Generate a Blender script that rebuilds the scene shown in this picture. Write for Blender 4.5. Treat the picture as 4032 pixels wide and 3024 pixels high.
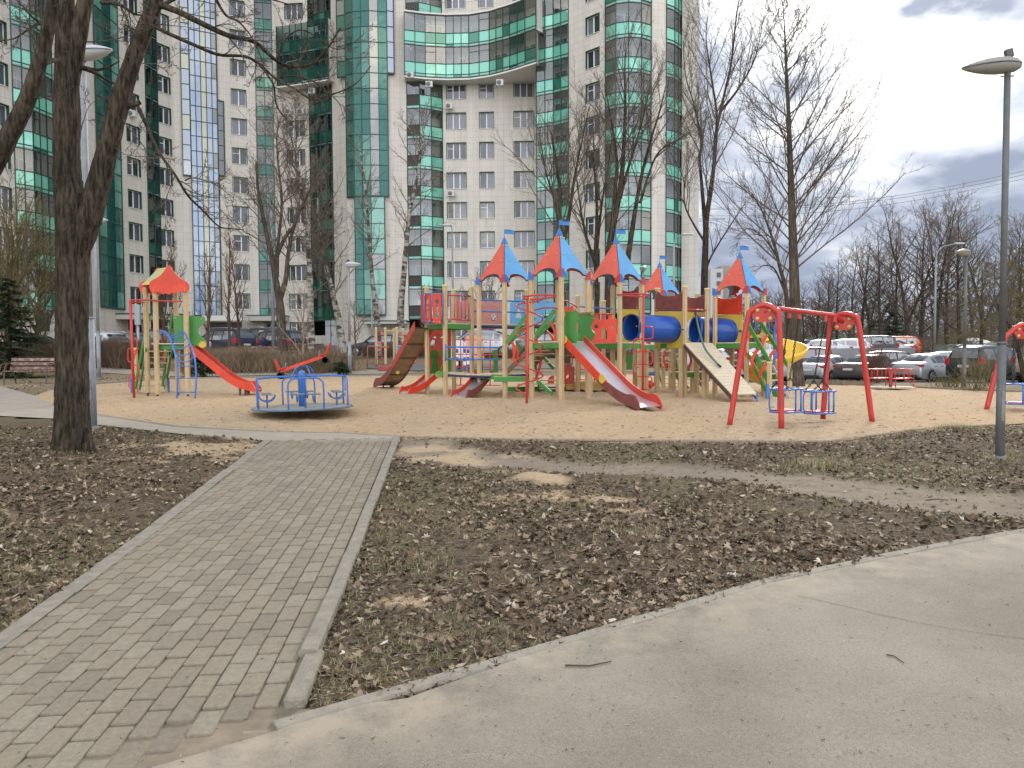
import bpy, bmesh, math, random
import numpy as np
from mathutils import Vector, Matrix, noise
from mathutils.geometry import tessellate_polygon
PI = math.pi
scene = bpy.context.scene
for _o in list(bpy.data.objects): bpy.data.objects.remove(_o)
COL = scene.collection
FOC = 3028.0                      # focal length in photograph pixels (4032 wide)
PITCH = math.atan(123.0 / FOC)
ROLL = 0.0056
CAM = Vector((0, 0, 1.5))
_f = Vector((0, math.cos(PITCH), -math.sin(PITCH)))
_r0 = Vector((1, 0, 0)); _u0 = Vector((0, math.sin(PITCH), math.cos(PITCH)))
_r = _r0 * math.cos(ROLL) - _u0 * math.sin(ROLL)
_u = _u0 * math.cos(ROLL) + _r0 * math.sin(ROLL)
cd = bpy.data.cameras.new('camera'); cam = bpy.data.objects.new('camera', cd); COL.objects.link(cam)
cd.sensor_width = 36.0; cd.lens = 36.0 * FOC / 4032.0; cd.clip_start = 0.05; cd.clip_end = 3000
M = Matrix((( _r.x, _u.x, -_f.x, CAM.x), (_r.y, _u.y, -_f.y, CAM.y), (_r.z, _u.z, -_f.z, CAM.z), (0, 0, 0, 1)))
cam.matrix_world = M
scene.camera = cam
SUN_AZ = math.radians(27); SUN_EL = math.radians(27)     # azimuth from +Y towards +X
sun_dir = Vector((math.sin(SUN_AZ) * math.cos(SUN_EL), math.cos(SUN_AZ) * math.cos(SUN_EL), math.sin(SUN_EL)))
ld = bpy.data.lights.new('sun', 'SUN'); ld.energy = 2.1; ld.angle = math.radians(10); ld.color = (1.0, 0.95, 0.87)
sun = bpy.data.objects.new('sun', ld); COL.objects.link(sun)
sun.rotation_euler = (-sun_dir).to_track_quat('-Z', 'Y').to_euler()
w = bpy.data.worlds.new('World'); scene.world = w; w.use_nodes = True
nt = w.node_tree; nt.nodes.clear()
def N(t, **kw):
 n = nt.nodes.new(t)
 for k, v in kw.items(): setattr(n, k, v)
 return n
def L(a, b): nt.links.new(a, b)
def wmath(op, a, b=None, clamp=False):
 n = N('ShaderNodeMath', operation=op); n.use_clamp = clamp
 for i, x in enumerate((a, b)):
  if x is None: continue
  if isinstance(x, (int, float)): n.inputs[i].default_value = x
  else: L(x, n.inputs[i])
 return n.outputs[0]
tc = N('ShaderNodeTexCoord'); sep = N('ShaderNodeSeparateXYZ'); L(tc.outputs['Generated'], sep.inputs[0])
zz = wmath('ADD', wmath('MAXIMUM', sep.outputs[2], 0.0), 0.22)
cx = wmath('DIVIDE', sep.outputs[0], zz); cy = wmath('DIVIDE', sep.outputs[1], zz)
comb = N('ShaderNodeCombineXYZ'); L(cx, comb.inputs[0]); L(cy, comb.inputs[1])
mapn = N('ShaderNodeMapping'); L(comb.outputs[0], mapn.inputs[0])
mapn.inputs['Location'].default_value = (9.1, 3.4, 0.0); mapn.inputs['Scale'].default_value = (1.0, 0.85, 1.0)
mapn.inputs['Rotation'].default_value = (0, 0, math.radians(-12))
n1 = N('ShaderNodeTexNoise'); n1.inputs['Scale'].default_value = 1.9; n1.inputs['Detail'].default_value = 9; n1.inputs['Roughness'].default_value = 0.52
n1.inputs['Distortion'].default_value = 0.25
L(mapn.outputs[0], n1.inputs['Vector'])
n2 = N('ShaderNodeTexNoise'); n2.inputs['Scale'].default_value = 5.5; n2.inputs['Detail'].default_value = 8; n2.inputs['Roughness'].default_value = 0.55
L(mapn.outputs[0], n2.inputs['Vector'])
cl = wmath('ADD', wmath('MULTIPLY', n1.outputs[0], 0.72), wmath('MULTIPLY', n2.outputs[0], 0.28))
dot = N('ShaderNodeVectorMath', operation='DOT_PRODUCT'); L(tc.outputs['Generated'], dot.inputs[0]); dot.inputs[1].default_value = tuple(sun_dir)
d0 = wmath('MAXIMUM', dot.outputs['Value'], 0.0)
cl = wmath('SUBTRACT', wmath('ADD', cl, 0.058), wmath('MULTIPLY', wmath('POWER', d0, 22.0), 0.045))
ramp = N('ShaderNodeValToRGB'); L(cl, ramp.inputs[0])
ramp.color_ramp.elements[0].position = 0.43; ramp.color_ramp.elements[0].color = (0.70, 0.71, 0.74, 1)
ramp.color_ramp.elements[1].position = 0.62; ramp.color_ramp.elements[1].color = (0.30, 0.345, 0.45, 1)
e = ramp.color_ramp.elements.new(0.50); e.color = (0.43, 0.48, 0.58, 1)
e = ramp.color_ramp.elements.new(0.56); e.color = (0.375, 0.425, 0.535, 1)
sky = N('ShaderNodeTexSky', sky_type='NISHITA'); sky.sun_disc = False
sky.sun_elevation = SUN_EL; sky.sun_rotation = SUN_AZ; sky.air_density = 1.0; sky.dust_density = 2.0
skm = N('ShaderNodeMixRGB', blend_type='MULTIPLY'); skm.inputs[0].default_value = 1; L(sky.outputs[0], skm.inputs[1]); skm.inputs[2].default_value = (0.10, 0.10, 0.10, 1)
gap = N('ShaderNodeMapRange'); L(cl, gap.inputs[0]); gap.inputs[1].default_value = 0.33; gap.inputs[2].default_value = 0.42
gap.inputs[3].default_value = 0.93; gap.inputs[4].default_value = 1.0
mx = N('ShaderNodeMixRGB'); L(gap.outputs[0], mx.inputs[0]); L(skm.outputs[0], mx.inputs[1]); L(ramp.outputs[0], mx.inputs[2])
thin = N('ShaderNodeMapRange'); L(cl, thin.inputs[0]); thin.inputs[1].default_value = 0.60; thin.inputs[2].default_value = 0.44
thin.inputs[3].default_value = 0.05; thin.inputs[4].default_value = 1.0
g1 = wmath('MULTIPLY', wmath('POWER', d0, 16.0), 0.18); g2 = wmath('MULTIPLY', wmath('POWER', d0, 60.0), 2.2)
glow = wmath('MULTIPLY', wmath('ADD', g1, g2), thin.outputs[0])
gc = N('ShaderNodeMixRGB', blend_type='MULTIPLY'); gc.inputs[0].default_value = 1; gc.inputs[1].default_value = (1.0, 0.97, 0.90, 1)
L(glow, gc.inputs[2])
add = N('ShaderNodeMixRGB', blend_type='ADD'); add.inputs[0].default_value = 1; L(mx.outputs[0], add.inputs[1]); L(gc.outputs[0], add.inputs[2])
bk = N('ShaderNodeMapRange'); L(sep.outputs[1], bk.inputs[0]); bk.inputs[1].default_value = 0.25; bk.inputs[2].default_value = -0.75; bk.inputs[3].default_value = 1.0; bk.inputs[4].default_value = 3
bm_ = N('ShaderNodeMixRGB', blend_type='MULTIPLY'); bm_.inputs[0].default_value = 1; L(add.outputs[0], bm_.inputs[1]); bk3 = N('ShaderNodeMixRGB'); bkf = N('ShaderNodeMapRange'); L(sep.outputs[1], bkf.inputs[0]); bkf.inputs[1].default_value = 0.25; bkf.inputs[2].default_value = -0.75; L(bkf.outputs[0], bk3.inputs[0]); bk3.inputs[1].default_value = (1, 1, 1, 1); bk3.inputs[2].default_value = (4.3, 3.95, 3.4, 1); L(bk3.outputs[0], bm_.inputs[2])  # unseen sky behind the camera brightened and warmed as added fill for the facade
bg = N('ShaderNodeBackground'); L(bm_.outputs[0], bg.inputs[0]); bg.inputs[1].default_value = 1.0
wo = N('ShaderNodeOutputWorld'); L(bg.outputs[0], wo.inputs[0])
scene.view_settings.view_transform = 'Standard'; scene.view_settings.look = 'None'
scene.view_settings.exposure = 0.38; scene.view_settings.gamma = 1.0
scene.render.engine = 'CYCLES'
scene.cycles.max_bounces = 6; scene.cycles.diffuse_bounces = 3; scene.cycles.glossy_bounces = 3
scene.cycles.transparent_max_bounces = 12; scene.cycles.transmission_bounces = 4
scene.cycles.use_denoising = True
scene.cycles.caustics_reflective = False; scene.cycles.caustics_refractive = False
def ray(u, v): return _f * FOC + _r * (u - 2016) - _u * (v - 1512)
def at(u, v, Y):
 d = ray(u, v); return CAM + d * (Y / d.y)
DL = ([-20, 0, 15, 24, 31, 39, 50, 74, 80, 3000], [1.5, 1.5, 1.08, .98, .86, .30, .22, .02, 0, 0])
DR = ([-20, 0, 15, 25, 44, 52, 58, 75, 3000], [1.5, 1.5, 1.08, 1.22, 1.75, 1.40, .62, .5, .5])
def sstep(a, b, x):
 t = min(1, max(0, (x - a) / (b - a))); return t * t * (3 - 2 * t)
def terr(x, y):
 d = float(np.interp(y, *DL))
 if y > 15:
  t = sstep(.10, .30, x / y)
  if t > 0: d = d * (1 - t) + float(np.interp(y, *DR)) * t
 return 1.5 - d
def ground(u, v):
 d = ray(u, v); d = d / d.y
 lo, hi = 0.5, 0.5
 while hi < 400:
  p = CAM + d * hi
  if p.z < terr(p.x, p.y): break
  lo = hi; hi += 0.5
 for _ in range(24):
  m = (lo + hi) / 2; p = CAM + d * m
  if p.z < terr(p.x, p.y): hi = m
  else: lo = m
 p = CAM + d * hi
 return Vector((p.x, p.y, terr(p.x, p.y)))
def onplane(a, b):
 """a, b: (u, Y) columns; returns f(u, v) -> point on the vertical plane through both."""
 A = at(a[0], 1389, a[1]); B = at(b[0], 1389, b[1])
 n = Vector((-(B.y - A.y), B.x - A.x, 0)).normalized()
 def f(u, v):
  d = ray(u, v); t = (A - CAM).dot(n) / d.dot(n); return CAM + d * t
 f.n = n if n.y > 0 else -n
 return f
MATS = {}
def mat(name, color=(.5, .5, .5), rough=.6, metal=0.0, spec=.5, noise_amt=0.0, nscale=8.0, bump=0.0, bscale=40.0, color2=None, coat=0.0, detail=4, thr=None):
 if name in MATS: return MATS[name]
 m = bpy.data.materials.new(name); m.use_nodes = True; t = m.node_tree; b = t.nodes['Principled BSDF']
 b.inputs['Base Color'].default_value = (*color, 1); b.inputs['Roughness'].default_value = rough
 b.inputs['Metallic'].default_value = metal; b.inputs['Specular IOR Level'].default_value = spec
 if coat: b.inputs['Coat Weight'].default_value = coat; b.inputs['Coat Roughness'].default_value = 0.06
 g = None
 if noise_amt or color2 or bump: g = t.nodes.new('ShaderNodeNewGeometry')
 if noise_amt or color2:
  n = t.nodes.new('ShaderNodeTexNoise'); n.inputs['Scale'].default_value = nscale; n.inputs['Detail'].default_value = detail
  n.inputs['Roughness'].default_value = .62
  t.links.new(g.outputs['Position'], n.inputs['Vector'])
  r = t.nodes.new('ShaderNodeValToRGB'); t.links.new(n.outputs[0], r.inputs[0])
  lo, hi = thr or (.3, .7)
  r.color_ramp.elements[0].position = lo; r.color_ramp.elements[1].position = hi
  c2 = color2 or tuple(min(1, c * (1 + noise_amt)) for c in color)
  c1 = color if color2 else tuple(c * (1 - noise_amt) for c in color)
  r.color_ramp.elements[0].color = (*c1, 1); r.color_ramp.elements[1].color = (*c2, 1)
  t.links.new(r.outputs[0], b.inputs['Base Color'])
 if bump:
  n = t.nodes.new('ShaderNodeTexNoise'); n.inputs['Scale'].default_value = bscale; n.inputs['Detail'].default_value = 6
  t.links.new(g.outputs['Position'], n.inputs['Vector'])
  bp = t.nodes.new('ShaderNodeBump'); bp.inputs['Strength'].default_value = bump; bp.inputs['Distance'].default_value = .02
  t.links.new(n.outputs[0], bp.inputs['Height']); t.links.new(bp.outputs[0], b.inputs['Normal'])
 MATS[name] = m; return m
def glassmat(name, tint, refl=.25, rough=.02, gcol=(1, 1, 1)):
 if name in MATS: return MATS[name]
 m = bpy.data.materials.new(name); m.use_nodes = True; t = m.node_tree; t.nodes.clear()
 tr = t.nodes.new('ShaderNodeBsdfTransparent'); tr.inputs[0].default_value = (*tint, 1)
 gl = t.nodes.new('ShaderNodeBsdfGlossy'); gl.inputs['Roughness'].default_value = rough; gl.inputs[0].default_value = (*gcol, 1)
 fr = t.nodes.new('ShaderNodeLayerWeight'); fr.inputs[0].default_value = .35
 mr = t.nodes.new('ShaderNodeMapRange'); mr.inputs[3].default_value = refl; mr.inputs[4].default_value = .9
 t.links.new(fr.outputs['Fresnel'], mr.inputs[0])
 mx = t.nodes.new('ShaderNodeMixShader'); t.links.new(mr.outputs[0], mx.inputs[0])
 t.links.new(tr.outputs[0], mx.inputs[1]); t.links.new(gl.outputs[0], mx.inputs[2])
 o = t.nodes.new('ShaderNodeOutputMaterial'); t.links.new(mx.outputs[0], o.inputs[0])
 MATS[name] = m; return m
class MB:
 def __init__(s): s.v = []; s.f = []; s.mi = []; s.uv = []; s.sm = []
 def face(s, pts, mi=0, uv=None, sm=False):
  b = len(s.v); s.v += [tuple(p) for p in pts]; s.f.append(tuple(range(b, b + len(pts)))); s.mi.append(mi); s.sm.append(sm)
  s.uv.append(uv or [(0, 0)] * len(pts))
 def faces(s, vs, fs, mi=0, sm=False):
  b = len(s.v); s.v += [tuple(p) for p in vs]
  for f in fs:
   s.f.append(tuple(b + i for i in f)); s.mi.append(mi); s.sm.append(sm); s.uv.append([(0, 0)] * len(f))
 def box(s, c, size, rz=0.0, mi=0, R=None):
  hx, hy, hz = size[0] / 2, size[1] / 2, size[2] / 2
  Rm = R if R is not None else Matrix.Rotation(rz, 3, 'Z')
  c = Vector(c)
  vs = [c + Rm @ Vector((x * hx, y * hy, z * hz)) for z in (-1, 1) for y in (-1, 1) for x in (-1, 1)]
  s.faces(vs, [(0, 2, 3, 1), (4, 5, 7, 6), (0, 1, 5, 4), (2, 6, 7, 3), (0, 4, 6, 2), (1, 3, 7, 5)], mi)
 def cbox(s, c, size, ch=.01, rz=0.0, mi=0, R=None):
  """box with chamfered vertical and top edges"""
  hx, hy, hz = size[0] / 2, size[1] / 2, size[2] / 2
  Rm = R if R is not None else Matrix.Rotation(rz, 3, 'Z'); c = Vector(c)
  def ring(z, o): return [c + Rm @ Vector(p) for p in ((-hx + ch + o, -hy + o, z), (hx - ch - o, -hy + o, z), (hx - o, -hy + ch + o, z), (hx - o, hy - ch - o, z), (hx - ch - o, hy - o, z), (-hx + ch + o, hy - o, z), (-hx + o, hy - ch - o, z), (-hx + o, -hy + ch + o, z))]
  r = [ring(-hz, ch * .6), ring(-hz + ch, 0), ring(hz - ch, 0), ring(hz, ch * .6)]
  vs = [p for q in r for p in q]; fs = [tuple(range(7, -1, -1)), tuple(range(24, 32))]
  for k in range(3):
   for i in range(8): j = (i + 1) % 8; fs.append((k * 8 + i, k * 8 + j, k * 8 + 8 + j, k * 8 + 8 + i))
  s.faces(vs, fs, mi)
 def beam(s, a, b, wd, ht, mi=0):
  """rectangular bar from a to b: wd across (horizontal), ht the other way"""
  a = Vector(a); b = Vector(b); d = (b - a).normalized()
  side = d.cross(Vector((0, 0, 1)))
  if side.length < 1e-4: side = Vector((1, 0, 0))
  side.normalize(); up = side.cross(d).normalized()
  vs = []
  for p in (a, b):
   for sx, sy in ((-1, -1), (1, -1), (1, 1), (-1, 1)): vs.append(p + side * (sx * wd / 2) + up * (sy * ht / 2))
  s.faces(vs, [(0, 1, 2, 3), (7, 6, 5, 4), (0, 4, 5, 1), (1, 5, 6, 2), (2, 6, 7, 3), (3, 7, 4, 0)], mi)
 def tube(s, pts, r, n=8, mi=0, cap=True, sm=True):
  pts = [Vector(p) for p in pts]
  k = len(pts)
  if k < 2: return
  rr = r if hasattr(r, '__len__') else [r] * k
  vs = []; prev = None
  for i, p in enumerate(pts):
   t = (pts[min(i + 1, k - 1)] - pts[max(i - 1, 0)])
   if t.length < 1e-9: t = Vector((0, 0, 1))
   t.normalize()
   if prev is None:
    a = Vector((0, 0, 1)) if abs(t.z) < .9 else Vector((1, 0, 0))
    prev = t.cross(a).normalized()
   prev = (prev - t * prev.dot(t))
   if prev.length < 1e-6: prev = t.orthogonal()
   prev.normalize(); b2 = t.cross(prev)
   for j in range(n):
    an = 2 * PI * j / n; vs.append(p + (prev * math.cos(an) + b2 * math.sin(an)) * rr[i])
  fs = []
  for i in range(k - 1):
   for j in range(n):
    j2 = (j + 1) % n; fs.append((i * n + j, i * n + j2, (i + 1) * n + j2, (i + 1) * n + j))
  if cap: fs.append(tuple(range(n - 1, -1, -1))); fs.append(tuple((k - 1) * n + j for j in range(n)))
  s.faces(vs, fs, mi, sm)
 def lathe(s, c, prof, n=16, mi=0, R=None, sm=True):
  c = Vector(c); Rm = R if R is not None else Matrix.Identity(3); vs = []
  for (r, z) in prof:
   for j in range(n):
    an = 2 * PI * j / n; vs.append(c + Rm @ Vector((r * math.cos(an), r * math.sin(an), z)))
  fs = []
  for i in range(len(prof) - 1):
   for j in range(n):
    j2 = (j + 1) % n; fs.append((i * n + j, i * n + j2, (i + 1) * n + j2, (i + 1) * n + j))
  fs.append(tuple(range(n - 1, -1, -1))); fs.append(tuple((len(prof) - 1) * n + j for j in range(n)))
  s.faces(vs, fs, mi, sm)
 def plate(s, outer, nrm, th, holes=(), mi=0, mi_edge=None):
  """flat plate from a 3-D outline (and holes), thickness th along nrm, centred"""
  nrm = Vector(nrm).normalized() * (th / 2)
  loops = [[Vector(p) for p in outer]] + [[Vector(p) for p in h] for h in holes]
  flat = [p for l in loops for p in l]; tri = tessellate_polygon(loops)
  n = len(flat); vs = [p + nrm for p in flat] + [p - nrm for p in flat]; fs = []
  for t in tri:
   a, b, c_ = (flat[i] for i in t)
   if (b - a).cross(c_ - a).dot(nrm) < 0: t = (t[0], t[2], t[1])
   fs.append(tuple(t)); fs.append((t[0] + n, t[2] + n, t[1] + n))
  s.faces(vs, fs, mi)
  es = []; o = 0
  for l in loops:
   k = len(l)
   for i in range(k): j = (i + 1) % k; es.append((o + i, o + j, o + j + n, o + i + n))
   o += k
  s.faces(vs, es, mi if mi_edge is None else mi_edge)
 def build(s, name, mats, parent=None, bevel=0):
  me = bpy.data.meshes.new(name)
  me.from_pydata(s.v, [], s.f)
  ms = mats if isinstance(mats, (list, tuple)) else [mats]
  for m in ms: me.materials.append(m)
  me.polygons.foreach_set('material_index', s.mi); me.polygons.foreach_set('use_smooth', s.sm)
  uvl = me.uv_layers.new(name='UVMap'); flat = [c for f in s.uv for uv in f for c in uv]; uvl.data.foreach_set('uv', flat)
  me.update(); me.validate()
  o = bpy.data.objects.new(name, me); COL.objects.link(o)
  if parent is not None:
   o.parent = parent
   par = parent
   tot = Matrix.Identity(4)
   while par is not None: tot = par.matrix_basis @ tot; par = par.parent
   if not getattr(s, 'local', False): me.transform(tot.inverted())
  return o
class LMB(MB):
 local = True
def fix_normals(o):
 bm = bmesh.new(); bm.from_mesh(o.data); bmesh.ops.remove_doubles(bm, verts=bm.verts, dist=1e-5); bmesh.ops.recalc_face_normals(bm, faces=bm.faces); bm.to_mesh(o.data); bm.free()
def tag(o, label=None, cat=None, group=None, kind=None):
 if label: o['label'] = label
 if cat: o['category'] = cat
 if group: o['group'] = group
 if kind: o['kind'] = kind
 return o
def thing(name, label, cat, loc=(0, 0, 0), rz=0.0, group=None):
 o = bpy.data.objects.new(name, None); COL.objects.link(o); o.location = loc; o.rotation_euler = (0, 0, rz)
 o.empty_display_size = .2
 o.matrix_basis = Matrix.Translation(Vector(loc)) @ Matrix.Rotation(rz, 4, 'Z')
 return tag(o, label, cat, group)
def structure(name, mb, mats, label=None):
 o = mb.build(name, mats); o['kind'] = 'structure'
 return o
def copy_tree(o, parent=None):
 c = o.copy(); COL.objects.link(c); c.parent = parent
 for ch in [x for x in bpy.data.objects if x.parent == o]: copy_tree(ch, c)
 return c
def smooth_pts(pts, n=6):
 """Catmull-Rom through the points"""
 P = [Vector(p) for p in pts]; out = []
 for i in range(len(P) - 1):
  p0 = P[max(i - 1, 0)]; p1 = P[i]; p2 = P[i + 1]; p3 = P[min(i + 2, len(P) - 1)]
  for k in range(n):
   t = k / n
   out.append(.5 * ((2 * p1) + (p2 - p0) * t + (2 * p0 - 5 * p1 + 4 * p2 - p3) * t * t + (3 * p1 - p0 - 3 * p2 + p3) * t ** 3))
 out.append(P[-1]); return out
# ================================================================== GROUND
rng = random.Random(11)
def G2(u, v): p = ground(u, v); return (p.x, p.y)
SAND = [(218,1598),(137,1558),(200,1535),(390,1512),(700,1492),(1000,1488),(1300,1483),(1640,1478),(2000,1480),(2300,1478),(2600,1480),(2850,1488),(3100,1512),(3400,1518),(3600,1527),(3770,1535),(4032,1545),(4600,1572),
  (4600,1652),(4032,1667),(3964,1671),(3721,1678),(3447,1712),(3356,1731),(3235,1740),(2950,1738),(2688,1736),(2316,1736),(1769,1725),(1575,1719),(1344,1705),(1030,1700),(692,1680),(392,1635)]
ASPH = [(420,3200),(600,3024),(665,3006),(1093,2879),(1344,2788),(1604,2752),(2187,2543),(2552,2448),(2990,2306),(3463,2206),(4032,2096),(4700,1985)]
PATH = [(1575,1722),(1344,2360),(1171,2786)]
LEFTE = [(1045,1735),(560,2100),(0,2512),(-560,2920)]
TRAIL_U = [(1575,1728),(1769,1742),(2011,1797),(2316,1822),(2688,1828),(3235,1871),(3721,1925),(4032,1937),(4600,1975)]
TRAIL_L = [(1556,1775),(1648,1810),(1890,1840),(2255,1858),(2688,1886),(2992,1913),(3356,1980),(3600,2004),(4032,2035),(4600,2100)]
CROSS_T = [(-500,1530),(0,1520),(137,1558),(218,1598),(392,1635),(692,1680),(1030,1700),(1344,1705),(1575,1719)]
CROSS_B = [(1575,1740),(1300,1742),(1048,1736),(729,1711),(392,1674),(214,1649),(0,1638),(-600,1625)]
poly_sand = [G2(*p) for p in SAND]
a_edge = [G2(*p) for p in ASPH]
poly_asph = a_edge + [(30, 5), (30, -12), (-12, -12), (-6, -2)]
p_r = [G2(*p) for p in PATH]; p_l = [G2(*p) for p in LEFTE]
dirn = Vector((p_r[1][0] - p_r[0][0], p_r[1][1] - p_r[0][1])).normalized()
poly_path = [p_r[0], p_r[1], p_r[2]] + [a_edge[4], a_edge[3], a_edge[2], a_edge[1], a_edge[0], (-6, -2)] + [p_l[3], p_l[2], p_l[1], p_l[0]]
poly_cross = [G2(*p) for p in CROSS_T] + [G2(*p) for p in CROSS_B]
poly_trail = [G2(*p) for p in TRAIL_U] + [G2(*p) for p in reversed(TRAIL_L)]
def inpoly(x, y, P):
 c = False; n = len(P); j = n - 1
 for i in range(n):
  xi, yi = P[i]; xj, yj = P[j]
  if (yi > y) != (yj > y) and x < (xj - xi) * (y - yi) / (yj - yi) + xi: c = not c
  j = i
 return c
def segdist(x, y, P, closed=True):
 best = 1e9; n = len(P)
 for i in range(n if closed else n - 1):
  ax, ay = P[i]; bx, by = P[(i + 1) % n]; dx, dy = bx - ax, by - ay
  t = max(0, min(1, ((x - ax) * dx + (y - ay) * dy) / (dx * dx + dy * dy + 1e-12)))
  best = min(best, math.hypot(x - ax - t * dx, y - ay - t * dy))
 return best
HARD = [poly_sand, poly_asph, poly_path, poly_cross]
def sd(x, y, P):
 d = segdist(x, y, P); return -d if inpoly(x, y, P) else d
def nz(x, y, s, o=0.0): return noise.noise(Vector((x * s + o, y * s - o, o * .7)))
def soil_h(x, y):
 """soil relief above the base level, easing to the kerbs"""
 h = .035 * nz(x, y, .9, 3) + .022 * nz(x, y, 3.1, 7) + .012 * nz(x, y, 9, 1)
 return h
SPILL = [(G2(1250, 1790), 0), ]
spills = [(G2(830, 1765), 1.0, .22), (G2(1000, 1755), .55, .2), (G2(2130, 1890), .32, .25), (G2(1990, 1860), .3, .15), (G2(2090, 1960), .22, .12), (G2(1960, 1990), .16, .1), (G2(2480, 2020), .15, .1), (G2(2400, 1975), .18, .1),
   (G2(1560, 2380), .10, .08), (G2(1720, 2520), .10, .08), (G2(1800, 1800), .5, .12), (G2(1680, 1770), .4, .12)]
def zone(x, y):
 """0 soil .. returns (trail, sand, grass) weights"""
 n = .16 * nz(x, y, 2.2, 5) + .08 * nz(x, y, 7, 9)
 dt = sd(x, y, poly_trail); tr = sstep(.16, -.14, dt + n * 1.1) if y < 16 else 0
 s = 0
 for (cx_, cy_), R_, _ in spills:
  dd = math.hypot((x - cx_) * (.6), (y - cy_)) / R_
  s = max(s, sstep(1.15, .45, dd * 1.3 + n * 7))
 ds = sd(x, y, poly_sand)
 s = max(s, sstep(.28, 0, ds + n * 1.3) * .9)
 da = segdist(x, y, a_edge, False)
 s = max(s, .5 * sstep(.10, .0, da + n * .4))
 g = sstep(-.02, .22, nz(x, y, .55, 21) + .5 * nz(x, y, 2.3, 33) + (.12 if x < -2 else 0))
 return tr, s, g
def drape(poly, off, mat_, name, res=.5, lift=None):
 bm = bmesh.new(); vs = [bm.verts.new((x, y, 0)) for x, y in poly]
 f = bm.faces.new(vs); bmesh.ops.triangulate(bm, faces=[f])
 xs = [p[0] for p in poly]; ys = [p[1] for p in poly]
 for ax, lo, hi in ((0, min(xs), max(xs)), (1, min(ys), max(ys))):
  k = math.ceil(lo / res) * res
  while k < hi:
   co = (k, 0, 0) if ax == 0 else (0, k, 0); no = (1, 0, 0) if ax == 0 else (0, 1, 0)
   bmesh.ops.bisect_plane(bm, geom=bm.verts[:] + bm.edges[:] + bm.faces[:], plane_co=co, plane_no=no); k += res
 for v in bm.verts: v.co.z = terr(v.co.x, v.co.y) + off + (lift(v.co.x, v.co.y) if lift else 0)
 bmesh.ops.recalc_face_normals(bm, faces=bm.faces)
 for f in bm.faces:
  if f.normal.z < 0: f.normal_flip()
  f.smooth = True
 me = bpy.data.meshes.new(name); bm.to_mesh(me); bm.free(); me.materials.append(mat_)
 o = bpy.data.objects.new(name, me); COL.objects.link(o); o['kind'] = 'structure'; return o
def lin(a, b, s): return list(np.arange(a, b, s))
gx = [-1500, -700, -350, -200, -140, -100, -75] + lin(-60, -16, 2.0) + lin(-16, -9.6, .5) + lin(-9.6, 8, .08) + lin(8, 16, .4) + lin(16, 60, 2.0) + [60, 80, 110, 150, 220, 400, 800, 1500]
gy = [-600, -200, -60, -20, -5, 0] + lin(1.5, 12.5, .075) + lin(12.5, 20, .35) + lin(20, 60, 1.0) + lin(60, 100, 4) + [100, 130, 180, 260, 400, 800, 1600]
nx, ny = len(gx), len(gy); V = []; W = []
for j, y in enumerate(gy):
 for i, x in enumerate(gx):
  z = terr(x, y); tr = s = g = 0
  near = (-10 < x < 12 and 1 < y < 13)
  if near:
   hard = min(0, 0); inside = False
   for P in HARD:
    if inpoly(x, y, P): inside = True; break
   if inside: z -= .05 if not (P is poly_sand and segdist(x, y, P) > .5) else .22
   else:
    tr, s, g = zone(x, y)
    d = min(segdist(x, y, poly_asph), segdist(x, y, poly_path), segdist(x, y, poly_sand), .4) / .4
    z += (soil_h(x, y) * (1 - .6 * tr) + .012) * d - .012 * (1 - d) - .03 * tr * d
    for (cx_, cy_), R_, hh in spills[2:3]:
     dd = math.hypot(x - cx_, y - cy_) / (R_ * 1.1)
     if dd < 1: z += .05 * (1 - dd * dd)
  else:
   z -= .22 if any(inpoly(x, y, P) and segdist(x, y, P) > .5 for P in HARD[:1]) else (.05 if any(inpoly(x, y, P) for P in HARD) else 0.0)
   g = .6; s = (.35 + .3 * nz(x, y, .25, 3)) if 15 < y < 40 else 0
  V.append((x, y, z)); W.append((tr, s, g, 1))
F = [(j * nx + i, j * nx + i + 1, (j + 1) * nx + i + 1, (j + 1) * nx + i) for j in range(ny - 1) for i in range(nx - 1)]
me = bpy.data.meshes.new('ground'); me.from_pydata(V, [], F); me.polygons.foreach_set('use_smooth', [True] * len(F))
ca = me.color_attributes.new('zones', 'FLOAT_COLOR', 'POINT'); ca.data.foreach_set('color', [c for w_ in W for c in w_])
gm = bpy.data.materials.new('soil'); gm.use_nodes = True; t = gm.node_tree; b = t.nodes['Principled BSDF']; b.inputs['Roughness'].default_value = .95; b.inputs['Specular IOR Level'].default_value = .15
def TN(t, ty, **kw):
 n = t.nodes.new(ty)
 for k, v in kw.items(): setattr(n, k, v)
 return n
def noise_col(t, scale, c1, c2, lo=.35, hi=.65, detail=8, vec=None, rough=.65):
 n = TN(t, 'ShaderNodeTexNoise'); n.inputs['Scale'].default_value = scale; n.inputs['Detail'].default_value = detail; n.inputs['Roughness'].default_value = rough
 g = TN(t, 'ShaderNodeNewGeometry'); t.links.new(vec or g.outputs['Position'], n.inputs['Vector'])
 r = TN(t, 'ShaderNodeValToRGB'); t.links.new(n.outputs[0], r.inputs[0]); r.color_ramp.elements[0].position = lo; r.color_ramp.elements[1].position = hi
 r.color_ramp.elements[0].color = (*c1, 1); r.color_ramp.elements[1].color = (*c2, 1); return r.outputs[0], n.outputs[0]
def mixc(t, fac, a, b_):
 m = TN(t, 'ShaderNodeMixRGB')
 if isinstance(fac, float): m.inputs[0].default_value = fac
 else: t.links.new(fac, m.inputs[0])
 for i, x in ((1, a), (2, b_)):
  if isinstance(x, tuple): m.inputs[i].default_value = (*x, 1)
  else: t.links.new(x, m.inputs[i])
 return m.outputs[0]
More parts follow.
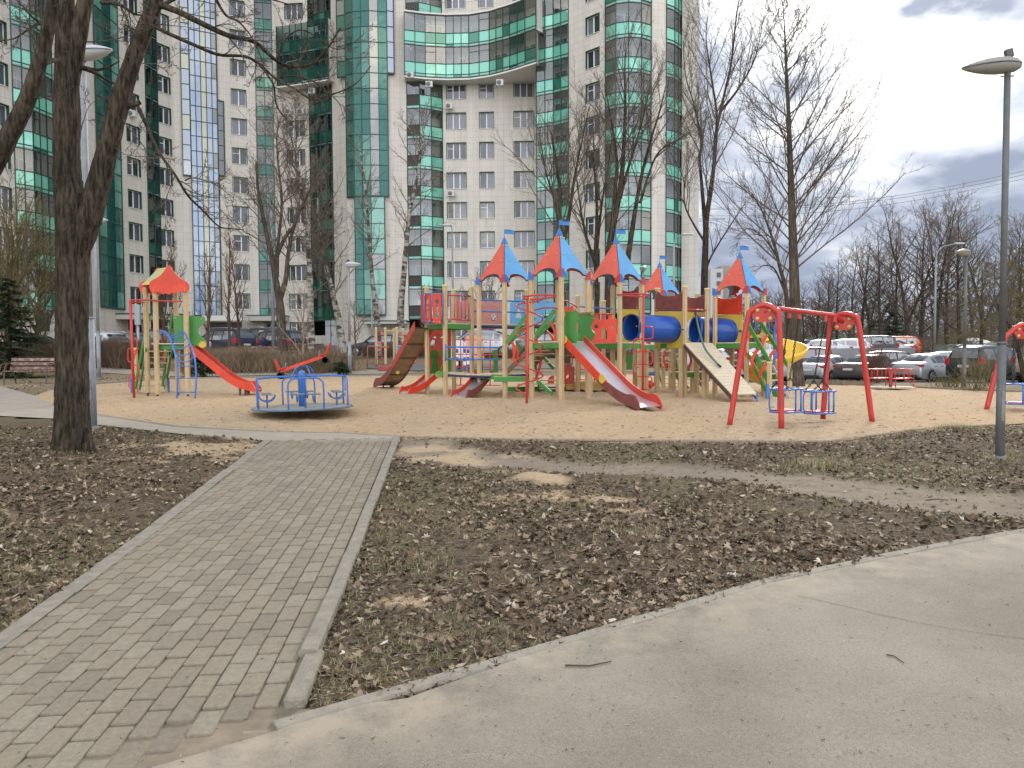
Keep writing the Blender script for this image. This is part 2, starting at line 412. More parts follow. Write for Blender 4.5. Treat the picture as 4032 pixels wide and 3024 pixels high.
att = TN(t, 'ShaderNodeAttribute', attribute_name='zones'); sp = TN(t, 'ShaderNodeSeparateColor'); t.links.new(att.outputs['Color'], sp.inputs[0])
soil, nf = noise_col(t, 14, (.078, .056, .034), (.19, .143, .088)); soil2, _ = noise_col(t, 120, (.042, .031, .02), (.24, .185, .125), detail=3)
c = mixc(t, .35, soil, soil2)
gr, _ = noise_col(t, 60, (.11, .10, .045), (.27, .225, .12)); grf = TN(t, 'ShaderNodeMath', operation='MULTIPLY'); t.links.new(sp.outputs[2], grf.inputs[0]); grf.inputs[1].default_value = .55
c = mixc(t, grf.outputs[0], c, gr)
trc, _ = noise_col(t, 9, (.225, .182, .135), (.345, .285, .21), .3, .7); c = mixc(t, sp.outputs[0], c, trc)
sdc, _ = noise_col(t, 25, (.40, .29, .18), (.60, .45, .29), .3, .7); c = mixc(t, sp.outputs[1], c, sdc)
t.links.new(c, b.inputs['Base Color'])
bn = TN(t, 'ShaderNodeBump'); bn.inputs['Strength'].default_value = .9; bn.inputs['Distance'].default_value = .03; _, nb = noise_col(t, 45, (0, 0, 0), (1, 1, 1), detail=8); t.links.new(nb, bn.inputs['Height']); t.links.new(bn.outputs[0], b.inputs['Normal'])
me.materials.append(gm); go = bpy.data.objects.new('ground', me); COL.objects.link(go); go['kind'] = 'structure'
sm_ = bpy.data.materials.new('sand'); sm_.use_nodes = True; t = sm_.node_tree; b = t.nodes['Principled BSDF']; b.inputs['Roughness'].default_value = .95; b.inputs['Specular IOR Level'].default_value = .1
mp = TN(t, 'ShaderNodeMapping'); g_ = TN(t, 'ShaderNodeNewGeometry'); t.links.new(g_.outputs['Position'], mp.inputs[0]); mp.inputs['Scale'].default_value = (1, .9, 1)
s1, _ = noise_col(t, .33, (.66, .465, .265), (.62, .48, .315), .42, .58, 5, mp.outputs[0])
s2, _ = noise_col(t, 7, (.47, .335, .21), (.72, .53, .345), .3, .7, 8, mp.outputs[0])
c = mixc(t, .5, s1, s2)
s3, _ = noise_col(t, 22, (.16, .11, .07), (1, 1, 1), .32, .45, 5, mp.outputs[0])
m_ = TN(t, 'ShaderNodeMixRGB', blend_type='MULTIPLY'); m_.inputs[0].default_value = .42; t.links.new(c, m_.inputs[1]); t.links.new(s3, m_.inputs[2])
s4, _ = noise_col(t, 150, (.75, .75, .75), (1.1, 1.1, 1.1), .3, .7, 2, mp.outputs[0])
m2 = TN(t, 'ShaderNodeMixRGB', blend_type='MULTIPLY'); m2.inputs[0].default_value = .6; t.links.new(m_.outputs[0], m2.inputs[1]); t.links.new(s4, m2.inputs[2])
t.links.new(m2.outputs[0], b.inputs['Base Color'])
bn = TN(t, 'ShaderNodeBump'); bn.inputs['Strength'].default_value = 1.0; bn.inputs['Distance'].default_value = .10; _, nb = noise_col(t, 6, (0, 0, 0), (1, 1, 1), detail=9, rough=.7); t.links.new(nb, bn.inputs['Height']); t.links.new(bn.outputs[0], b.inputs['Normal'])
PITS = []     # filled by the play equipment: (x, y, radius, depth)
for (u_, v_, R_, dp) in ((1195, 1640, 1.15, .04), (3110, 1650, .8, .07), (3240, 1640, .8, .06), (3520, 1545, 1.0, .05), (2180, 1600, 1.2, .05), (1987, 1560, .95, .05), (2426, 1560, .95, .05), (2690, 1562, .9, .05), (1760, 1548, .8, .05), (650, 1553, .8, .04), (2930, 1560, .9, .05), (2560, 1612, .45, .06), (1015, 1548, .45, .05)):
 q = ground(u_, v_); PITS.append((q.x, q.y, R_, dp))
def sand_lift(x, y):
 d = min(1, segdist(x, y, poly_sand) / .5)
 h = (.030 * nz(x, y, .7, 2) + .030 * nz(x, y, 2.0, 4) + .034 * nz(x, y, 4.5, 8)) * d
 for px_, py_, R_, dp in PITS:
  q = math.hypot(x - px_, (y - py_) * 1.0) / R_
  if q < 1.6: h += dp * (-(max(0, 1 - q * q)) + .35 * math.exp(-((q - 1.15) / .22) ** 2)) * d
 return h
drape(poly_sand, .0, sm_, 'sand', res=.17, lift=sand_lift)
am = bpy.data.materials.new('asphalt'); am.use_nodes = True; t = am.node_tree; b = t.nodes['Principled BSDF']; b.inputs['Roughness'].default_value = .85; b.inputs['Specular IOR Level'].default_value = .25
a1, _ = noise_col(t, .9, (.208, .183, .143), (.276, .248, .200), .38, .62, 9); a2, _ = noise_col(t, 260, (.5, .5, .5), (1.5, 1.47, 1.42), .3, .72, 2)
a3, _ = noise_col(t, 70, (.72, .7, .68), (1.15, 1.15, 1.15), .28, .6, 3)
m_ = TN(t, 'ShaderNodeMixRGB', blend_type='MULTIPLY'); m_.inputs[0].default_value = .55; t.links.new(a1, m_.inputs[1]); t.links.new(a2, m_.inputs[2]); m_.inputs[0].default_value = .8
m3 = TN(t, 'ShaderNodeMixRGB', blend_type='MULTIPLY'); m3.inputs[0].default_value = .5; t.links.new(m_.outputs[0], m3.inputs[1]); t.links.new(a3, m3.inputs[2])
att = TN(t, 'ShaderNodeAttribute', attribute_name='dust'); du, _ = noise_col(t, 4.5, (0, 0, 0), (1, 1, 1), .38, .62, 8)
mm = TN(t, 'ShaderNodeMath', operation='MULTIPLY'); t.links.new(att.outputs['Fac'], mm.inputs[0]); t.links.new(du, mm.inputs[1])
mm2 = TN(t, 'ShaderNodeMath', operation='MULTIPLY'); t.links.new(mm.outputs[0], mm2.inputs[0]); mm2.inputs[1].default_value = .75; c = mixc(t, mm2.outputs[0], m3.outputs[0], (.42, .35, .26)); t.links.new(c, b.inputs['Base Color'])
bn = TN(t, 'ShaderNodeBump'); bn.inputs['Strength'].default_value = .5; bn.inputs['Distance'].default_value = .004; _, nb = noise_col(t, 200, (0, 0, 0), (1, 1, 1), detail=4); t.links.new(nb, bn.inputs['Height']); t.links.new(bn.outputs[0], b.inputs['Normal'])
ao = drape(poly_asph, .004, am, 'asphalt_path', res=.3)
fa = ao.data.attributes.new('dust', 'FLOAT', 'POINT')
fa.data.foreach_set('value', [sstep(.55, .02, segdist(v.co.x, v.co.y, a_edge, False)) for v in ao.data.vertices])
conc = mat('kerb_concrete', (.265, .235, .185), .9, noise_amt=.22, nscale=12, bump=.5, bscale=90, detail=8)
concd = mat('kerb_dusty', (.29, .256, .205), .95, noise_amt=.2, nscale=9, bump=.5, bscale=60, detail=8)
def walk(pts, step):
 P = [Vector((p[0], p[1])) for p in pts]; out = [P[0].copy()]; need = step
 for i in range(len(P) - 1):
  a, b_ = P[i], P[i + 1]; Ls = (b_ - a).length; pos = 0
  while Ls - pos >= need: pos += need; out.append(a + (b_ - a) * (pos / Ls)); need = step
  need -= Ls - pos
 return out
def kerb(pts, width, top, name, m, step=1.0, gap=.008, skip=(), jit=.004, depth=.12):
 mb = MB(); W_ = walk(pts, step); W_.append(Vector(pts[-1]))
 for i in range(len(W_) - 1):
  a, b_ = W_[i], W_[i + 1]; d = b_ - a
  if d.length < .1 or i in skip: continue
  d.normalize(); n = Vector((-d.y, d.x)); a2 = a + d * gap; b2 = b_ - d * gap; k = max(1, int((b2 - a2).length / .25)); j = rng.uniform(-jit, jit); jz = rng.uniform(-jit, jit)
  rings = []
  for q in range(k + 1):
   p = a2 + (b2 - a2) * (q / k); r_ = []
   for o_, zt in ((0, -depth), (0, top - .012), (.012, top), (width - .012, top), (width, top - .012), (width, -depth)):
    c_ = p + n * (o_ + j); r_.append((c_.x, c_.y, terr(c_.x, c_.y) + zt + jz))
   rings.append(r_)
  vs = [v for r_ in rings for v in r_]; fs = [(5, 4, 3, 2, 1, 0), tuple(k * 6 + x for x in range(6))]
  for q in range(k):
   for x in range(5): fs.append((q * 6 + x, q * 6 + x + 1, (q + 1) * 6 + x + 1, (q + 1) * 6 + x))
  mb.faces(vs, fs)
 o = mb.build(name, m); o['kind'] = 'structure'; fix_normals(o); return o
kerb([p for p in a_edge[3:]], .085, .007, 'asphalt_kerb', concd, 1.0, .003)
kr = [p_r[0], p_r[1], (p_r[1][0] + (p_r[2][0] - p_r[1][0]) * .62, p_r[1][1] + (p_r[2][1] - p_r[1][1]) * .62)]
kerb([kr[2], kr[1], kr[0]], -.085 if False else .085, .035, 'path_kerb', conc, .8, .006)
mb = MB(); q0 = G2(1225, 2575); q1 = G2(1140, 2780); mid = ((q0[0] + q1[0]) / 2, (q0[1] + q1[1]) / 2)
mb.cbox((mid[0] + .02, mid[1], terr(*mid) + .0), (.085, .52, .06), .012, rz=math.atan2(q1[1] - q0[1], q1[0] - q0[0]) + PI / 2)
tag(mb.build('kerb_stone', conc), 'loose broken concrete kerb stone lying at the near end of the paved path', 'kerb stone')
kl = list(reversed(p_l)); kerb(kl, -.085, .012, 'path_kerb', conc, .8, .006)
wood_ = mat('board_edging', (.30, .24, .17), .9, noise_amt=.3, nscale=20)
kerb([G2(*p) for p in SAND[20:30]], .03, .022, 'sand_edging', wood_, 2.0, .003)
kerb([G2(*p) for p in SAND[29:34]] + [G2(*SAND[0])], .05, .018, 'sand_edging', conc, 1.0, .003)
kerb([G2(*p) for p in SAND[2:17]], .08, .05, 'sand_edging', conc, 1.0, .006)
pv = mat('paving_grey', (.36, .315, .245), .9, noise_amt=.14, nscale=3, bump=.4, bscale=30, detail=9)
drape(poly_cross, .004, pv, 'side_path', res=.4)
POLY_BACK = [(-200,1452),(380,1442),(470,1452),(640,1462),(1000,1466),(1440,1462),(1500,1455),(1560,1462),(1640,1470),(1300,1477),(1000,1480),(700,1484),(420,1470),(200,1462),(-200,1470)]
drape([G2(*p) for p in POLY_BACK], .02, pv, 'back_path', res=1.0)
asf = mat('car_park_asphalt', (.15, .145, .14), .9, noise_amt=.2, nscale=1.5, detail=8)
drape([G2(1440, 1452), G2(1470, 1440), G2(1800, 1436), G2(2250, 1440), G2(2250, 1452), G2(1640, 1462)], .03, asf, 'back_lane', res=1.0)
drape([(6.5, 38.0), (14, 39.6), (22, 37.3), (30, 34.5), (46, 33), (60, 50), (60, 55), (9, 55), (7, 47)], .02, asf, 'car_park', res=1.0)
drape([(-60, 44), (-25, 44.5), (-8, 45), (2, 46), (8, 49), (6, 62), (-10, 62), (-40, 54), (-60, 50)], .02, asf, 'courtyard_road', res=1.0)
drape([(9, 57.5), (60, 57.5), (90, 92), (8, 92)], .03, asf, 'upper_car_park', res=2.0)
pav = MB(); pdir = Vector((p_r[1][0] - p_r[0][0], p_r[1][1] - p_r[0][1])).normalized(); pdir = -pdir if pdir.y < 0 else pdir
pn = Vector((pdir.y, -pdir.x))
PL, PW = .205, .103; org = Vector(p_r[0]) - pn * .145
inner_l = [(x + .0, y) for x, y in p_l]
k0 = 0
for row in range(-62, 1):
 off = (PL / 2 if row % 2 else 0) + rng.uniform(-.008, .008); drift = 0
 for i in range(-66, 3):
  cxy = org + pn * (row * PW) + pdir * (i * PL + off)
  if cxy.y < .8 or cxy.y > 11.6: continue
  if not inpoly(cxy.x, cxy.y, poly_path): continue
  if segdist(cxy.x, cxy.y, p_l, False) < .05: continue
  if segdist(cxy.x, cxy.y, p_r[:2], False) < .128 and cxy.y > kr[2][1]: continue
  dA = segdist(cxy.x, cxy.y, a_edge, False)
  if dA < .07: continue
  wear = 1 if cxy.y < 3.8 else .45
  half = rng.random() < .06
  L_ = PL - .006 - rng.uniform(0, .004); Wd = PW - .006 - rng.uniform(0, .003)
  a = math.atan2(pdir.y, pdir.x) + rng.gauss(0, .012 * wear); R = Matrix.Rotation(a, 3, 'Z') @ Matrix.Rotation(rng.gauss(0, .010 * wear), 3, 'Y') @ Matrix.Rotation(rng.gauss(0, .012 * wear), 3, 'X')
  z = terr(cxy.x, cxy.y) + .006 + rng.gauss(0, .0013 * wear) - .02 * (1 - min(1, dA / .35))
  mi = rng.choices([0, 1, 2, 3], [5, 5, 4, 1])[0]
  pav.cbox((cxy.x, cxy.y, z - .03), (L_, Wd, .06), .0045, mi=mi, R=R)
pm = [mat('paver_' + n_, c_, .92, noise_amt=.16, nscale=35, bump=.6, bscale=160, detail=8) for n_, c_ in (('grey', (.26, .22, .16)), ('warm', (.285, .24, .172)), ('light', (.30, .258, .19)), ('dim', (.24, .203, .148)))]
po = pav.build('paved_path', pm); po['kind'] = 'structure'
jb = mat('joint_sand', (.15, .12, .085), .95, nscale=6, detail=8, color2=(.30, .24, .165))
poly_bed = [p_r[0], p_r[1], p_r[2], a_edge[4], a_edge[3], a_edge[2], a_edge[1], a_edge[0], (-6, -2), p_l[3], p_l[2], p_l[1], p_l[0]]
drape(poly_bed, -.006, jb, 'path_bed', res=.5)
mb = MB(); cr = [(3140, 2350), (3300, 2385), (3440, 2420), (3600, 2452), (3800, 2490), (4032, 2520), (4200, 2550)]; W_ = walk([G2(*p) for p in cr], .05)
prev = None
for i, p in enumerate(W_[:-1]):
 d = (W_[i + 1] - p).normalized(); n = Vector((-d.y, d.x)); o_ = .012 * nz(p.x, p.y, 9, 2); w_ = .0012 + .0008 * rng.random()
 a = p + n * (o_ - w_); c_ = p + n * (o_ + w_); cur = ((a.x, a.y, terr(a.x, a.y) + .0075), (c_.x, c_.y, terr(c_.x, c_.y) + .0075))
 if prev: mb.face([prev[0], cur[0], cur[1], prev[1]])
 prev = cur
structure('asphalt_crack', mb, mat('crack_dark', (.10, .085, .07), .95))
# ================================================================== APARTMENT BUILDING
FH = 2.891; ZB = 1.5
def tile_material():
 m = bpy.data.materials.new('facade_tiles'); m.use_nodes = True; t = m.node_tree; b = t.nodes['Principled BSDF']; b.inputs['Roughness'].default_value = .55
 uv = TN(t, 'ShaderNodeUVMap', uv_map='UVMap'); br = TN(t, 'ShaderNodeTexBrick'); br.offset = 0; br.squash = 1
 br.inputs['Scale'].default_value = 1; br.inputs['Brick Width'].default_value = .6; br.inputs['Row Height'].default_value = .5782; br.inputs['Mortar Size'].default_value = .014; br.inputs['Mortar Smooth'].default_value = .3
 br.inputs['Color1'].default_value = (.665, .62, .55, 1); br.inputs['Color2'].default_value = (.63, .585, .52, 1); br.inputs['Mortar'].default_value = (.45, .415, .37, 1)
 t.links.new(uv.outputs[0], br.inputs['Vector'])
 gN = TN(t, 'ShaderNodeNewGeometry'); mS = TN(t, 'ShaderNodeMapping'); mS.inputs['Scale'].default_value = (1, 1, .09); t.links.new(gN.outputs['Position'], mS.inputs[0])
 c2, _ = noise_col(t, 1.1, (.84, .83, .81), (1.05, 1.04, 1.03), .32, .62, 7, mS.outputs[0])
 m_ = TN(t, 'ShaderNodeMixRGB', blend_type='MULTIPLY'); m_.inputs[0].default_value = .8; t.links.new(br.outputs[0], m_.inputs[1]); t.links.new(c2, m_.inputs[2]); t.links.new(m_.outputs[0], b.inputs['Base Color'])
 return m
M_tile = tile_material()
M_white = mat('window_frame_white', (.82, .82, .80), .4)
M_gframe = mat('dark_green_frame', (.012, .055, .038), .45)
M_greveal = mat('green_reveal', (.010, .085, .035), .5)
def coated(name, col, refl, rough=.03, gcol=(1, 1, 1)):
 if name in MATS: return MATS[name]
 m = bpy.data.materials.new(name); m.use_nodes = True; t = m.node_tree; t.nodes.clear()
 di = TN(t, 'ShaderNodeBsdfDiffuse'); di.inputs[0].default_value = (*col, 1)
 gl = TN(t, 'ShaderNodeBsdfGlossy'); gl.inputs[0].default_value = (*gcol, 1); gl.inputs['Roughness'].default_value = rough
 g = TN(t, 'ShaderNodeNewGeometry'); n = TN(t, 'ShaderNodeTexNoise'); n.inputs['Scale'].default_value = .8; n.inputs['Detail'].default_value = 2; t.links.new(g.outputs['Position'], n.inputs['Vector'])
 bp = TN(t, 'ShaderNodeBump'); bp.inputs['Strength'].default_value = .25; bp.inputs['Distance'].default_value = .05; t.links.new(n.outputs[0], bp.inputs['Height']); t.links.new(bp.outputs[0], gl.inputs['Normal'])
 mx = TN(t, 'ShaderNodeMixShader'); mx.inputs[0].default_value = refl; t.links.new(di.outputs[0], mx.inputs[1]); t.links.new(gl.outputs[0], mx.inputs[2])
 o = TN(t, 'ShaderNodeOutputMaterial'); t.links.new(mx.outputs[0], o.inputs[0]); MATS[name] = m; return m
M_pane = [coated('window_pane_dark', (.03, .03, .035), .06), coated('window_pane_mid', (.07, .075, .10), .08), coated('window_pane_curtain', (.15, .155, .185), .08)]
M_gp = [coated('green_panel', (.145, .43, .325), .18, .06, (.6, 1, .85)), coated('green_panel_bright', (.19, .54, .40), .2, .06, (.65, 1, .88)), coated('green_panel_dark', (.018, .10, .068), .14, .05, (.5, .9, .75)), mat('dark_grille', (.05, .045, .04), .7)]
M_gshade = [coated('shaded_green_panel', (.014, .055, .04), .10, .05, (.45, .85, .7)), coated('shaded_green_panel_pale', (.035, .12, .088), .12, .05, (.5, .9, .75)), coated('shaded_green_panel_deep', (.006, .03, .022), .08), mat('dark_grille')]  # shaded copies of the green panels, the shade put into their colour
M_clear = glassmat('balcony_glass', (.70, .76, .74), .10); M_cleard = glassmat('balcony_glass_dark', (.30, .38, .36), .07)
M_in = mat('balcony_inner_wall', (.62, .60, .56), .8, noise_amt=.12, nscale=1.2); M_slab = mat('soffit_white', (.76, .74, .70), .8)
M_metalg = mat('green_metal_trim', (.02, .10, .07), .4)
bld = thing('apartment_building', 'tall curved apartment building clad in beige tiles with green glazed balcony stacks', 'building', (0, 76, 1.5))
wallmb = MB()
def P3(u, Y, z): p = at(u, 700, Y); return Vector((p.x, p.y, z))
def wallrect(A, B, s0, s1, z0, z1, uo):
 Ld = (B - A).length; d = (B - A) / Ld
 p = lambda s_, z: (A.x + d.x * s_, A.y + d.y * s_, z)
 wallmb.face([p(s0, z0), p(s1, z0), p(s1, z1), p(s0, z1)], 0, [(uo + s0, z0), (uo + s1, z0), (uo + s1, z1), (uo + s0, z1)])
WTOP0 = 4.68; WH = 1.55
wcount = 0
rw = random.Random(5)
def outn(A, B):
 d = (B - A).normalized(); n = Vector((-d.y, d.x, 0));
 if n.y > 0: n = -n
 return n
proto_w = {}
def window(c, d, n, wid, hgt, panes, shade, reveal=.22, parent=None):
 """c: centre on the wall face, d along, n outward"""
 key = (round(wid, 2), round(hgt, 2), panes, shade, rw.randrange(3))
 rz = math.atan2(d.y, d.x)
 if key in proto_w: o = copy_tree(proto_w[key])
 else:
  fr = LMB(); hw, hh = wid / 2, hgt / 2; yy = reveal; t_ = .055
  for (cx_, cz_, sx, sz) in ((0, hh - t_ / 2, wid, t_), (0, -hh + t_ / 2, wid, t_), (-hw + t_ / 2, 0, t_, hgt - 2 * t_), (hw - t_ / 2, 0, t_, hgt - 2 * t_)): fr.box((cx_, yy, cz_), (sx, .07, sz))
  xs = [-hw + wid * k / panes for k in range(1, panes)]
  for x in xs: fr.box((x, yy - .005, 0), (.10, .08, hgt - 2 * t_))
  if key[4] == 1: fr.box((-hw + wid / panes / 2, yy - .003, hh * .35), (wid / panes - .12, .05, .06))
  fr.box((0, -.03, -hh - .02), (wid + .06, .10 , .03))
  o = fr.build('window', M_white)
  pn_ = LMB(); e = [-hw + t_] + xs + [hw - t_]
  for k in range(len(e) - 1): pn_.face([(e[k], yy + .02, -hh + t_), (e[k + 1], yy + .02, -hh + t_), (e[k + 1], yy + .02, hh - t_), (e[k], yy + .02, hh - t_)], rw.choices([0, 1, 2], shade)[0])
  pn_.build('pane', M_pane, o)
  rv = LMB(); a = .0
  for q in (((-hw, 0, -hh), (-hw, yy + .03, -hh), (-hw, yy + .03, hh), (-hw, 0, hh)), ((hw, 0, -hh), (hw, 0, hh), (hw, yy + .03, hh), (hw, yy + .03, -hh)), ((-hw, 0, hh), (-hw, yy + .03, hh), (hw, yy + .03, hh), (hw, 0, hh)), ((-hw, 0, -hh), (hw, 0, -hh), (hw, yy + .03, -hh), (-hw, yy + .03, -hh))): rv.face(q)
  for (cx_, cz_, sx, sz) in ((0, hh + .03, wid + .12, .06), (-hw - .03, 0, .06, hgt), (hw + .03, 0, .06, hgt)): rv.box((cx_, -.012, cz_), (sx, .03, sz))
  rv.build('reveal', M_greveal, o); proto_w[key] = o
 o.parent = None; o.rotation_euler = (0, 0, rz); o.location = (c.x, c.y, c.z)
 wins.append((o, c.copy(), rz)); return o
wins = []; ZTOP = ZB + 17 * FH
def wallstrip(u0, Y0, u1, Y1, cols=(), z0=None, z1=None, uo=0.0, kmin=0, kmax=13, shade=(2, 4, 2), hw_=None, skip=()):
 """cols: (u centre, width, panes). walls split round each window opening"""
 A = P3(u0, Y0, 0); B = P3(u1, Y1, 0); Ld = (B - A).length; d = (B - A) / Ld; n = outn(A, B)
 z0 = ZB - .3 if z0 is None else z0; z1 = ZTOP if z1 is None else z1
 if not cols: wallrect(A, B, 0, Ld, z0, z1, uo); return
 cs = []
 for (uc, wd, pn_) in cols:
  r = at(uc, 700, 1.0); r = Vector((r.x, r.y, 0)); nn = Vector((-d.y, d.x, 0)); t_ = A.dot(nn) / r.dot(nn); s_ = (r * t_ - A).dot(d)
  s_ = max(wd / 2 + .05, min(Ld - wd / 2 - .05, s_)); cs.append((s_, wd, pn_))
 prev = 0
 for (s_, wd, pn_) in cs:
  wallrect(A, B, prev, s_ - wd / 2, z0, z1, uo); zc = z0
  for k in range(kmin, kmax):
   if k in skip: continue
   zt = WTOP0 + k * FH; zb = zt - WH
   if zt > z1 or zb < z0: continue
   wallrect(A, B, s_ - wd / 2, s_ + wd / 2, zc, zb, uo); zc = zt
   window(Vector((A.x + d.x * s_, A.y + d.y * s_, (zt + zb) / 2)), d, n, wd, WH, pn_, shade)
  wallrect(A, B, s_ - wd / 2, s_ + wd / 2, zc, z1, uo); prev = s_ + wd / 2
 wallrect(A, B, prev, Ld, z0, z1, uo)
def balcony(pts, z0, z1, dark=False, mull=.66, name='glazed_balcony', depth=1.3, zoff=0.0, bright=.15, band=True, ends=True):
 """glazed balcony stack along a plan polyline of (u, Y)"""
 P = [P3(u, Y, 0) for u, Y in pts]; new_ = lambda: [MB() for _ in range(5)]; rest_ = new_(); floors = []; zvis = 1.5 + 1400 * max(y_ for _, y_ in pts) / FOC; M_ = M_gshade if dark else M_gp; root = None
 segs = []
 for i in range(len(P) - 1):
  Ls = (P[i + 1] - P[i]).length; k = max(1, round(Ls / mull))
  for j in range(k): segs.append((P[i].lerp(P[i + 1], j / k), P[i].lerp(P[i + 1], (j + 1) / k)))
 nrm = outn(P[0], P[-1]); fl0 = 2.2 - .25 + zoff
 k = 0; z = fl0
 while z < z0 - .01: z += FH
 while z < z1 - .5:
  zt = min(z + FH, z1); set_ = new_() if z < zvis else rest_
  if set_ is not rest_: floors.append(set_)
  fr, gp, gl, bk, sl = set_
  for (a, b_) in segs + [(segs[-1][1], None)]:
   d = ((b_ - a) if b_ is not None else (segs[-1][1] - segs[-1][0])).normalized(); fr.box((a.x, a.y, (z + zt) / 2), (.07, .09, zt - z), rz=math.atan2(d.y, d.x))
  for (a, b_) in segs:
   d = (b_ - a).normalized(); rz = math.atan2(d.y, d.x); m_ = (a + b_) / 2; Ls = (b_ - a).length
   levels = [(0, .30, 'g'), (.30, 1.30, 'g'), (1.30, FH - .02, 'c')]
   for (l0, l1, ty) in levels:
    if z + l1 > z1 + .05: continue
    q = [(a.x, a.y, z + l0), (b_.x, b_.y, z + l0), (b_.x, b_.y, z + l1), (a.x, a.y, z + l1)]
    if ty == 'g':
     r_ = rw.random(); mi = 1 if r_ < bright else (2 if r_ > .93 else 0)
     if l0 > .2 and (a - P[0]).length < .1 and dark is None: mi = 3
     gp.face(q, mi)
    else: gl.face(q)
   for l0 in (0, .30, 1.30): fr.box((m_.x, m_.y, z + l0), (Ls, .10, .065), rz=rz)
   if rw.random() < .3: fr.box((m_.x, m_.y, z + 2.35), (Ls, .06, .04), rz=rz)
  back = [p - nrm * depth for p in P]
  loop = [(p.x, p.y) for p in P] + [(p.x, p.y) for p in reversed(back)]
  sl.plate([(x, y, z + .05) for x, y in loop], (0, 0, 1), .16)
  A, B = back[0], back[-1]; Lb = (B - A).length; d = (B - A) / Lb
  for i in range(len(back) - 1):
   a, b_ = back[i], back[i + 1]; bk.face([(a.x, a.y, z), (b_.x, b_.y, z), (b_.x, b_.y, zt), (a.x, a.y, zt)], 0)
  for i in (0, -1):
   a, b_ = (P[i], back[i]); o_ = d * (.02 if i == 0 else -.02); a = a + o_; b_ = b_ + o_; bk.face([(a.x, a.y, z), (b_.x, b_.y, z), (b_.x, b_.y, zt), (a.x, a.y, zt)], 0)
  nw = max(1, int(Lb / 2.6))
  for q in range(nw):
   q_n = (q + .5) / nw; ii = min(int(q_n * (len(back) - 1)), len(back) - 2); fq_ = q_n * (len(back) - 1) - ii; d = (back[ii + 1] - back[ii]).normalized(); nrm = outn(back[ii], back[ii + 1]); c_ = back[ii].lerp(back[ii + 1], fq_) + nrm * .06
   wd = min(1.5, Lb * .6)
   bk.box((c_.x, c_.y, z + 1.62), (wd, .06, 1.45), rz=math.atan2(d.y, d.x), mi=1); c2 = c_ + nrm * .035
   for x0, x1 in ((-wd / 2 + .07, -.05), (.05, wd / 2 - .07)):
    e0 = c2 + d * x0; e1 = c2 + d * x1; bk.face([(e0.x, e0.y, z + .97), (e1.x, e1.y, z + .97), (e1.x, e1.y, z + 2.28), (e0.x, e0.y, z + 2.28)], 2)
   if rw.random() < .35:
    c3 = c_ + d * rw.uniform(-.8, .8) + nrm * rw.uniform(.4, .8); bk.box((c3.x, c3.y, z + 1.3), (rw.uniform(.2, .5), .3, rw.uniform(.3, .8)), rz=rw.random(), mi=3)
  z += FH
 for set_ in floors + ([rest_] if rest_[0].f else []):
  fr, gp, gl, bk, sl = set_
  root = fr.build(name if set_ is not rest_ else 'upper_balconies', M_gframe, bld); gp.build('green_panels', M_, root); gl.build('glass', M_cleard if dark else M_clear, root)
  bk.build('inner_wall', [M_in, M_white, M_pane[1], mat('stored_things', (.16, .12, .10), .8, noise_amt=.6, nscale=.8)], root); sl.build('floor_slab', M_slab, root)
  if set_ is rest_: root['kind'] = 'stuff'
 return root
def curtain(pts, z0, z1, mats_, name='curtain_wall', rows=2, weights=None, colcol=None, mull=.8, zoff=0.0, mcol=None):
 P = [P3(u, Y, 0) for u, Y in pts]; fr = MB(); gp = MB(); segs = []
 for i in range(len(P) - 1):
  Ls = (P[i + 1] - P[i]).length; k = max(1, round(Ls / mull))
  for j in range(k): segs.append((P[i].lerp(P[i + 1], j / k), P[i].lerp(P[i + 1], (j + 1) / k)))
 for (a, b_) in segs: fr.box((a.x, a.y, (z0 + z1) / 2), (.07, .09, z1 - z0), rz=math.atan2((b_ - a).y, (b_ - a).x))
 a = segs[-1][1]; fr.box((a.x, a.y, (z0 + z1) / 2), (.09, .10, z1 - z0))
 h = FH / rows; z = z0
 while z < z1 - .3:
  for ci, (a, b_) in enumerate(segs):
   m_ = (a + b_) / 2; rz = math.atan2((b_ - a).y, (b_ - a).x); fr.box((m_.x, m_.y, z), ((b_ - a).length, .10, .06), rz=rz)
   mi = colcol[ci % len(colcol)] if colcol else 0
   if isinstance(mi, tuple): mi = mi[rw.randrange(len(mi))]
   zt = min(z + h, z1); gp.face([(a.x, a.y, z), (b_.x, b_.y, z), (b_.x, b_.y, zt), (a.x, a.y, zt)], mi)
  z += h
 for (a, b_) in segs:
  m_ = (a + b_) / 2
  for z in (z0 - .05, z1): fr.box((m_.x, m_.y, z), ((b_ - a).length + .05, .14, .12), rz=math.atan2((b_ - a).y, (b_ - a).x))
 root = fr.build(name, mcol or M_gframe, bld); gp.build('panels', mats_, root); return root
zf = lambda k: 2.2 - .25 + k * FH       # top of slab edge of floor k
wallstrip(-500, 46, -60, 53.2); wallstrip(-60, 53.2, 60, 55.6, [(-2, 1.8, 3), ], shade=(1, 3, 3), kmin=0)
balcony([(60, 55.6), (135, 56.6), (216, 58.7)], zf(1), ZTOP, bright=.25, mull=.8)
wallstrip(60, 55.6, 216, 58.7, z1=zf(1))
wallstrip(216, 58.7, 386, 64.2)
M_cg = [coated('curtain_green', (.045, .115, .09), .16, .04, (.5, .9, .75)), coated('curtain_green_dark', (.012, .06, .045), .12, .04, (.4, .8, .7)), coated('curtain_grey', (.20, .21, .19), .14), coated('curtain_pale', (.13, .30, .235), .16, .04, (.7, 1, .9))]
z_lo = lambda v, Y: 1.5 + (1389 - v) * Y / FOC
curtain([(386, 64.0), (478, 68.2)], z_lo(1202, 66), ZTOP, M_cg, mull=1.35, colcol=[(0, 0, 3), 1, (0, 3), 0])
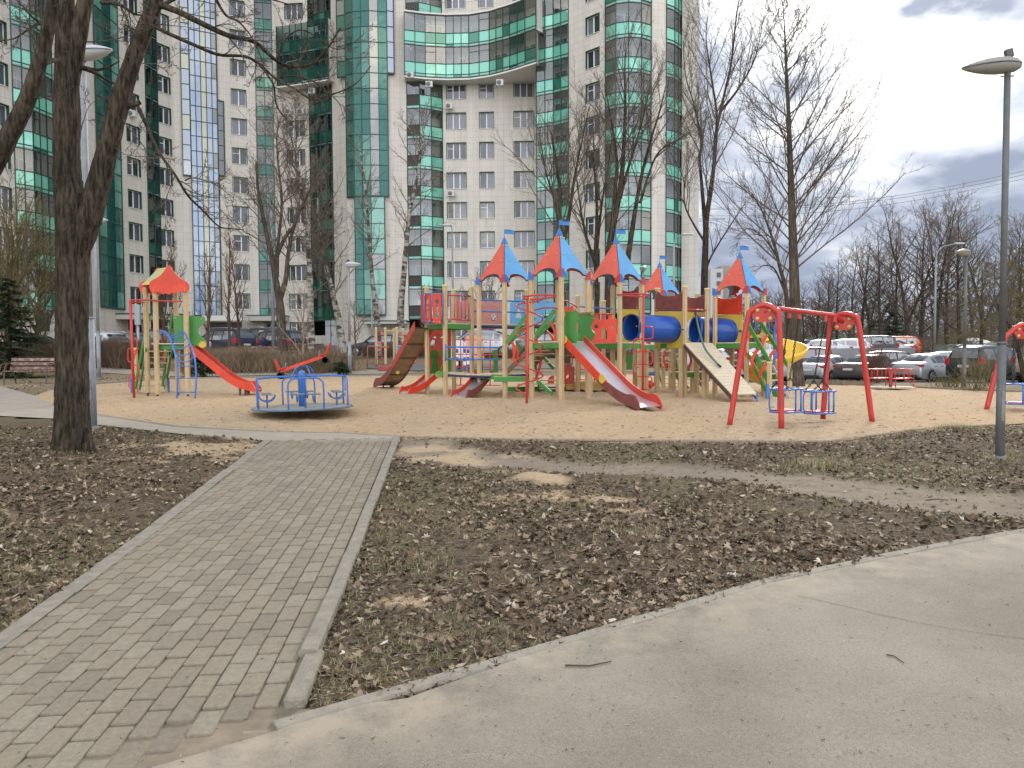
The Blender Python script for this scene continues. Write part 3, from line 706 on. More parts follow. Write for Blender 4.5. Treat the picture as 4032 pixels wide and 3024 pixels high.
wallstrip(386, 64.2, 478, 68.4, z1=z_lo(1202, 66))
wallstrip(478, 68.4, 580, 71.5, [(529, 1.55, 2)], shade=(4, 3, 1), kmin=0)
balcony([(580, 71.5), (628, 73.2)], zf(0) + .3, ZTOP, dark=True, mull=.75, name='glazed_balcony')
wallstrip(580, 71.5, 628, 73.2, z1=zf(0) + .3)
wallstrip(628, 73.2, 690, 74.8, [(655, 1.3, 2)], shade=(4, 3, 1)); wallstrip(690, 74.8, 755, 75.4)
M_by = [coated('curtain_yellow', (.50, .49, .33), .10), coated('curtain_blue', (.20, .30, .50), .14), coated('curtain_ice', (.34, .40, .50), .12), coated('curtain_smoke', (.07, .08, .08), .14)]
zc = z_lo(1235, 75.5)
curtain([(755, 75.3), (862, 76.6)], zc, ZTOP, M_by, mull=.55, colcol=[(1, 2), 1, 0, (2, 1), (2, 3), (0, 0), (2, 1)])
wallstrip(755, 75.5, 862, 76.8, z1=zc); wallstrip(862, 76.8, 1014, 78.3, [(946, 1.35, 2)], shade=(4, 2, 1), kmin=1)
curtain([(722, 75.0), (755, 75.3)], z_lo(690, 75.2), ZTOP, M_by, mull=.7, colcol=[(0, 2), (0, 2)]);
curtain([(862, 76.5), (886, 76.9)], z_lo(690, 76.6), z_lo(405, 76.6), M_by, mull=.6, colcol=[3])
balcony([(1014, 78.3), (1080, 78.6)], zf(0) + 1.2, ZTOP, dark=True, mull=.8)
wallstrip(1014, 78.3, 1080, 78.6, [(1064, 1.1, 2)], z1=zf(0) + 1.2 if False else zf(1) - .0, kmax=1)
wallstrip(1080, 78.6, 1222, 78.2, [(1167, 1.8, 3)], shade=(4, 2, 1), z0=None, skip=(8, 9))
balcony([(1222, 78.2), (1265, 77.2), (1311, 76.6)], zf(0) + 1.4, ZTOP, dark=True, mull=.7)
wallstrip(1222, 78.2, 1311, 76.6, z1=zf(0) + 1.4)
wallstrip(1311, 76.6, 1366, 75.2)
M_cc = M_cg
curtain([(1366, 74.9), (1395, 74.4), (1460, 74.2), (1530, 74.5)], z_lo(775, 74.5), ZTOP, M_cc, mull=.85, colcol=[0, 1, (1, 0), 2, 1, (2, 3), 3])
curtain([(1395, 74.3), (1460, 74.1), (1513, 74.3)], z_lo(1236, 74.5), z_lo(775, 74.5) - .1, M_cc, mull=.85, colcol=[1, (0, 1), (2, 3), 1, (2, 0)])
curtain([(1334, 75.2), (1366, 74.9)], z_lo(315, 75), ZTOP, M_cc, mull=.8, colcol=[(2, 0)]); curtain([(1530, 74.5), (1557, 74.7)], z_lo(302, 74.6), ZTOP, M_by, mull=.8, colcol=[2])
wallstrip(1366, 75.0, 1395, 74.7, z1=z_lo(775, 74.5)); wallstrip(1395, 74.7, 1513, 74.6, z1=z_lo(1236, 74.5)); wallstrip(1513, 74.6, 1530, 74.8, z1=z_lo(775, 74.5))
wallstrip(1530, 74.8, 1605, 75.2)
balcony([(1605, 75.2), (1655, 75.0), (1700, 75.5), (1744, 76.2)], zf(0) + 1.2, ZTOP, dark=None, mull=.9, bright=.45)
wallstrip(1605, 75.2, 1744, 76.2, z1=zf(0) + 1.2)
wallstrip(1744, 76.2, 2113, 75.6, [(1798, 1.86, 3), (1917, 1.36, 2), (2063, 1.86, 3)], shade=(1, 3, 5), z1=None)
wallstrip(2113, 75.6, 2113.5, 72.0)
balcony([(2113.5, 71.8), (2180, 71.0), (2240, 70.0)], zf(0) + .2, ZTOP, mull=.75, bright=.12)
wallstrip(2113.5, 71.9, 2240, 70.0, z1=zf(0) + .2)
wallstrip(2240, 70.0, 2384, 67.0, [(2334, 1.46, 2)], shade=(2, 5, 1))
balcony([(2384, 66.9), (2425, 66.1), (2475, 65.8), (2525, 66.0), (2563, 66.6)], zf(0) + .3, ZTOP, mull=.85, bright=.1)
wallstrip(2384, 66.9, 2563, 66.8, z1=zf(0) + .3)
wallstrip(2563, 66.7, 2622, 66.9)
balcony([(2622, 66.9), (2655, 67.5), (2684, 68.6)], zf(0) + .3, ZTOP, mull=.7, bright=.3)
wallstrip(2622, 66.9, 2684, 68.6, z1=zf(0) + .3)
wallstrip(2684, 68.4, 2752, 67.6)
E0 = P3(2752, 67.6, 0); E1 = E0 + Vector((3, 18, 0)); W0 = P3(-500, 46, 0); W1 = W0 + Vector((-12, 16, 0))
BKP = [E0, E1, Vector((0, 96, 0)), Vector((-25, 96, 0)), W1, W0]
uo = 0
for i in range(5):
 a, b_ = BKP[i], BKP[i + 1]; wallrect(a, b_, 0, (b_ - a).length, ZB - .3, ZTOP, 0)
wo_ = wallmb.build('wall', M_tile, bld)
roof = MB(); fp = [P3(u, Y, 0) for u, Y in ((-500, 46), (60, 55.6), (386, 64.2), (580, 71.5), (755, 75.4), (1014, 78.3), (1222, 78.2), (1366, 75.2), (1605, 75.2), (1744, 76.2), (2113, 75.6), (2113.5, 71.9), (2384, 67), (2752, 66.6))] + BKP[1:5]
roof.plate([(p.x, p.y, ZTOP) for p in fp], (0, 0, 1), .3); roof.build('roof', mat('roof_grey', (.2, .2, .2), .9), bld)
def attach(o, par, c, rz):
 o.parent = par
 Mi = par.matrix_basis.inverted() @ (Matrix.Translation(c) @ Matrix.Rotation(rz, 4, 'Z')); o.matrix_basis = Mi
def vis(c):
 d = c - CAM; y_ = d.dot(_f); v_ = 1512 - d.dot(_u) / y_ * FOC; u_ = 2016 + d.dot(_r) / y_ * FOC; return -30 < v_ < 1480 and -40 < u_ < 4060, d.length
keep = []; rest = []
for wdw in wins:
 ok, dist = vis(wdw[1]); (keep if ok else rest).append((dist, wdw))
keep.sort(key=lambda q: q[0])
for q in keep[99:]: rest.append(q)
for _, (o, c, rz) in keep[:99]: attach(o, bld, c, rz)
rm = MB(); rmats = [M_white, *M_pane, M_greveal]
for _, (o, c, rz) in rest:
 T = Matrix.Translation(c) @ Matrix.Rotation(rz, 4, 'Z')
 for src in [o] + [x for x in bpy.data.objects if x.parent == o]:
  base_i = {'window': 0, 'pane': 1, 'reveal': 4}[src.name.split('.')[0]]
  for p in src.data.polygons: rm.face([T @ src.data.vertices[i].co for i in p.vertices], base_i + (p.material_index if base_i == 1 else 0))
if rest:
 ro = rm.build('upper_windows', rmats, bld); ro['kind'] = 'stuff'
 for _, (o, c, rz) in rest:
  for x in [x for x in bpy.data.objects if x.parent == o]: bpy.data.objects.remove(x)
  bpy.data.objects.remove(o)
gal = [(1598, 74.4), (1680, 75.0), (1760, 75.3), (1850, 75.2), (1930, 74.5), (2010, 73.2), (2070, 72.0), (2113, 71.2)]
balcony([(u, Y - .5) for u, Y in gal], z_lo(320, 74.6), z_lo(320, 74.6) + 2 * FH + .1, name='balcony_gallery', mull=.85, depth=1.6, zoff=(z_lo(320, 74.6) - zf(0)) % FH, bright=.18)
sf = MB(); pf = [P3(u, Y - .55, 0) for u, Y in gal]; pb = [P3(1598, 76.6, 0), P3(2113, 76.0, 0)]
for zz_ in (z_lo(320, 74.6) - .14, z_lo(320, 74.6) + 2 * FH + .2): sf.plate([(p.x, p.y, zz_) for p in pf] + [(pb[1].x, pb[1].y, zz_), (pb[0].x, pb[0].y, zz_)], (0, 0, 1), .14)
sf.build('gallery_slab', M_slab, bld)
rl = MB(); zr = z_lo(320, 74.6) + 2 * FH + .3
for i in range(len(pf) - 1):
 a, b_ = pf[i], pf[i + 1]; rl.tube([(a.x, a.y, zr + 1), (b_.x, b_.y, zr + 1)], .02, 4)
 k = int((b_ - a).length / .16)
 for j in range(k): p = a.lerp(b_, j / k); rl.tube([(p.x, p.y, zr), (p.x, p.y, zr + 1)], .008, 3)
rl.build('roof_railing', mat('railing_grey', (.35, .34, .33), .6), bld)
g2 = [(1098, 78.0), (1150, 77.6), (1220, 76.9), (1300, 76.0)]
zg = z_lo(352, 77.6)
balcony([(u, Y - .6) for u, Y in g2], zg, zg + 2 * FH + .1, dark=True, name='balcony_gallery', mull=.8, depth=1.2, zoff=(zg - zf(0)) % FH)
sf = MB(); pf = [P3(u, Y - .62, 0) for u, Y in g2]; sf.plate([(p.x, p.y, zg - .12) for p in pf] + [(P3(1300, 76.9, 0).x, P3(1300, 76.9, 0).y, zg - .12), (P3(1098, 78.8, 0).x, P3(1098, 78.8, 0).y, zg - .12)], (0, 0, 1), .12); sf.build('gallery_slab', M_slab, bld)
def canopy(u0, u1, v0, v1, Y, dep=1.6):
 mb = MB(); a = at(u0, v0, Y); b_ = at(u1, v1, Y); c_ = (a + b_) / 2; zc_ = (a.z + b_.z) / 2
 mb.box((c_.x, Y + dep / 2, zc_), (b_.x - a.x, dep, abs(a.z - b_.z)), mi=0); mb.box((c_.x, Y + dep / 2, zc_ + abs(a.z - b_.z) / 2 + .06), (b_.x - a.x + .1, dep + .1, .1), mi=1)
 mb.build('canopy', [mat('canopy_panels', (.50, .47, .42), .6), M_metalg], bld)
canopy(433, 552, 1238, 1256, 66.6, 3.0); canopy(968, 1112, 1244, 1262, 76.2, 2.2); canopy(1426, 1600, 1266, 1274, 72.4, 2.4); canopy(640, 720, 1240, 1258, 73.2, 1.5)
def door(u0, u1, v0, v1, Y, dark=True):
 mb = MB(); a = at(u0, v0, Y); b_ = at(u1, v1, Y); c_ = (a + b_) / 2; wd = b_.x - a.x; ht = a.z - b_.z
 mb.box((c_.x, Y, c_.z), (wd, .1, ht), mi=0); mb.box((c_.x, Y - .06, c_.z), (.07, .05, ht), mi=1)
 for zz_ in (b_.z + ht * .78,): mb.box((c_.x, Y - .06, zz_), (wd, .05, .06), mi=1)
 d = mb.build('door', [coated('door_glass', (.03, .035, .035), .12), M_gframe], bld)
 h = MB(); h.tube([(c_.x + .1, Y - .12, b_.z + .9), (c_.x + .1, Y - .12, b_.z + 1.3)], .02, 6); h.build('handle', mat('steel', (.5, .5, .5), .3, 1.0), d)
door(1281, 1325, 1262, 1360, 76.5); door(134, 195, 1220, 1305, 56.9); door(505, 522, 1255, 1300, 68.3); door(617, 634, 1255, 1300, 72.0)
mb = MB()
a = at(1260, 1362, 75.6); mb.box((at(1310, 1400, 75.6).x, 76.0, 1.5 + .3), (3.6, 1.8, .9));
for k in range(3): mb.box((at(1310, 1400, 75.6).x, 75.0 - .3 * k, 1.5 + .2 - .15 * k), (2.4, .3, .6))
mb.build('porch', mat('porch_concrete', (.22, .21, .2), .9, noise_amt=.2, nscale=2), bld)
mb = MB()
for (ua, Ya, ub, Yb) in ((1325, 76.35, 1395, 74.65), (1395, 74.65, 1530, 74.5), (1530, 74.5, 1605, 75.1), (1605, 75.1, 1744, 76.1), (1744, 76.1, 2113, 75.5), (2114, 71.7, 2384, 66.7), (2384, 65.6, 2563, 65.6)):
 a = P3(ua, Ya - .04, 0); b_ = P3(ub, Yb - .04, 0); c_ = (a + b_) / 2; mb.box((c_.x, c_.y, 1.75), ((b_ - a).length, .06, .9), rz=math.atan2((b_ - a).y, (b_ - a).x))
mb.build('plinth', mat('plinth_green', (.05, .10, .075), .7, noise_amt=.25, nscale=2), bld)
mb = MB(); a = at(822, 1268, 74.9); b_ = at(948, 1332, 74.9); mb.box(((a.x + b_.x) / 2, 75.2, (a.z + b_.z) / 2), (b_.x - a.x, .2, a.z - b_.z)); mb.build('passage', mat('passage_shade', (.07, .065, .06), .8), bld)  # solid dark panel stands in for the shade inside the underpass
mb = MB(); a = at(795, 1243, 74.2); b_ = at(955, 1262, 74.2); mb.box(((a.x + b_.x) / 2, 75, (a.z + b_.z) / 2), (b_.x - a.x, 1.7, .5)); mb.build('canopy', M_slab, bld)
def ac(u, v, Y, wd=.66, par=bld):
 p = at(u, v, Y); mb = MB(); mb.cbox((p.x, Y, p.z), (wd, .32, .55), .03, mi=0); mb.lathe((p.x - wd * .12, Y - .17, p.z), [(.21, 0), (.2, .02), (.06, .03)], 14, 1, Matrix.Rotation(PI / 2, 3, 'X'))
 for dx in (-.3, .3): mb.beam((p.x + dx, Y - .1, p.z - .3), (p.x + dx, Y + .3, p.z - .3), .03, .03, 1)
 mb.build('air_conditioner', [mat('ac_white', (.62, .62, .6), .5), mat('ac_grille', (.16, .16, .16), .6)], par)
for q in ((1615, 296, 74.0), (1768, 418, 75.6), (1185, 440, 77.6), (1136, 440, 77.7), (1776, 762, 75.6), (1690, 332, 74.2), (1968, 326, 72.8), (519, 448, 69.6), (1229, 358, 76.6), (745, 1232, 74.6)): ac(*q)
# ================================================================== PLAYGROUND
def paint(name, c, wear=.2, rough=.38, ns=3.0): return mat(name, c, rough, noise_amt=wear, nscale=ns, detail=8, bump=.15, bscale=60)
C_wood = mat('play_timber', (.50, .36, .185), .7, color2=(.60, .46, .27), nscale=5, bump=.3, bscale=30, detail=8, thr=(.3, .7))
C_plank = mat('play_planks', (.55, .44, .29), .75, color2=(.66, .57, .42), nscale=7, bump=.3, bscale=40, detail=8)
C_rampw = mat('ramp_planks', (.58, .47, .31), .75, color2=(.70, .60, .44), nscale=9, bump=.3, bscale=40, detail=8)
C_red = paint('paint_red', (.66, .055, .022)); C_redt = paint('tube_red', (.52, .045, .035), .1, .3); C_redw = mat('paint_red_worn', (.60, .06, .03), .5, color2=(.32, .07, .055), nscale=4, detail=8, thr=(.4, .6))
C_brown = mat('worn_maroon', (.20, .055, .045), .6, noise_amt=.3, nscale=8, detail=8); C_pink = mat('faded_pink', (.46, .21, .19), .7, noise_amt=.15, nscale=5, detail=8)
C_green = paint('paint_green', (.065, .25, .05), .16); C_yel = paint('paint_yellow', (.66, .48, .075), .14); C_lyel = mat('cap_yellow', (.80, .68, .25), .5)
C_blue = paint('paint_blue', (.055, .17, .50), .1, .32); C_sky = mat('paint_sky_blue', (.13, .37, .66), .45, noise_amt=.14, nscale=3, detail=8); C_dblue = mat('paint_dark_blue', (.02, .035, .11), .5)
C_tun = mat('tunnel_blue', (.018, .085, .38), .28, noise_amt=.2, nscale=2.5, coat=.2); C_roofr = mat('roof_red', (.60, .10, .06), .5, noise_amt=.14, nscale=2.5, detail=8)
C_steel = mat('slide_steel', (.86, .86, .87), .36, metal=.9, noise_amt=.06, nscale=3); C_bolt = mat('bolt_yellow', (.62, .45, .14), .4, metal=.3); C_ply = mat('plywood_back', (.30, .21, .13), .8, noise_amt=.25, nscale=4)
C_rust = mat('rusty_metal', (.10, .06, .045), .8, noise_amt=.3); C_yslide = mat('slide_yellow_plastic', (.80, .52, .045), .35, coat=.2); C_rope = mat('teal_rope', (.10, .17, .15), .9, noise_amt=.3, nscale=40)
C_chain = mat('chain_black', (.03, .027, .025), .6); C_seat = mat('seat_red', (.45, .04, .03), .5)
def V3(p): return Vector(p)
def arc2(cx_, cy_, r, a0, a1, n=8): return [(cx_ + r * math.cos(math.radians(a0 + (a1 - a0) * k / n)), cy_ + r * math.sin(math.radians(a0 + (a1 - a0) * k / n))) for k in range(n + 1)]
def post(par, u, Y, vt, cap=True, s=.1, vref=None, name='post'):
 """square timber post with chamfered, grooved faces; u, vt = pixel of its top"""
 p = at(u, vt, Y); zb = terr(p.x, p.y) - .05; mb = MB(); h = p.z - zb; c = .018; g = .012; q = s / 2; R = Matrix.Rotation(math.radians(45 if getattr(par, 'yaw45', True) else 0), 3, 'Z')
 ring = [(-q + c, -q), (-.016, -q), (0, -q + g), (.016, -q), (q - c, -q), (q, -q + c), (q, -.016), (q - g, 0), (q, .016), (q, q - c), (q - c, q), (.016, q), (0, q - g), (-.016, q), (-q + c, q), (-q, q - c), (-q, .016), (-q + g, 0), (-q, -.016), (-q, -q + c)]
 vs = []
 for z in (zb, p.z):
  for x, y in ring: w_ = R @ Vector((x, y, 0)); vs.append((p.x + w_.x, p.y + w_.y, z))
 n = len(ring); fs = [(i, (i + 1) % n, n + (i + 1) % n, n + i) for i in range(n)] + [tuple(range(n, 2 * n)), tuple(range(n - 1, -1, -1))]
 mb.faces(vs, fs)
 o = mb.build(name, C_wood, par)
 if cap:
  k = MB(); k.cbox((p.x, p.y, p.z + .012), (s + .012, s + .012, .035), .01, R=R); k.build('post_cap', C_lyel, o)
 b = MB()
 for f_ in (.35, .62): b.lathe((p.x + (R @ Vector((0, -q, 0))).x, p.y + (R @ Vector((0, -q, 0))).y, zb + h * f_), [(.014, 0), (.012, .008), (.004, .012)], 8, 0, R @ Matrix.Rotation(PI / 2, 3, 'X'))
 b.build('bolts', C_bolt, o)
 return o, Vector((p.x, p.y, p.z))
def caps(mb, pts, n, r=.02):
 """round bolt heads on a plate"""
 R = Vector(n).normalized().to_track_quat('Z', 'Y').to_matrix()
 for p in pts: mb.lathe(p, [(r, -.004), (r, .008), (r * .55, .018)], 10, 0, R)
def pl(par, name, f, pts, m, th=.02, holes=(), bolts=None):
 """painted panel from a pixel outline on a vertical plane f"""
 mb = MB(); n = f.n; mb.plate([f(*p) for p in pts], n, th, [[f(*p) for p in h] for h in holes]); o = mb.build(name, m, par)
 if bolts: k = MB(); caps(k, [f(*p) - n * (th / 2 + .002) for p in bolts], -n, .016); k.build('bolts', C_bolt, o)
 return o
def tb(par, name, pts, r, m, n=8): mb = MB(); mb.tube(pts, r, n); return mb.build(name, m, par)
def tower_roof(par, cx_, cy_, s, z0, z1, zflag, name='roof', rot=45):
 """four-sided pointed roof: alternate red / blue sides with arched eaves, corner brackets, flag"""
 h = s / math.sqrt(2); cs = [Vector((cx_ + h * math.cos(math.radians(a)), cy_ + h * math.sin(math.radians(a)), z0)) for a in (180, 270, 0, 90)]
 ap = Vector((cx_, cy_, z1)); o = None
 for i in range(4):
  a, b_ = cs[i], cs[(i + 1) % 4]; n = (b_ - a).cross(ap - a).normalized(); H = z1 - z0
  def P_(x, t): # x along -1..1, t height fraction
   mid = (a + b_) / 2; e = (b_ - a) / 2; return mid.lerp(ap, t) + e * x
  out = []
  out.append(P_(-1.0, 0)); out.append(P_(-.96, -.04)); out.append(P_(-.80, .01))
  for k in range(0, 11):
   an = PI - PI * k / 10; out.append(P_(.60 * math.cos(an), .03 + .12 * math.sin(an)))
  out += [P_(.80, .01), P_(.96, -.04), P_(1.0, 0)]
  for t_ in (.12, .25, .4, .6, .8): out.append(P_(1 - t_ - .008 * math.sin(PI * t_), t_))
  out.append(ap)
  for t_ in (.8, .6, .4, .25, .12): out.append(P_(-(1 - t_ - .008 * math.sin(PI * t_)), t_))
  mb = MB(); mb.plate(out, n, .018, mi=0, mi_edge=1)
  m_ = C_roofr if i % 2 == 0 else C_sky
  o_ = mb.build('roof_panel', [m_, C_dblue], par)
  k = MB(); caps(k, [P_(x, t_) + n * .012 for x, t_ in ((-.72, .06), (.72, .06), (-.34, .46), (.34, .46), (-.12, .84), (.12, .84))], n, .018); k.build('bolts', C_bolt, o_)
 for i, c in enumerate(cs):
  mb = MB(); d = (c - Vector((cx_, cy_, z0))).normalized(); sd_ = Vector((-d.y, d.x, 0)); b0 = c + d * .05
  for sg in (-1, 1):
   out = [b0 - Vector((0, 0, .075)), b0 + sd_ * sg * .13 - d * .13 - Vector((0, 0, .075)), b0 + sd_ * sg * .05 - d * .05 + Vector((0, 0, .10)), b0 + Vector((0, 0, .12))]
   nn = (out[1] - out[0]).cross(out[3] - out[0]).normalized(); mb.plate(out, nn, .012, mi=0 if sg < 0 else 1)
  mb.build('corner_bracket', [C_redt, C_blue] if i != 0 else [C_blue, C_blue], par)
 mb = MB(); mb.lathe((cx_, cy_, z1 - .08), [(.09, -.02), (.035, .10), (.012, .14)], 4, 0, Matrix.Rotation(math.radians(rot + 45), 3, 'Z'), sm=False); mb.tube([(cx_, cy_, z1), (cx_, cy_, zflag)], .008, 6)
 f_ = [(cx_, cy_, zflag), (cx_ + .13, cy_ - .02, zflag - .015), (cx_ + .24, cy_ + .01, zflag - .035), (cx_ + .23, cy_ + .01, zflag - .075), (cx_ + .245, cy_ + .01, zflag - .125), (cx_ + .12, cy_ - .02, zflag - .12), (cx_, cy_, zflag - .11)]
 mb.plate(f_, (0, -1, 0), .006); mb.build('flag', mat('flag_blue', (.04, .19, .48), .5), par)
def deck(par, cx_, cy_, s, z, name='deck', rot=45, fascia=True, planks=8):
 R = Matrix.Rotation(math.radians(rot), 3, 'Z'); mb = MB(); c = Vector((cx_, cy_, z))
 for k in range(planks): y = -s / 2 + s * (k + .5) / planks; mb.cbox(c + R @ Vector((0, y, -.014)), (s, s / planks - .006, .028), .004, R=R)
 o = mb.build(name, C_plank, par)
 if fascia:
  f = MB()
  for k in range(4):
   R2 = Matrix.Rotation(math.radians(rot + 90 * k), 3, 'Z'); f.box(c + R2 @ Vector((0, -s / 2 + .02, -.09)), (s - (.08 if k % 2 else 0), .035, .12), R=R2)
  f.build('deck_fascia', C_green, o)
 return o
def slide(par, top, bot, wd, bedm, rail_l, rail_r, rail_h=.17, name='slide', dz=.02, flat=.30, lip=.16, under=None, curve=1.0, nseg=22):
 """chute from deck edge 'top' to 'bot' near the ground; rails left/right seen when looking down the slide"""
 top = V3(top); bot = V3(bot); d = Vector((bot.x - top.x, bot.y - top.y, 0)); Ld = d.length; d.normalize(); sd_ = Vector((d.y, -d.x, 0))  # right-hand side going down
 H = top.z - bot.z; prof = []
 sl = H / (Ld * (1 - flat) * .93)
 for k in range(nseg + 1):
  s_ = Ld * k / nseg; t_ = s_ / Ld
  e = 1 - flat; x = t_ / e
  z = H * (1 - x) if x < .72 else None
  if z is None:
   xx = (t_ - .72 * e) / (1 - .72 * e); z0_ = H * .28; z = z0_ * (1 - xx) ** 2.1
  if t_ > .93: z -= (t_ - .93) / .07 * .05
  prof.append((s_, bot.z + z))
 bed = MB(); vs = []; hw = wd / 2
 for (s_, z) in prof:
  c = top + d * s_; c.z = z
  vs += [c - sd_ * hw + V3((0, 0, .02)), c - sd_ * (hw - .04), c + sd_ * (hw - .04), c + sd_ * hw + V3((0, 0, .02))]
 fs = [(i * 4 + j, i * 4 + j + 1, (i + 1) * 4 + j + 1, (i + 1) * 4 + j) for i in range(nseg) for j in range(3)]
 bed.faces(vs, fs, 0, True); root = bed.build(name, bedm, par)
 if under:
  ub = MB(); q = []
  for (s_, z) in prof[:-1]:
   c = top + d * s_; c.z = z - .03; q += [c - sd_ * (hw - .01), c + sd_ * (hw - .01)]
  ub.faces(q, [(i * 2, (i + 1) * 2, (i + 1) * 2 + 1, i * 2 + 1) for i in range(len(prof) - 2)])
  for k in range(1, 5):
   s_, z = prof[int(nseg * k / 5)]; c = top + d * s_; c.z = z - .055; ub.box(c, (.03, wd - .04, .03), rz=math.atan2(d.y, d.x), mi=1)
  ub.build('underside', [under, C_rust], root)
 for sg, m_ in ((-1, rail_l), (1, rail_r)):
  out = []
  for i, (s_, z) in enumerate(prof):
   t_ = s_ / Ld; hgt = rail_h * (1.0 if t_ < .9 else 1.0 - .0 * t_)
   if t_ > .86: hgt = rail_h * (1 + .25 * math.sin((t_ - .86) / .14 * PI)) * (1 if t_ < .97 else .55)
   c = top + d * s_ + sd_ * sg * hw; c.z = z + hgt * .72; out.append(c)
  c = top + d * (Ld + .02) + sd_ * sg * hw; c.z = prof[-1][1] + .01; out.append(c)
  for i, (s_, z) in reversed(list(enumerate(prof))):
   c = top + d * s_ + sd_ * sg * hw; c.z = z - rail_h * .32; out.append(c)
  mb = MB(); mb.plate(out, sd_, .03)
  if isinstance(m_, tuple):
   o = mb.build('side_rail', list(m_), root)
   for p in o.data.polygons:
    cc = p.center
    wc = cc
   T = root.matrix_basis
   for p in o.data.polygons:
    cz = sum((o.data.vertices[i].co.z for i in p.vertices)) / len(p.vertices) + par.location.z
    p.material_index = 1 if cz < bot.z + H * .33 else 0
  else: mb.build('side_rail', m_, root)
 lg = MB()
 for t_ in (.84,):
  s_ = Ld * t_; c = top + d * s_
  for sg in (-.6, .6): p = c + sd_ * sg * hw; lg.tube([(p.x, p.y, terr(p.x, p.y) - .05), (p.x, p.y, bot.z + .03)], .022, 6)
 lg.build('leg', C_rust, root)
 return root, d, sd_
def cheek(par, base, d, z0, h=.62, l0=.10, l1=.42, m=None):
 """wavy green side board at the head of a slide; base: point under its rear edge"""
 base = V3(base); P_ = lambda s_, z: base + d * s_ + V3((0, 0, z0 - base.z + z))
 L_ = l1; out = [P_(0, -.10), P_(0, h)]
 out += [P_(L_ * .88, h), P_(L_ * .97, h - .03), P_(L_, h * .88), P_(L_ * .98, h * .78), P_(L_ * .86, h * .66), P_(L_ * .80, h * .54), P_(L_ * .80, h * .42), P_(L_ * .88, h * .28), P_(L_ * 1.02, h * .12), P_(L_ * 1.08, h * .02), P_(L_ * 1.0, -.06), P_(L_ * .8, -.12)]
 mb = MB(); mb.plate(out, V3((-d.y, d.x, 0)), .022); o = mb.build('side_board', m or C_green, par); return o
def jplate(par, c, n, r=.085, m=None):
 """bolted yellow joint plate"""
 n = V3(n).normalized(); R = n.to_track_quat('Z', 'Y').to_matrix(); mb = MB(); out = [V3(c) + R @ V3((r * math.cos(a), r * .85 * math.sin(a), 0)) for a in [math.radians(22 + 45 * k) for k in range(8)]]
 mb.plate(out, n, .012); o = mb.build('joint_plate', m or C_yel, par); k = MB(); caps(k, [V3(c) + n * .008 + R @ V3((x * r * .5, y * r * .5, 0)) for x, y in ((-1, -1), (1, -1), (-1, 1), (1, 1))], n, .013); k.build('bolts', C_bolt, o)
def castle(f, u0, u1, v0, v1, domes=2, hole=True):
 """outline of a crenellated panel between pixel corners; v0 top"""
 W_ = u1 - u0; H_ = v1 - v0; X = lambda t: u0 + W_ * t; Yv = lambda t: v0 + H_ * t
 out = [(X(0), Yv(1)), (X(0), Yv(.22)), (X(.06), Yv(.14))]
 n = domes
 for k in range(n):
  a = .10 + .80 * k / n + .02; b_ = .10 + .80 * (k + 1) / n - .10
  out += [(X(a), Yv(.20))] if k else []
  for j in range(7): an = PI - PI * j / 6; out.append((X((a + b_) / 2 + (b_ - a) / 2 * math.cos(an)), Yv(.10 - .10 * math.sin(an))))
  out += [(X(b_), Yv(.20))]
 out += [(X(.94), Yv(.14)), (X(1), Yv(.22)), (X(1), Yv(1))]
 hs = []
 if hole:
  c = .5; hs.append([(X(c - .11), Yv(.86)), (X(c - .11), Yv(.62)), (X(c - .07), Yv(.54)), (X(c), Yv(.45)), (X(c + .07), Yv(.54)), (X(c + .11), Yv(.62)), (X(c + .11), Yv(.86))])
  for c in (.18, .82): hs.append([(X(c - .07), Yv(.50)), (X(c - .075), Yv(.40)), (X(c - .04), Yv(.42)), (X(c), Yv(.34)), (X(c + .04), Yv(.42)), (X(c + .075), Yv(.40)), (X(c + .07), Yv(.50))])
 return out, hs
def bars(par, name, f, u0, u1, vt, vb, n, m, r=.017, rv=.012, slope=0.0):
 mb = MB(); mb.tube([f(u0, vt), f(u1, vt + slope)], r, 8); mb.tube([f(u0, vb), f(u1, vb + slope)], r, 8)
 for k in range(n): t_ = (k + .5) / n; u = u0 + (u1 - u0) * t_; mb.tube([f(u, vt + slope * t_), f(u, vb + slope * t_)], rv, 6)
 return mb.build(name, m, par)
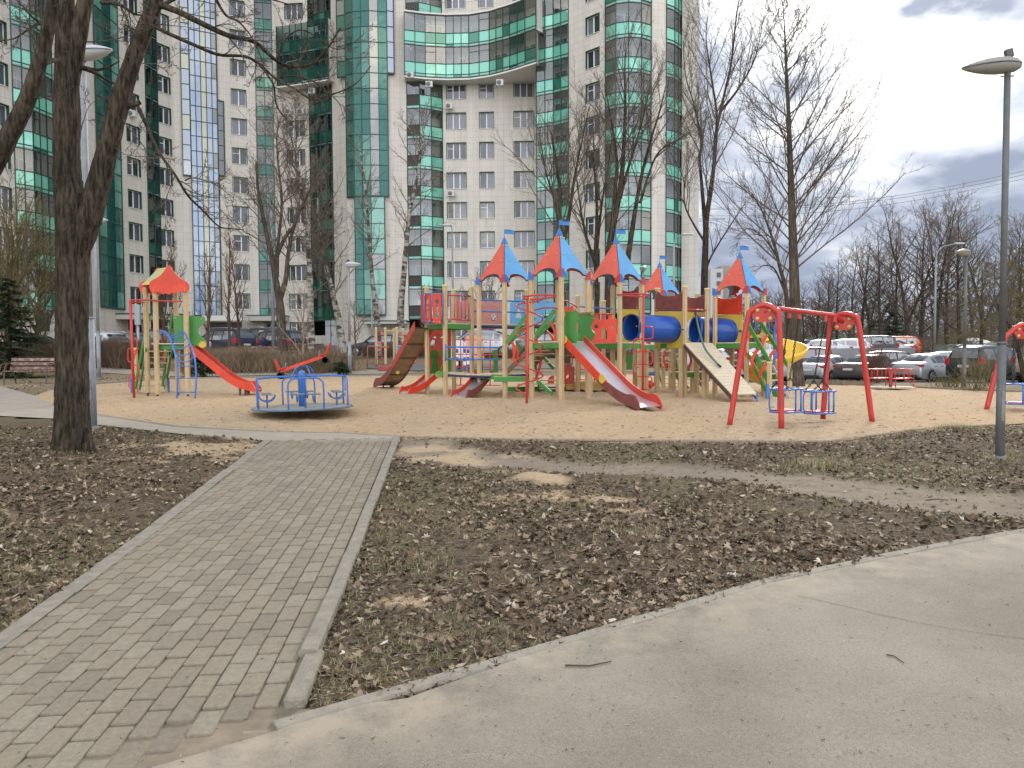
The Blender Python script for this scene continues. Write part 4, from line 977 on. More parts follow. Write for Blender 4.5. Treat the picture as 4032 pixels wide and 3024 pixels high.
def stairs(par, a, b, wd, n, m_string=None, name='steps', arcs=True, rail=True, railh=.62, mrail=None):
 """flight from top a to bottom b; wd width; side stringers, treads, handrails with red arcs"""
 a = V3(a); b = V3(b); d = V3((b.x - a.x, b.y - a.y, 0)).normalized(); s_ = V3((-d.y, d.x, 0)); m_string = m_string or C_green
 st = MB()
 for sg in (-1, 1): st.beam(a + s_ * sg * wd / 2, b + s_ * sg * wd / 2, .035, .11)
 o = st.build(name, m_string, par); tr = MB()
 for k in range(n):
  t_ = (k + .6) / n; c = a.lerp(b, t_); tr.cbox(c + V3((0, 0, .02)), (.16, wd - .04, .028), .004, rz=math.atan2(d.y, d.x))
 tr.build('treads', C_plank, o)
 if rail:
  hr = MB()
  for sg in (-1, 1): off = s_ * sg * (wd / 2 + .02) + V3((0, 0, railh)); hr.beam(a + off, b.lerp(a, .12) + off, .03, .085)
  hr.build('handrail', mrail or C_green, o)
  if arcs:
   for sg in (-1, 1):
    for t_ in (.22, .62):
     p0 = a.lerp(b, t_) + s_ * sg * (wd / 2 + .045) + V3((0, 0, .0)); p1 = a.lerp(b, t_ + .16) + s_ * sg * (wd / 2 + .045) + V3((0, 0, railh));
     ln = (p1 - p0); pr = d.copy(); inner = []; outer = []
     for k in range(9):
      q = k / 8; bul = math.sin(PI * q) * .16; c = p0.lerp(p1, q) - pr * bul; inner.append(c + pr * .035); outer.append(c - pr * .035)
     mb = MB(); mb.plate(inner + outer[::-1], s_, .02); mb.build('rail_arc', C_red, o)
 return o
main = thing('play_castle', 'large timber play castle with red and blue pointed tower roofs, slides and blue tunnels', 'play structure', (0, 18, terr(0, 18)))
H2 = .64
TW = {}
def tower(key, uc, Yc, vt, vap, vfl, s=.9, roof=True, skip=()):
 h = s / math.sqrt(2); c = at(uc, vt, Yc); z0 = None; zt = []
 for nm, dx, dy in (('L', -h, 0), ('F', 0, -h), ('R', h, 0), ('B', 0, h)):
  if nm in skip: continue
  x, y = c.x + dx, c.y + dy; dd = V3((x, y, c.z)) - CAM; yy = dd.dot(_f); u_ = 2016 + dd.dot(_r) / yy * FOC; v_ = 1512 - dd.dot(_u) / yy * FOC
  post(main, u_, y, v_, cap=False)
 if roof: tower_roof(main, c.x, c.y, s + .03, c.z + .02, at(uc, vap, Yc).z, at(uc, vfl, Yc).z)
 TW[key] = c
tower('A', 1987, 19.0, 1112, 944, 903); tower('B', 2203, 17.5, 1092, 910, 866); tower('C', 2426, 19.0, 1112, 944, 902); tower('E', 2912, 20.1, 1154, 1003, 967); tower('D', 2597, 24.0, 1166, 1040, 1006)
zdB = at(2252, 1344, 17.2).z; zdC = at(2470, 1348, 18.7).z; zdE = at(2900, 1362, 20).z
deck(main, TW['B'].x, TW['B'].y, .92, zdB); deck(main, TW['C'].x, TW['C'].y, .92, zdC); deck(main, TW['E'].x, TW['E'].y, .92, zdC); deck(main, TW['A'].x, TW['A'].y, .92, at(1985, 1470, 18.6).z)
deck(main, TW['D'].x, TW['D'].y, .92, zdC)
LB = [(1679, 19.85, 1133), (1751, 19.1, 1126), (1856, 19.7, 1133), (1785, 20.45, 1143)]
lbp = [post(main, u, Y, v)[1] for u, Y, v in LB]
zL = at(1800, 1272, 19.4).z
mb = MB(); loop = [(p.x, p.y, zL - .015) for p in lbp]; mb.plate(loop, (0, 0, 1), .03); od = mb.build('deck', C_plank, main)
mb = MB()
for i in range(4): a, b_ = lbp[i], lbp[(i + 1) % 4]; mb.beam((a.x, a.y, zL - .09), (b_.x, b_.y, zL - .09), .03, .12)
mb.build('deck_fascia', C_green, od)
fFR = onplane((1751, 19.05), (1856, 19.62)); bars(main, 'railing', fFR, 1754, 1853, 1161, 1256, 7, C_redt, slope=5)
f1 = onplane((1694, 19.1), (1738, 18.9))
def keyhole(uc, v0, v1, w_=8):
 h = v1 - v0; out = []
 for (x, y) in ((-.45, 1), (-1, .88), (-.9, .75), (-.35, .62), (-.3, .55), (-.8, .49), (-.8, .42), (-.3, .37), (-.3, .30), (-.9, .2), (-.9, .08), (-.4, 0), (.4, 0), (.9, .08), (.9, .2), (.3, .30), (.3, .37), (.8, .42), (.8, .49), (.3, .55), (.35, .62), (.9, .75), (1, .88), (.45, 1)): out.append((uc + x * w_, v0 + y * h))
 return out
pl(main, 'keyhole_panel', f1, [(1671, 1158), (1696, 1156), (1696, 1270), (1671, 1272)], C_red, .02, [keyhole(1683.5, 1177, 1252, 6)], bolts=[(1675, 1266), (1692, 1264)])
pl(main, 'keyhole_panel', f1, [(1705, 1156), (1737, 1156), (1737, 1273), (1705, 1272)], C_red, .02, [keyhole(1721, 1177, 1252, 8)], bolts=[(1709, 1266), (1733, 1267)])
f1b = onplane((1658, 19.9), (1671, 19.15)); pl(main, 'keyhole_panel', f1b, [(1658, 1158), (1669, 1157), (1669, 1271), (1658, 1268)], C_redw, .02)
for u, Y in ((1670, 19.1), (1699, 19.1), (1742, 18.95)): p = onplane((u - 5, Y), (u + 5, Y)); tb(main, 'panel_tube', [p(u, 1154), p(u, 1276)], .016, C_blue)
fb = onplane((1670, 19.1), (1745, 18.95));
for v in (1156, 1268): tb(main, 'panel_tube', [fb(1667, v), fb(1745, v)], .012, C_blue)
t0 = at(1668, 1290, 19.7); b0 = ground(1505, 1528); b0.z += .12
so, sd_d, sd_s = slide(main, t0, b0, .50, C_steel, (C_redw, C_brown), (C_redw, C_brown), .20, 'tall_slide', under=C_ply, flat=.24)
jplate(so, at(1566, 1466, 20.95) , (-.3, -1, 0), .06)
fl = onplane((1751, 18.9), (1984, 18.25))
zlow = at(1850, 1467, 18.7).z
mb = MB(); pa = at(1730, 1467, 19.2); pb = at(2075, 1467, 18.4)
k = 16
for i in range(k):
 c0 = pa.lerp(pb, (i + .5) / k); dd = (pb - pa).normalized(); sag = .05 * math.sin(PI * (i + .5) / k); mb.cbox((c0.x - dd.y * .35, c0.y + dd.x * .35, zlow - .014 - sag), ((pb - pa).length / k - .008, .75, .028), .004, rz=math.atan2(dd.y, dd.x))
ob = mb.build('hanging_bridge', C_plank, main); mb = MB(); pts = [pa.lerp(pb, i / 8) + V3((0, 0, zlow - pa.z - .06 - .05 * math.sin(PI * i / 8))) for i in range(9)]; mb.tube([(p.x, p.y, p.z) for p in pts], .03, 6); mb.build('bridge_beam', C_dblue, ob)
fpan = onplane((1690, 20.5), (1776, 20.6))
pl(main, 'face_panel', fpan, [(1690, 1292), (1776, 1292), (1776, 1456), (1690, 1456)], C_redw, .02, [[(1693, 1358), (1701, 1338), (1712, 1340), (1710, 1362), (1701, 1372)], [(1705, 1331), (1712, 1322), (1720, 1331)], [(1733, 1331), (1748, 1320), (1762, 1331)]])
rb = onplane((1754, 18.85), (1975, 18.6))
for v in (1366, 1413): tb(main, 'guard_rail', [rb(1754, v), rb(1972, v + 3)], .019, C_blue)
for u in (1755, 1861): tb(main, 'rail_upright', [rb(u, 1354), rb(u, 1422)], .02, C_blue)
fg = onplane((1725, 18.9), (1760, 18.8)); pl(main, 'deck_edge', fg, [(1720, 1462), (1745, 1462), (1745, 1480), (1720, 1480)], C_green, .03)
def small_slide(ut, vt, Yt, ub, vb, m_r):
 tp = at(ut, vt, Yt); bp = ground(ub, vb); bp.z += .06
 root, d, s_ = slide(main, tp, bp, .40, C_steel, m_r, C_red, .15, 'small_slide', flat=.34, dz=.02)
 for sg in (-1, 1): cheek(root, tp + s_ * sg * .21 - d * .36, d, tp.z + .02, .60, l1=.34)
 tb(root, 'grab_bar', [tp - d * .12 + s_ * .30 + V3((0, 0, .50)), tp - d * .12 - s_ * .42 + V3((0, 0, .50))], .014, C_redt)
 n_ = -s_ if s_.y > 0 else s_
 sgn = 1 if s_.y < 0 else -1
 jplate(root, tp + s_ * sgn * .24 + d * .08 - V3((0, 0, .02)), s_ * sgn, .10)
small_slide(1712, 1472, 20.2, 1592, 1551, C_red); small_slide(1908, 1476, 19.3, 1806, 1568, C_brown)
mb = MB(); a = at(1945, 1478, 18.3); b_ = at(2075, 1476, 18.2); c = (a + b_) / 2; mb.box((c.x, c.y + .3, c.z - .05), ((b_ - a).length, .5, .03), mi=0); mb.box((c.x, c.y + .04, c.z - .1), ((b_ - a).length, .03, .12), mi=1); mb.build('deck', [C_plank, C_green], main)
fpk = onplane((1786, 20.8), (1985, 20.6)); out = [(1786, 1278), (1786, 1176), (1800, 1178), (1800, 1186), (1812, 1188)]
for u in range(1818, 1975, 34): out += [(u, 1190), (u, 1183), (u + 24, 1184), (u + 24, 1192)]
out += [(1984, 1190), (1984, 1279)]
pl(main, 'castle_screen', fpk, out, C_pink, .02, [[(1935, 1263), (1935, 1242), (1943, 1234), (1950, 1236), (1954, 1250), (1954, 1263)], [(1828, 1262), (1828, 1236), (1833, 1228), (1838, 1236), (1838, 1262)]])
fbl = onplane((2008, 20.4), (2185, 20.2)); o_, h_ = castle(None, 2008, 2185, 1172, 1276, 3); pl(main, 'castle_screen', fbl, o_, C_sky, .02, [[(2030, 1252), (2034, 1232), (2042, 1212), (2050, 1232), (2053, 1252)], [(2140, 1252), (2142, 1230), (2150, 1218), (2158, 1230), (2160, 1252)]])
fr_ = onplane((1866, 19.5), (2068, 19.3))
for v in (1181, 1225): tb(main, 'guard_rail', [fr_(1866, v), fr_(2068, v + 6)], .019, C_blue)
mb = MB(); a = at(1866, 1279, 20.1); b_ = at(2190, 1276, 19.6)
for i in range(22): c = a.lerp(b_, (i + .5) / 22); mb.cbox((c.x, c.y + .1, c.z - .02 + .03 * abs(i - 11) / 11), ((b_ - a).length / 22 - .01, .7, .03), .004)
ob = mb.build('hanging_bridge', C_plank, main); tb(ob, 'bridge_beam', [a + V3((0, -.25, -.06)), a.lerp(b_, .5) + V3((0, -.25, -.09)), b_ + V3((0, -.25, -.06))], .04, C_dblue)
stairs(main, at(2150, 1352, 18.3), at(2030, 1470, 18.9), .8, 6, name='staircase', m_string=mat('stringer_brown', (.22, .15, .09), .8, noise_amt=.3))
stairs(main, at(2145, 1375, 18.7), ground(2170, 1550) + V3((0, .4, 0)), .55, 5, name='staircase', rail=False)
for (u0, v0, u1, v1, Y0, Y1) in ((1994, 1352, 2074, 1240, 18.0, 18.0), (2108, 1322, 2184, 1222, 18.2, 18.0), (2115, 1500, 2175, 1552, 18.2, 17.9), (2135, 1400, 2180, 1450, 19.5, 19.2), (2035, 1345, 2050, 1385, 18.6, 18.6)):
 mb = MB(); mb.beam(at(u0, v0, Y0), at(u1, v1, Y1), .035, .09); mb.build('handrail', C_green, main)
def arcplate(par, u0, v0, u1, v1, Y, bul, wpx=9, m=None):
 f = onplane((u0 - 30, Y), (u1 + 31, Y)); inn = []; ou = []
 for k in range(11):
  q = k / 10; x = u0 + (u1 - u0) * q; y = v0 + (v1 - v0) * q; nx_ = (v1 - v0); ny_ = -(u1 - u0); ln = math.hypot(nx_, ny_); bx = bul * math.sin(PI * q); inn.append((x + nx_ / ln * (bx - wpx / 2), y + ny_ / ln * (bx - wpx / 2))); ou.append((x + nx_ / ln * (bx + wpx / 2), y + ny_ / ln * (bx + wpx / 2)))
 pl(par, 'rail_arc', f, inn + ou[::-1], m or C_red, .02, bolts=[((inn[0][0] + ou[0][0]) / 2, (inn[0][1] + ou[0][1]) / 2 + 2), ((inn[-1][0] + ou[-1][0]) / 2, (inn[-1][1] + ou[-1][1]) / 2 - 2)])
arcplate(main, 2003, 1325, 2018, 1425, 18.1, 14, 11); arcplate(main, 2060, 1252, 2082, 1330, 18.2, 10, 9); arcplate(main, 2163, 1262, 2182, 1360, 18.1, 12, 9); arcplate(main, 2110, 1330, 2105, 1500, 18.9, 22, 11)
sp = tb(main, 'spiral_climber', [at(2079, 1168, 16.95), ground(2074, 1588)], .028, C_redt)
pole_t = at(2079, 1168, 16.95); pole_b = ground(2074, 1588)
pts = []
key_v = [1175, 1201, 1258, 1311, 1365, 1422, 1477, 1530];
for k in range(0, 7 * 12 + 1):
 q = k / 12; v = np.interp(q, range(8), [1175, 1201, 1258, 1311, 1367, 1424, 1480, 1530]); R_ = .27; an = PI / 2 * 0 + PI * q + PI * .0
 c = at(2086 if q < 1 else 2084, v, 17.1); pts.append(c + V3((-.30 * math.cos(an - PI), -.26 * abs(math.sin(an)) if int(q) % 2 else .22 * abs(math.sin(an)), 0)))
pts.append(at(2076, 1560, 16.95)); tb(sp, 'spiral', pts, .017, C_redt)
hp = [TW['B'] + V3((.0, -.66, .0))]; zh = at(2180, 1166, 16.9).z
a_ = at(2190, 1163, 16.8); tb(sp, 'top_hoop', smooth_pts([a_, at(2120, 1162, 16.6), at(2070, 1167, 16.7), at(2062, 1173, 17.0), at(2075, 1179, 17.3), at(2130, 1176, 17.4), at(2190, 1168, 17.3)], 6), .019, C_redt)
tb(main, 'guard_rail', smooth_pts([at(2104, 1222, 18.4), at(2140, 1213, 18.2), at(2184, 1213, 18.0), at(2220, 1222, 18.5)], 5), .017, C_redt)
tb(main, 'guard_rail', smooth_pts([at(2215, 1180, 18.4), at(2245, 1192, 18.6), at(2272, 1210, 18.9)], 4), .017, C_redt)
t1 = at(2262, 1348, 17.05); b1 = ground(2560, 1612); b1.z += .10
so, dd, ss = slide(main, t1, b1, .52, C_steel, C_red, (C_red, C_brown), .20, 'big_slide', flat=.22, under=C_ply)
sF = -ss if ss.y > 0 else ss
for q_ in (.02, .56): pq = t1.lerp(b1, q_) + sF * .29; jplate(so, V3((pq.x, pq.y, at(2267 if q_ < .3 else 2365, 1338 if q_ < .3 else 1492, pq.y).z)), sF, .115)
fgl = onplane((2216, 17.05), (2282, 16.75))
def cheekpx(f, u0, u1, v0, v1, lean=6):
 W_ = u1 - u0; H_ = v1 - v0; X = lambda x: u0 + W_ * x; Y_ = lambda y: v0 + H_ * y
 return [(X(0), Y_(1)), (X(0), Y_(.03)), (X(.80), Y_(0)), (X(.90), Y_(.03)), (X(.93), Y_(.08)), (X(.92), Y_(.28)), (X(.78), Y_(.40)), (X(.74), Y_(.50)), (X(.80), Y_(.62)), (X(.96), Y_(.72)), (X(1.0), Y_(.79)), (X(.86), Y_(.90)), (X(.80), Y_(1))]
pl(main, 'side_board', fgl, cheekpx(None, 2216, 2282, 1224, 1351), C_green, .024)
fgr = onplane((2276, 17.55), (2344, 17.2)); pl(main, 'side_board', fgr, cheekpx(None, 2276, 2344, 1228, 1343), C_green, .024, bolts=[(2281, 1255), (2281, 1320)])
tb(main, 'grab_bar', [at(2208, 1240, 16.9), at(2222, 1240, 16.95), at(2280, 1236, 17.2), at(2332, 1237, 17.3)], .015, C_redt)
jplate(main, at(2331, 1237, 17.24), (-.3, -1, 0), .03, C_redt); jplate(main, at(2220, 1240, 16.86), (-.3, -1, 0), .045, C_redt)
fr2 = onplane((2334, 18.1), (2428, 18.35)); o_, h_ = castle(None, 2330, 2428, 1234, 1351, 3); pl(main, 'castle_screen', fr2, o_, C_red, .02, h_, bolts=[(2425, 1258), (2424, 1346)])
fr3 = onplane((2220, 19.4), (2268, 19.3)); o_, h_ = castle(None, 2216, 2270, 1204, 1300, 2, False); pl(main, 'castle_screen', fr3, o_, C_red, .02)
tb(main, 'guard_rail', [at(2340, 1236, 18.0), at(2415, 1236, 18.25)], .014, C_redt)
tb(main, 'guard_rail', [at(2285, 1208, 19.5), at(2412, 1216, 18.9)], .019, C_blue)
for u, v, Y in ((2274, 1168, 20), (2376, 1187, 20.4), (2075, 1145, 20.3)): post(main, u, Y, v)
fr4 = onplane((2216, 19.7), (2260, 19.6)); o_, h_ = castle(None, 2214, 2262, 1430, 1512, 2, False); pl(main, 'castle_screen', fr4, o_, C_redw, .02, [[(2228, 1490), (2233, 1475), (2240, 1470), (2238, 1488)]])
lf = onplane((2218, 21.5), (2256, 21.5)); mb = MB()
for u in (2219, 2253): mb.tube([lf(u, 1366), lf(u, 1436)], .018, 6)
for v in (1367, 1400, 1434): mb.tube([lf(u_ := 2219, v), lf(2253, v)], .014, 6)
mb.build('rung_ladder', C_redt, main)
lf = onplane((2255, 22.5), (2400, 22.5)); mb = MB()
for u in (2284, 2340): mb.tube([lf(u, 1380), lf(u, 1500)], .018, 6)
for v in (1385, 1420, 1455, 1495): mb.tube([lf(2262, v), lf(2400, v)], .013, 6)
mb.build('rung_frame', C_redt, main)
lf = onplane((2455, 21.5), (2500, 21.5)); mb = MB()
for v in (1390, 1402, 1425, 1446): mb.tube([lf(2452, v), lf(2640, v)], .012, 6)
mb.build('rung_frame', C_redt, main); pl(main, 'back_board', onplane((2465, 21), (2490, 21)), [(2466, 1394), (2490, 1394), (2490, 1460), (2466, 1460)], C_green, .02)
mb = MB(); a = at(2430, 1462, 20.6); b_ = at(2500, 1462, 20.6); mb.cbox(((a.x + b_.x) / 2, 20.6, a.z), (b_.x - a.x, .6, .06), .01); mb.build('deck', C_plank, main)
def disc_panel(name, f, u0, u1, vt, vm, vb, uc, vc, ru, rv, mu, ml, scoop=True, hole=True):
 W_ = u1 - u0
 top = [(u0, vt), (u0 + W_ * .12, vt + 4)] + [(u0 + W_ * (.5 - .36 * math.cos(PI * k / 8)), vt + 6 + 14 * math.sin(PI * k / 8)) for k in range(9)] + [(u0 + W_ * .88, vt + 3), (u1, vt - 2)] if scoop else [(u0, vt), (u1, vt)]
 pl(main, name, f, top + [(u1, vm), (u0, vm)], mu, .02, bolts=[(u0 + 5, vm - 6), (u1 - 5, vm - 6), (u0 + 5, vt + 8), (u1 - 5, vt + 6)])
 f2 = lambda u, v: f(u, v) + f.n * .003
 f2.n = f.n; circ = [(uc + ru * math.cos(2 * PI * k / 28), vc + rv * math.sin(2 * PI * k / 28)) for k in range(28)]
 pl(main, name, f2, [(u0 - 2, vm + 1), (u1 + 2, vm + 1), (u1 + 2, vb - 6), (u1 - 4, vb), (u0 + 4, vb), (u0 - 2, vb - 6)], ml, .02, [circ] if hole else (), bolts=[(u0 + 5, vb - 10), (u1 - 5, vb - 10), (u1 - 6, (vm + vb) / 2)])
def tunnel(c0, d, R_, Ln):
 d = V3(d).normalized(); Rm = d.to_track_quat('Z', 'Y').to_matrix(); mb = MB()
 prof = [(R_ + .05, 0), (R_ + .05, .03), (R_, .035), (R_, Ln - .16), (R_ + .025, Ln - .155), (R_ + .025, Ln - .1), (R_ + .005, Ln - .09), (R_ + .005, Ln - .035), (R_ + .06, Ln - .03), (R_ + .06, Ln), (R_ - .02, Ln), (R_ - .02, 0), (R_ + .05, 0)]
 n = 40; vs = []; fs = []
 for (r, z) in prof:
  for j in range(n): an = 2 * PI * j / n; vs.append(V3(c0) + Rm @ V3((r * math.cos(an), r * math.sin(an), z)))
 for i in range(len(prof) - 1):
  for j in range(n): j2 = (j + 1) % n; fs.append((i * n + j, i * n + j2, (i + 1) * n + j2, (i + 1) * n + j))
 mb.faces(vs, fs, 0, True); o = mb.build('tunnel', C_tun, main)
 for p in o.data.polygons:
  pass
 o.data.set_sharp_from_angle(angle=math.radians(35))
 k = MB()
 for j in range(0, 12): an = 2 * PI * j / 12; p = V3(c0) + d * (Ln - .06) + Rm @ V3((math.cos(an), math.sin(an), 0)) * (R_ + .01); k.lathe(p, [(.014, 0), (.01, .02)], 6, 0, (Rm @ V3((math.cos(an), math.sin(an), 0))).to_track_quat('Z', 'Y').to_matrix())
 k.build('bolts', C_bolt, o)
fC = onplane((2434, 19.65), (2522, 19.0)); disc_panel('tunnel_panel', fC, 2434, 2514, 1128, 1217, 1352, 2486, 1290, 47, 54, C_brown, C_yel)
c0 = at(2486, 1290, 19.3); c1 = at(2655, 1298, 19.9); tunnel(c0, c1 - c0, .345, (c1 - c0).length + .1)
fT = onplane((2583, 20.3), (2695, 19.45)); disc_panel('tunnel_panel', fT, 2581, 2692, 1146, 1226, 1371, 2640, 1298, 44, 52, C_brown, C_yel)
for u, Y, v in ((2589, 20.35, 1138), (2697, 19.4, 1131), (2784, 20.0, 1139), (2746, 20.9, 1160)): post(main, u, Y, v)
tc_ = at(2690, 1352, 20.1); deck(main, tc_.x + .05, tc_.y, .92, zdC)
fT2 = onplane((2708, 19.9), (2772, 20.9)); pl(main, 'tunnel_panel', fT2, [(2704, 1166), (2715, 1172), (2740, 1174), (2772, 1160), (2772, 1228), (2704, 1228)], C_brown, .02)
f2 = lambda u, v: fT2(u, v) + V3((0, .01, 0))
f2.n = fT2.n; pl(main, 'tunnel_panel', f2, [(2702, 1228), (2778, 1228), (2778, 1362), (2702, 1362)], C_yel, .02, [[(2736 + 36 * math.cos(2 * PI * k / 28), 1300 + 52 * math.sin(2 * PI * k / 28)) for k in range(28)]])
tb(main, 'grab_bar', [at(2703, 1217, 19.4), at(2780, 1221, 19.9)], .015, C_redt)
c0 = at(2736, 1300, 20.4); c1 = at(2880, 1308, 20.6); tunnel(c0, c1 - c0, .355, (c1 - c0).length + .1)
fE = onplane((2810, 20.9), (2925, 20.0)); disc_panel('tunnel_panel', fE, 2808, 2922, 1158, 1238, 1374, 2868, 1308, 40, 52, C_red, C_yel)
for (u, v, Y) in ((2584, 1290, 19.6), (2680, 1298, 19.2), (2914, 1304, 19.9)): mb = MB(); p = at(u, v, Y); mb.box(p, (.06, .05, .05)); mb.tube([p + V3((-.06, 0, 0)), p + V3((.08, 0, 0))], .014, 6); mb.build('tunnel_clamp', C_dblue, main)
ra = [at(2694, 1352, 19.2), at(2803, 1353, 19.75)]; g_ = ground(2880, 1585); zb_ = terr(g_.x, g_.y) + .14
rb_ = [at(2882, 1556, 16.9), at(2979, 1552, 17.1)]; rb_[0].z = rb_[1].z = (rb_[0].z + rb_[1].z) / 2
mb = MB(); n = 19
for i in range(n):
 a0 = ra[0].lerp(rb_[0], i / n); a1 = ra[0].lerp(rb_[0], (i + .93) / n); c0_ = ra[1].lerp(rb_[1], i / n); c1_ = ra[1].lerp(rb_[1], (i + .93) / n); nn = (c0_ - a0).cross(a1 - a0).normalized()
 mb.plate([a0, c0_, c1_, a1], nn, .03)
ro = mb.build('ramp', C_rampw, main); mb = MB(); mb.beam(ra[0] - V3((0, 0, .06)), rb_[0] - V3((0, 0, .06)), .04, .09); mb.beam(ra[1] - V3((0, 0, .06)), rb_[1] - V3((0, 0, .06)), .04, .09); mb.build('ramp_stringer', C_rust, ro)
for (u, Y, vt) in ((2773, 18.6, 1450), (2816, 18.9, 1490), (2585, 20.2, 1372), (2681, 19.3, 1372)): post(main, u, Y, vt, cap=False)
p = at(2976, 1556, 17.0); tb(ro, 'ramp_foot', smooth_pts([p + V3((-.05, 0, 0)), p + V3((.01, 0, -.02)), p + V3((.03, 0, -.1)), V3((p.x + .03, p.y, terr(p.x, p.y) - .03))], 4), .02, C_blue)
mb = MB(); rp = smooth_pts([at(2741, 1245, 19.6), at(2748, 1280, 19.4), at(2758, 1320, 19.1), at(2775, 1370, 18.7), at(2800, 1405, 18.4), at(2832, 1440, 18.15)], 6); mb.tube(rp, .026, 8); rpo = mb.build('climbing_rope', C_rope, main)
mb = MB()
for ph in (0, PI):
 q = [];
 for i in range(len(rp) * 4):
  t_ = i / 4; j = min(int(t_), len(rp) - 2); c = rp[j].lerp(rp[j + 1], t_ - int(t_) if int(t_) < len(rp) - 1 else 1); q.append(c + V3((math.cos(i * .8 + ph), math.sin(i * .8 + ph) * .5, math.sin(i * .8 + ph))) * .014)
 mb.tube(q, .014, 5)
mb.build('rope_strands', C_rope, rpo)
tb(rpo, 'rope_hook', [at(2738, 1228, 19.65), at(2741, 1252, 19.6)], .03, C_dblue); tb(rpo, 'rope_end', [at(2828, 1436, 18.15), at(2838, 1445, 18.1)], .03, C_chain)
mb = MB(); a = at(2648, 1470, 21); b_ = at(2800, 1470, 21); mb.box(((a.x + b_.x) / 2, 21.2, a.z - .06), (b_.x - a.x, .04, .13), mi=1); mb.box(((a.x + b_.x) / 2, 21.5, a.z + .02), (b_.x - a.x, .6, .03), mi=0); mb.build('deck', [C_plank, C_green], main)
for u, v, Y in ((2652, 1376, 21.2), (2740, 1372, 21.2), (2640, 1372, 22.2), (2726, 1372, 22), (2500, 1372, 20.5), (2545, 1372, 19.8), (2455, 1372, 19.7)): post(main, u, Y, v, cap=False)
stairs(main, at(2613, 1372, 22.0), ground(2645, 1520) , .6, 7, name='rung_steps', rail=False); arcplate(main, 2620, 1378, 2628, 1455, 22.0, -10, 9); arcplate(main, 2712, 1390, 2706, 1455, 21.0, 12, 9)
stairs(main, at(2700, 1484, 21.8), ground(2745, 1532) , .5, 3, name='rung_steps', rail=False, m_string=C_rust)
stairs(main, at(2985, 1385, 19.6), ground(3075, 1562), .75, 7, name='staircase', rail=False)
for (a0, b0_, Y0, Y1) in (((2944, 1275), (3034, 1432), 19.5, 18.6), ((2990, 1262), (3110, 1452), 20.2, 18.9)):
 mb = MB(); mb.beam(at(*a0, Y0), at(*b0_, Y1), .035, .11); mb.build('handrail', C_green, main)
mb = MB(); mb.beam(at(2945, 1392, 19.4), at(3020, 1545, 18.5), .035, .1); mb.build('stringer', C_green, main)
mb = MB(); mb.beam(at(3042, 1440, 19.0), at(3108, 1567, 18.3), .02, .08); mb.build('stringer', mat('primer_white', (.55, .53, .5), .7), main)
arcplate(main, 2958, 1312, 2942, 1404, 19.4, -20, 13); arcplate(main, 2990, 1371, 2972, 1461, 19.1, -20, 13); arcplate(main, 3024, 1430, 3004, 1522, 18.8, -20, 13); arcplate(main, 3022, 1318, 3004, 1392, 19.6, -12, 12); arcplate(main, 3052, 1378, 3032, 1430, 19.4, -8, 12)
for u, v, Y, cp in ((3030, 1429, 18.45, True), (3110, 1430, 18.6, False), (2994, 1180, 20.1, False)):
 if v > 1200: post(main, u, Y, v, cap=cp)
for u, v0, v1, Y in ((3020, 1512, 1568, 18.3), (3049, 1290, 1560, 20.6)): f = onplane((u - 10, Y), (u + 10, Y)); mb = MB(); p = at(u, v0, Y); q = at(u, v1, Y); mb.cbox(((p.x + q.x) / 2, Y, (p.z + q.z) / 2), (.06, .06, p.z - q.z), .008); mb.build('steel_foot', C_blue, main)
tb(main, 'side_rail_short', [at(2968, 1416, 19.5), at(2980, 1450, 19.2)], .03, C_red)
for (u0, u1, v0, v1) in ((2948, 2975, 1258, 1310), (3027, 3055, 1252, 1306)):
 f = onplane((u0, 20.4), (u1 + 1, 20.2)); loop = [(u0, v0 + 6), (u0 + 5, v0), (u1 - 5, v0), (u1, v0 + 8), (u1, v1 - 10), (u1 - 6, v1), (u0 + 6, v1), (u0 + 2, v1 - 8)]; tb(main, 'grab_hoop', [f(*q) for q in loop + loop[:1]], .014, C_blue); tb(main, 'grab_hoop', [f(u0 + 6, v0 + 12), f(u1 - 6, v0 + 12)], .012, C_blue)
cen = at(3052, 1400, 21.4); z0 = at(3050, 1334, 21).z; ch = MB(); vs = []; nsg = 44; R0 = .62
for i in range(nsg + 1):
 q = i / nsg; an = math.radians(100 - 400 * q); z = z0 - (z0 - terr(cen.x, cen.y) - .12) * (q ** .95)
 rad = V3((math.cos(an), math.sin(an), 0)); hi = .20; lo = .10
 for (r, dz) in ((R0 - .30, lo), (R0 - .30, .0), (R0 - .22, -.05), (R0, -.04), (R0 + .14, .04), (R0 + .20, hi * .7), (R0 + .22, hi), (R0 + .25, hi), (R0 + .23, hi * .6), (R0 + .16, 0), (R0, -.075), (R0 - .24, -.08), (R0 - .33, -.02), (R0 - .33, lo)): vs.append(V3((cen.x, cen.y, z)) + rad * r + V3((0, 0, dz)))
m_ = 14; fs = [(i * m_ + j, (i + 1) * m_ + j, (i + 1) * m_ + (j + 1) % m_, i * m_ + (j + 1) % m_) for i in range(nsg) for j in range(m_)]
ch.faces(vs, fs, 0, True); yo = ch.build('spiral_slide', C_yslide, main); fix_normals(yo)
tb(yo, 'centre_pole', [(cen.x, cen.y, terr(cen.x, cen.y) - .05), (cen.x, cen.y, z0 + .15)], .06, C_blue, 12)
pl(yo, 'slide_beam', onplane((2940, 20.9), (3062, 20.7)), [(2944, 1318), (3060, 1317), (3060, 1328), (2944, 1330)], C_yslide, .06)
fR_ = onplane((2880, 20.2), (2980, 20.4)); pl(main, 'slide_side', fR_, [(2902, 1378), (2912, 1376), (2958, 1470), (2942, 1484), (2905, 1420)], C_red, .03)
fS = onplane((2500, 18.2), (2570, 18.2)); g_ = ground(2530, 1556)
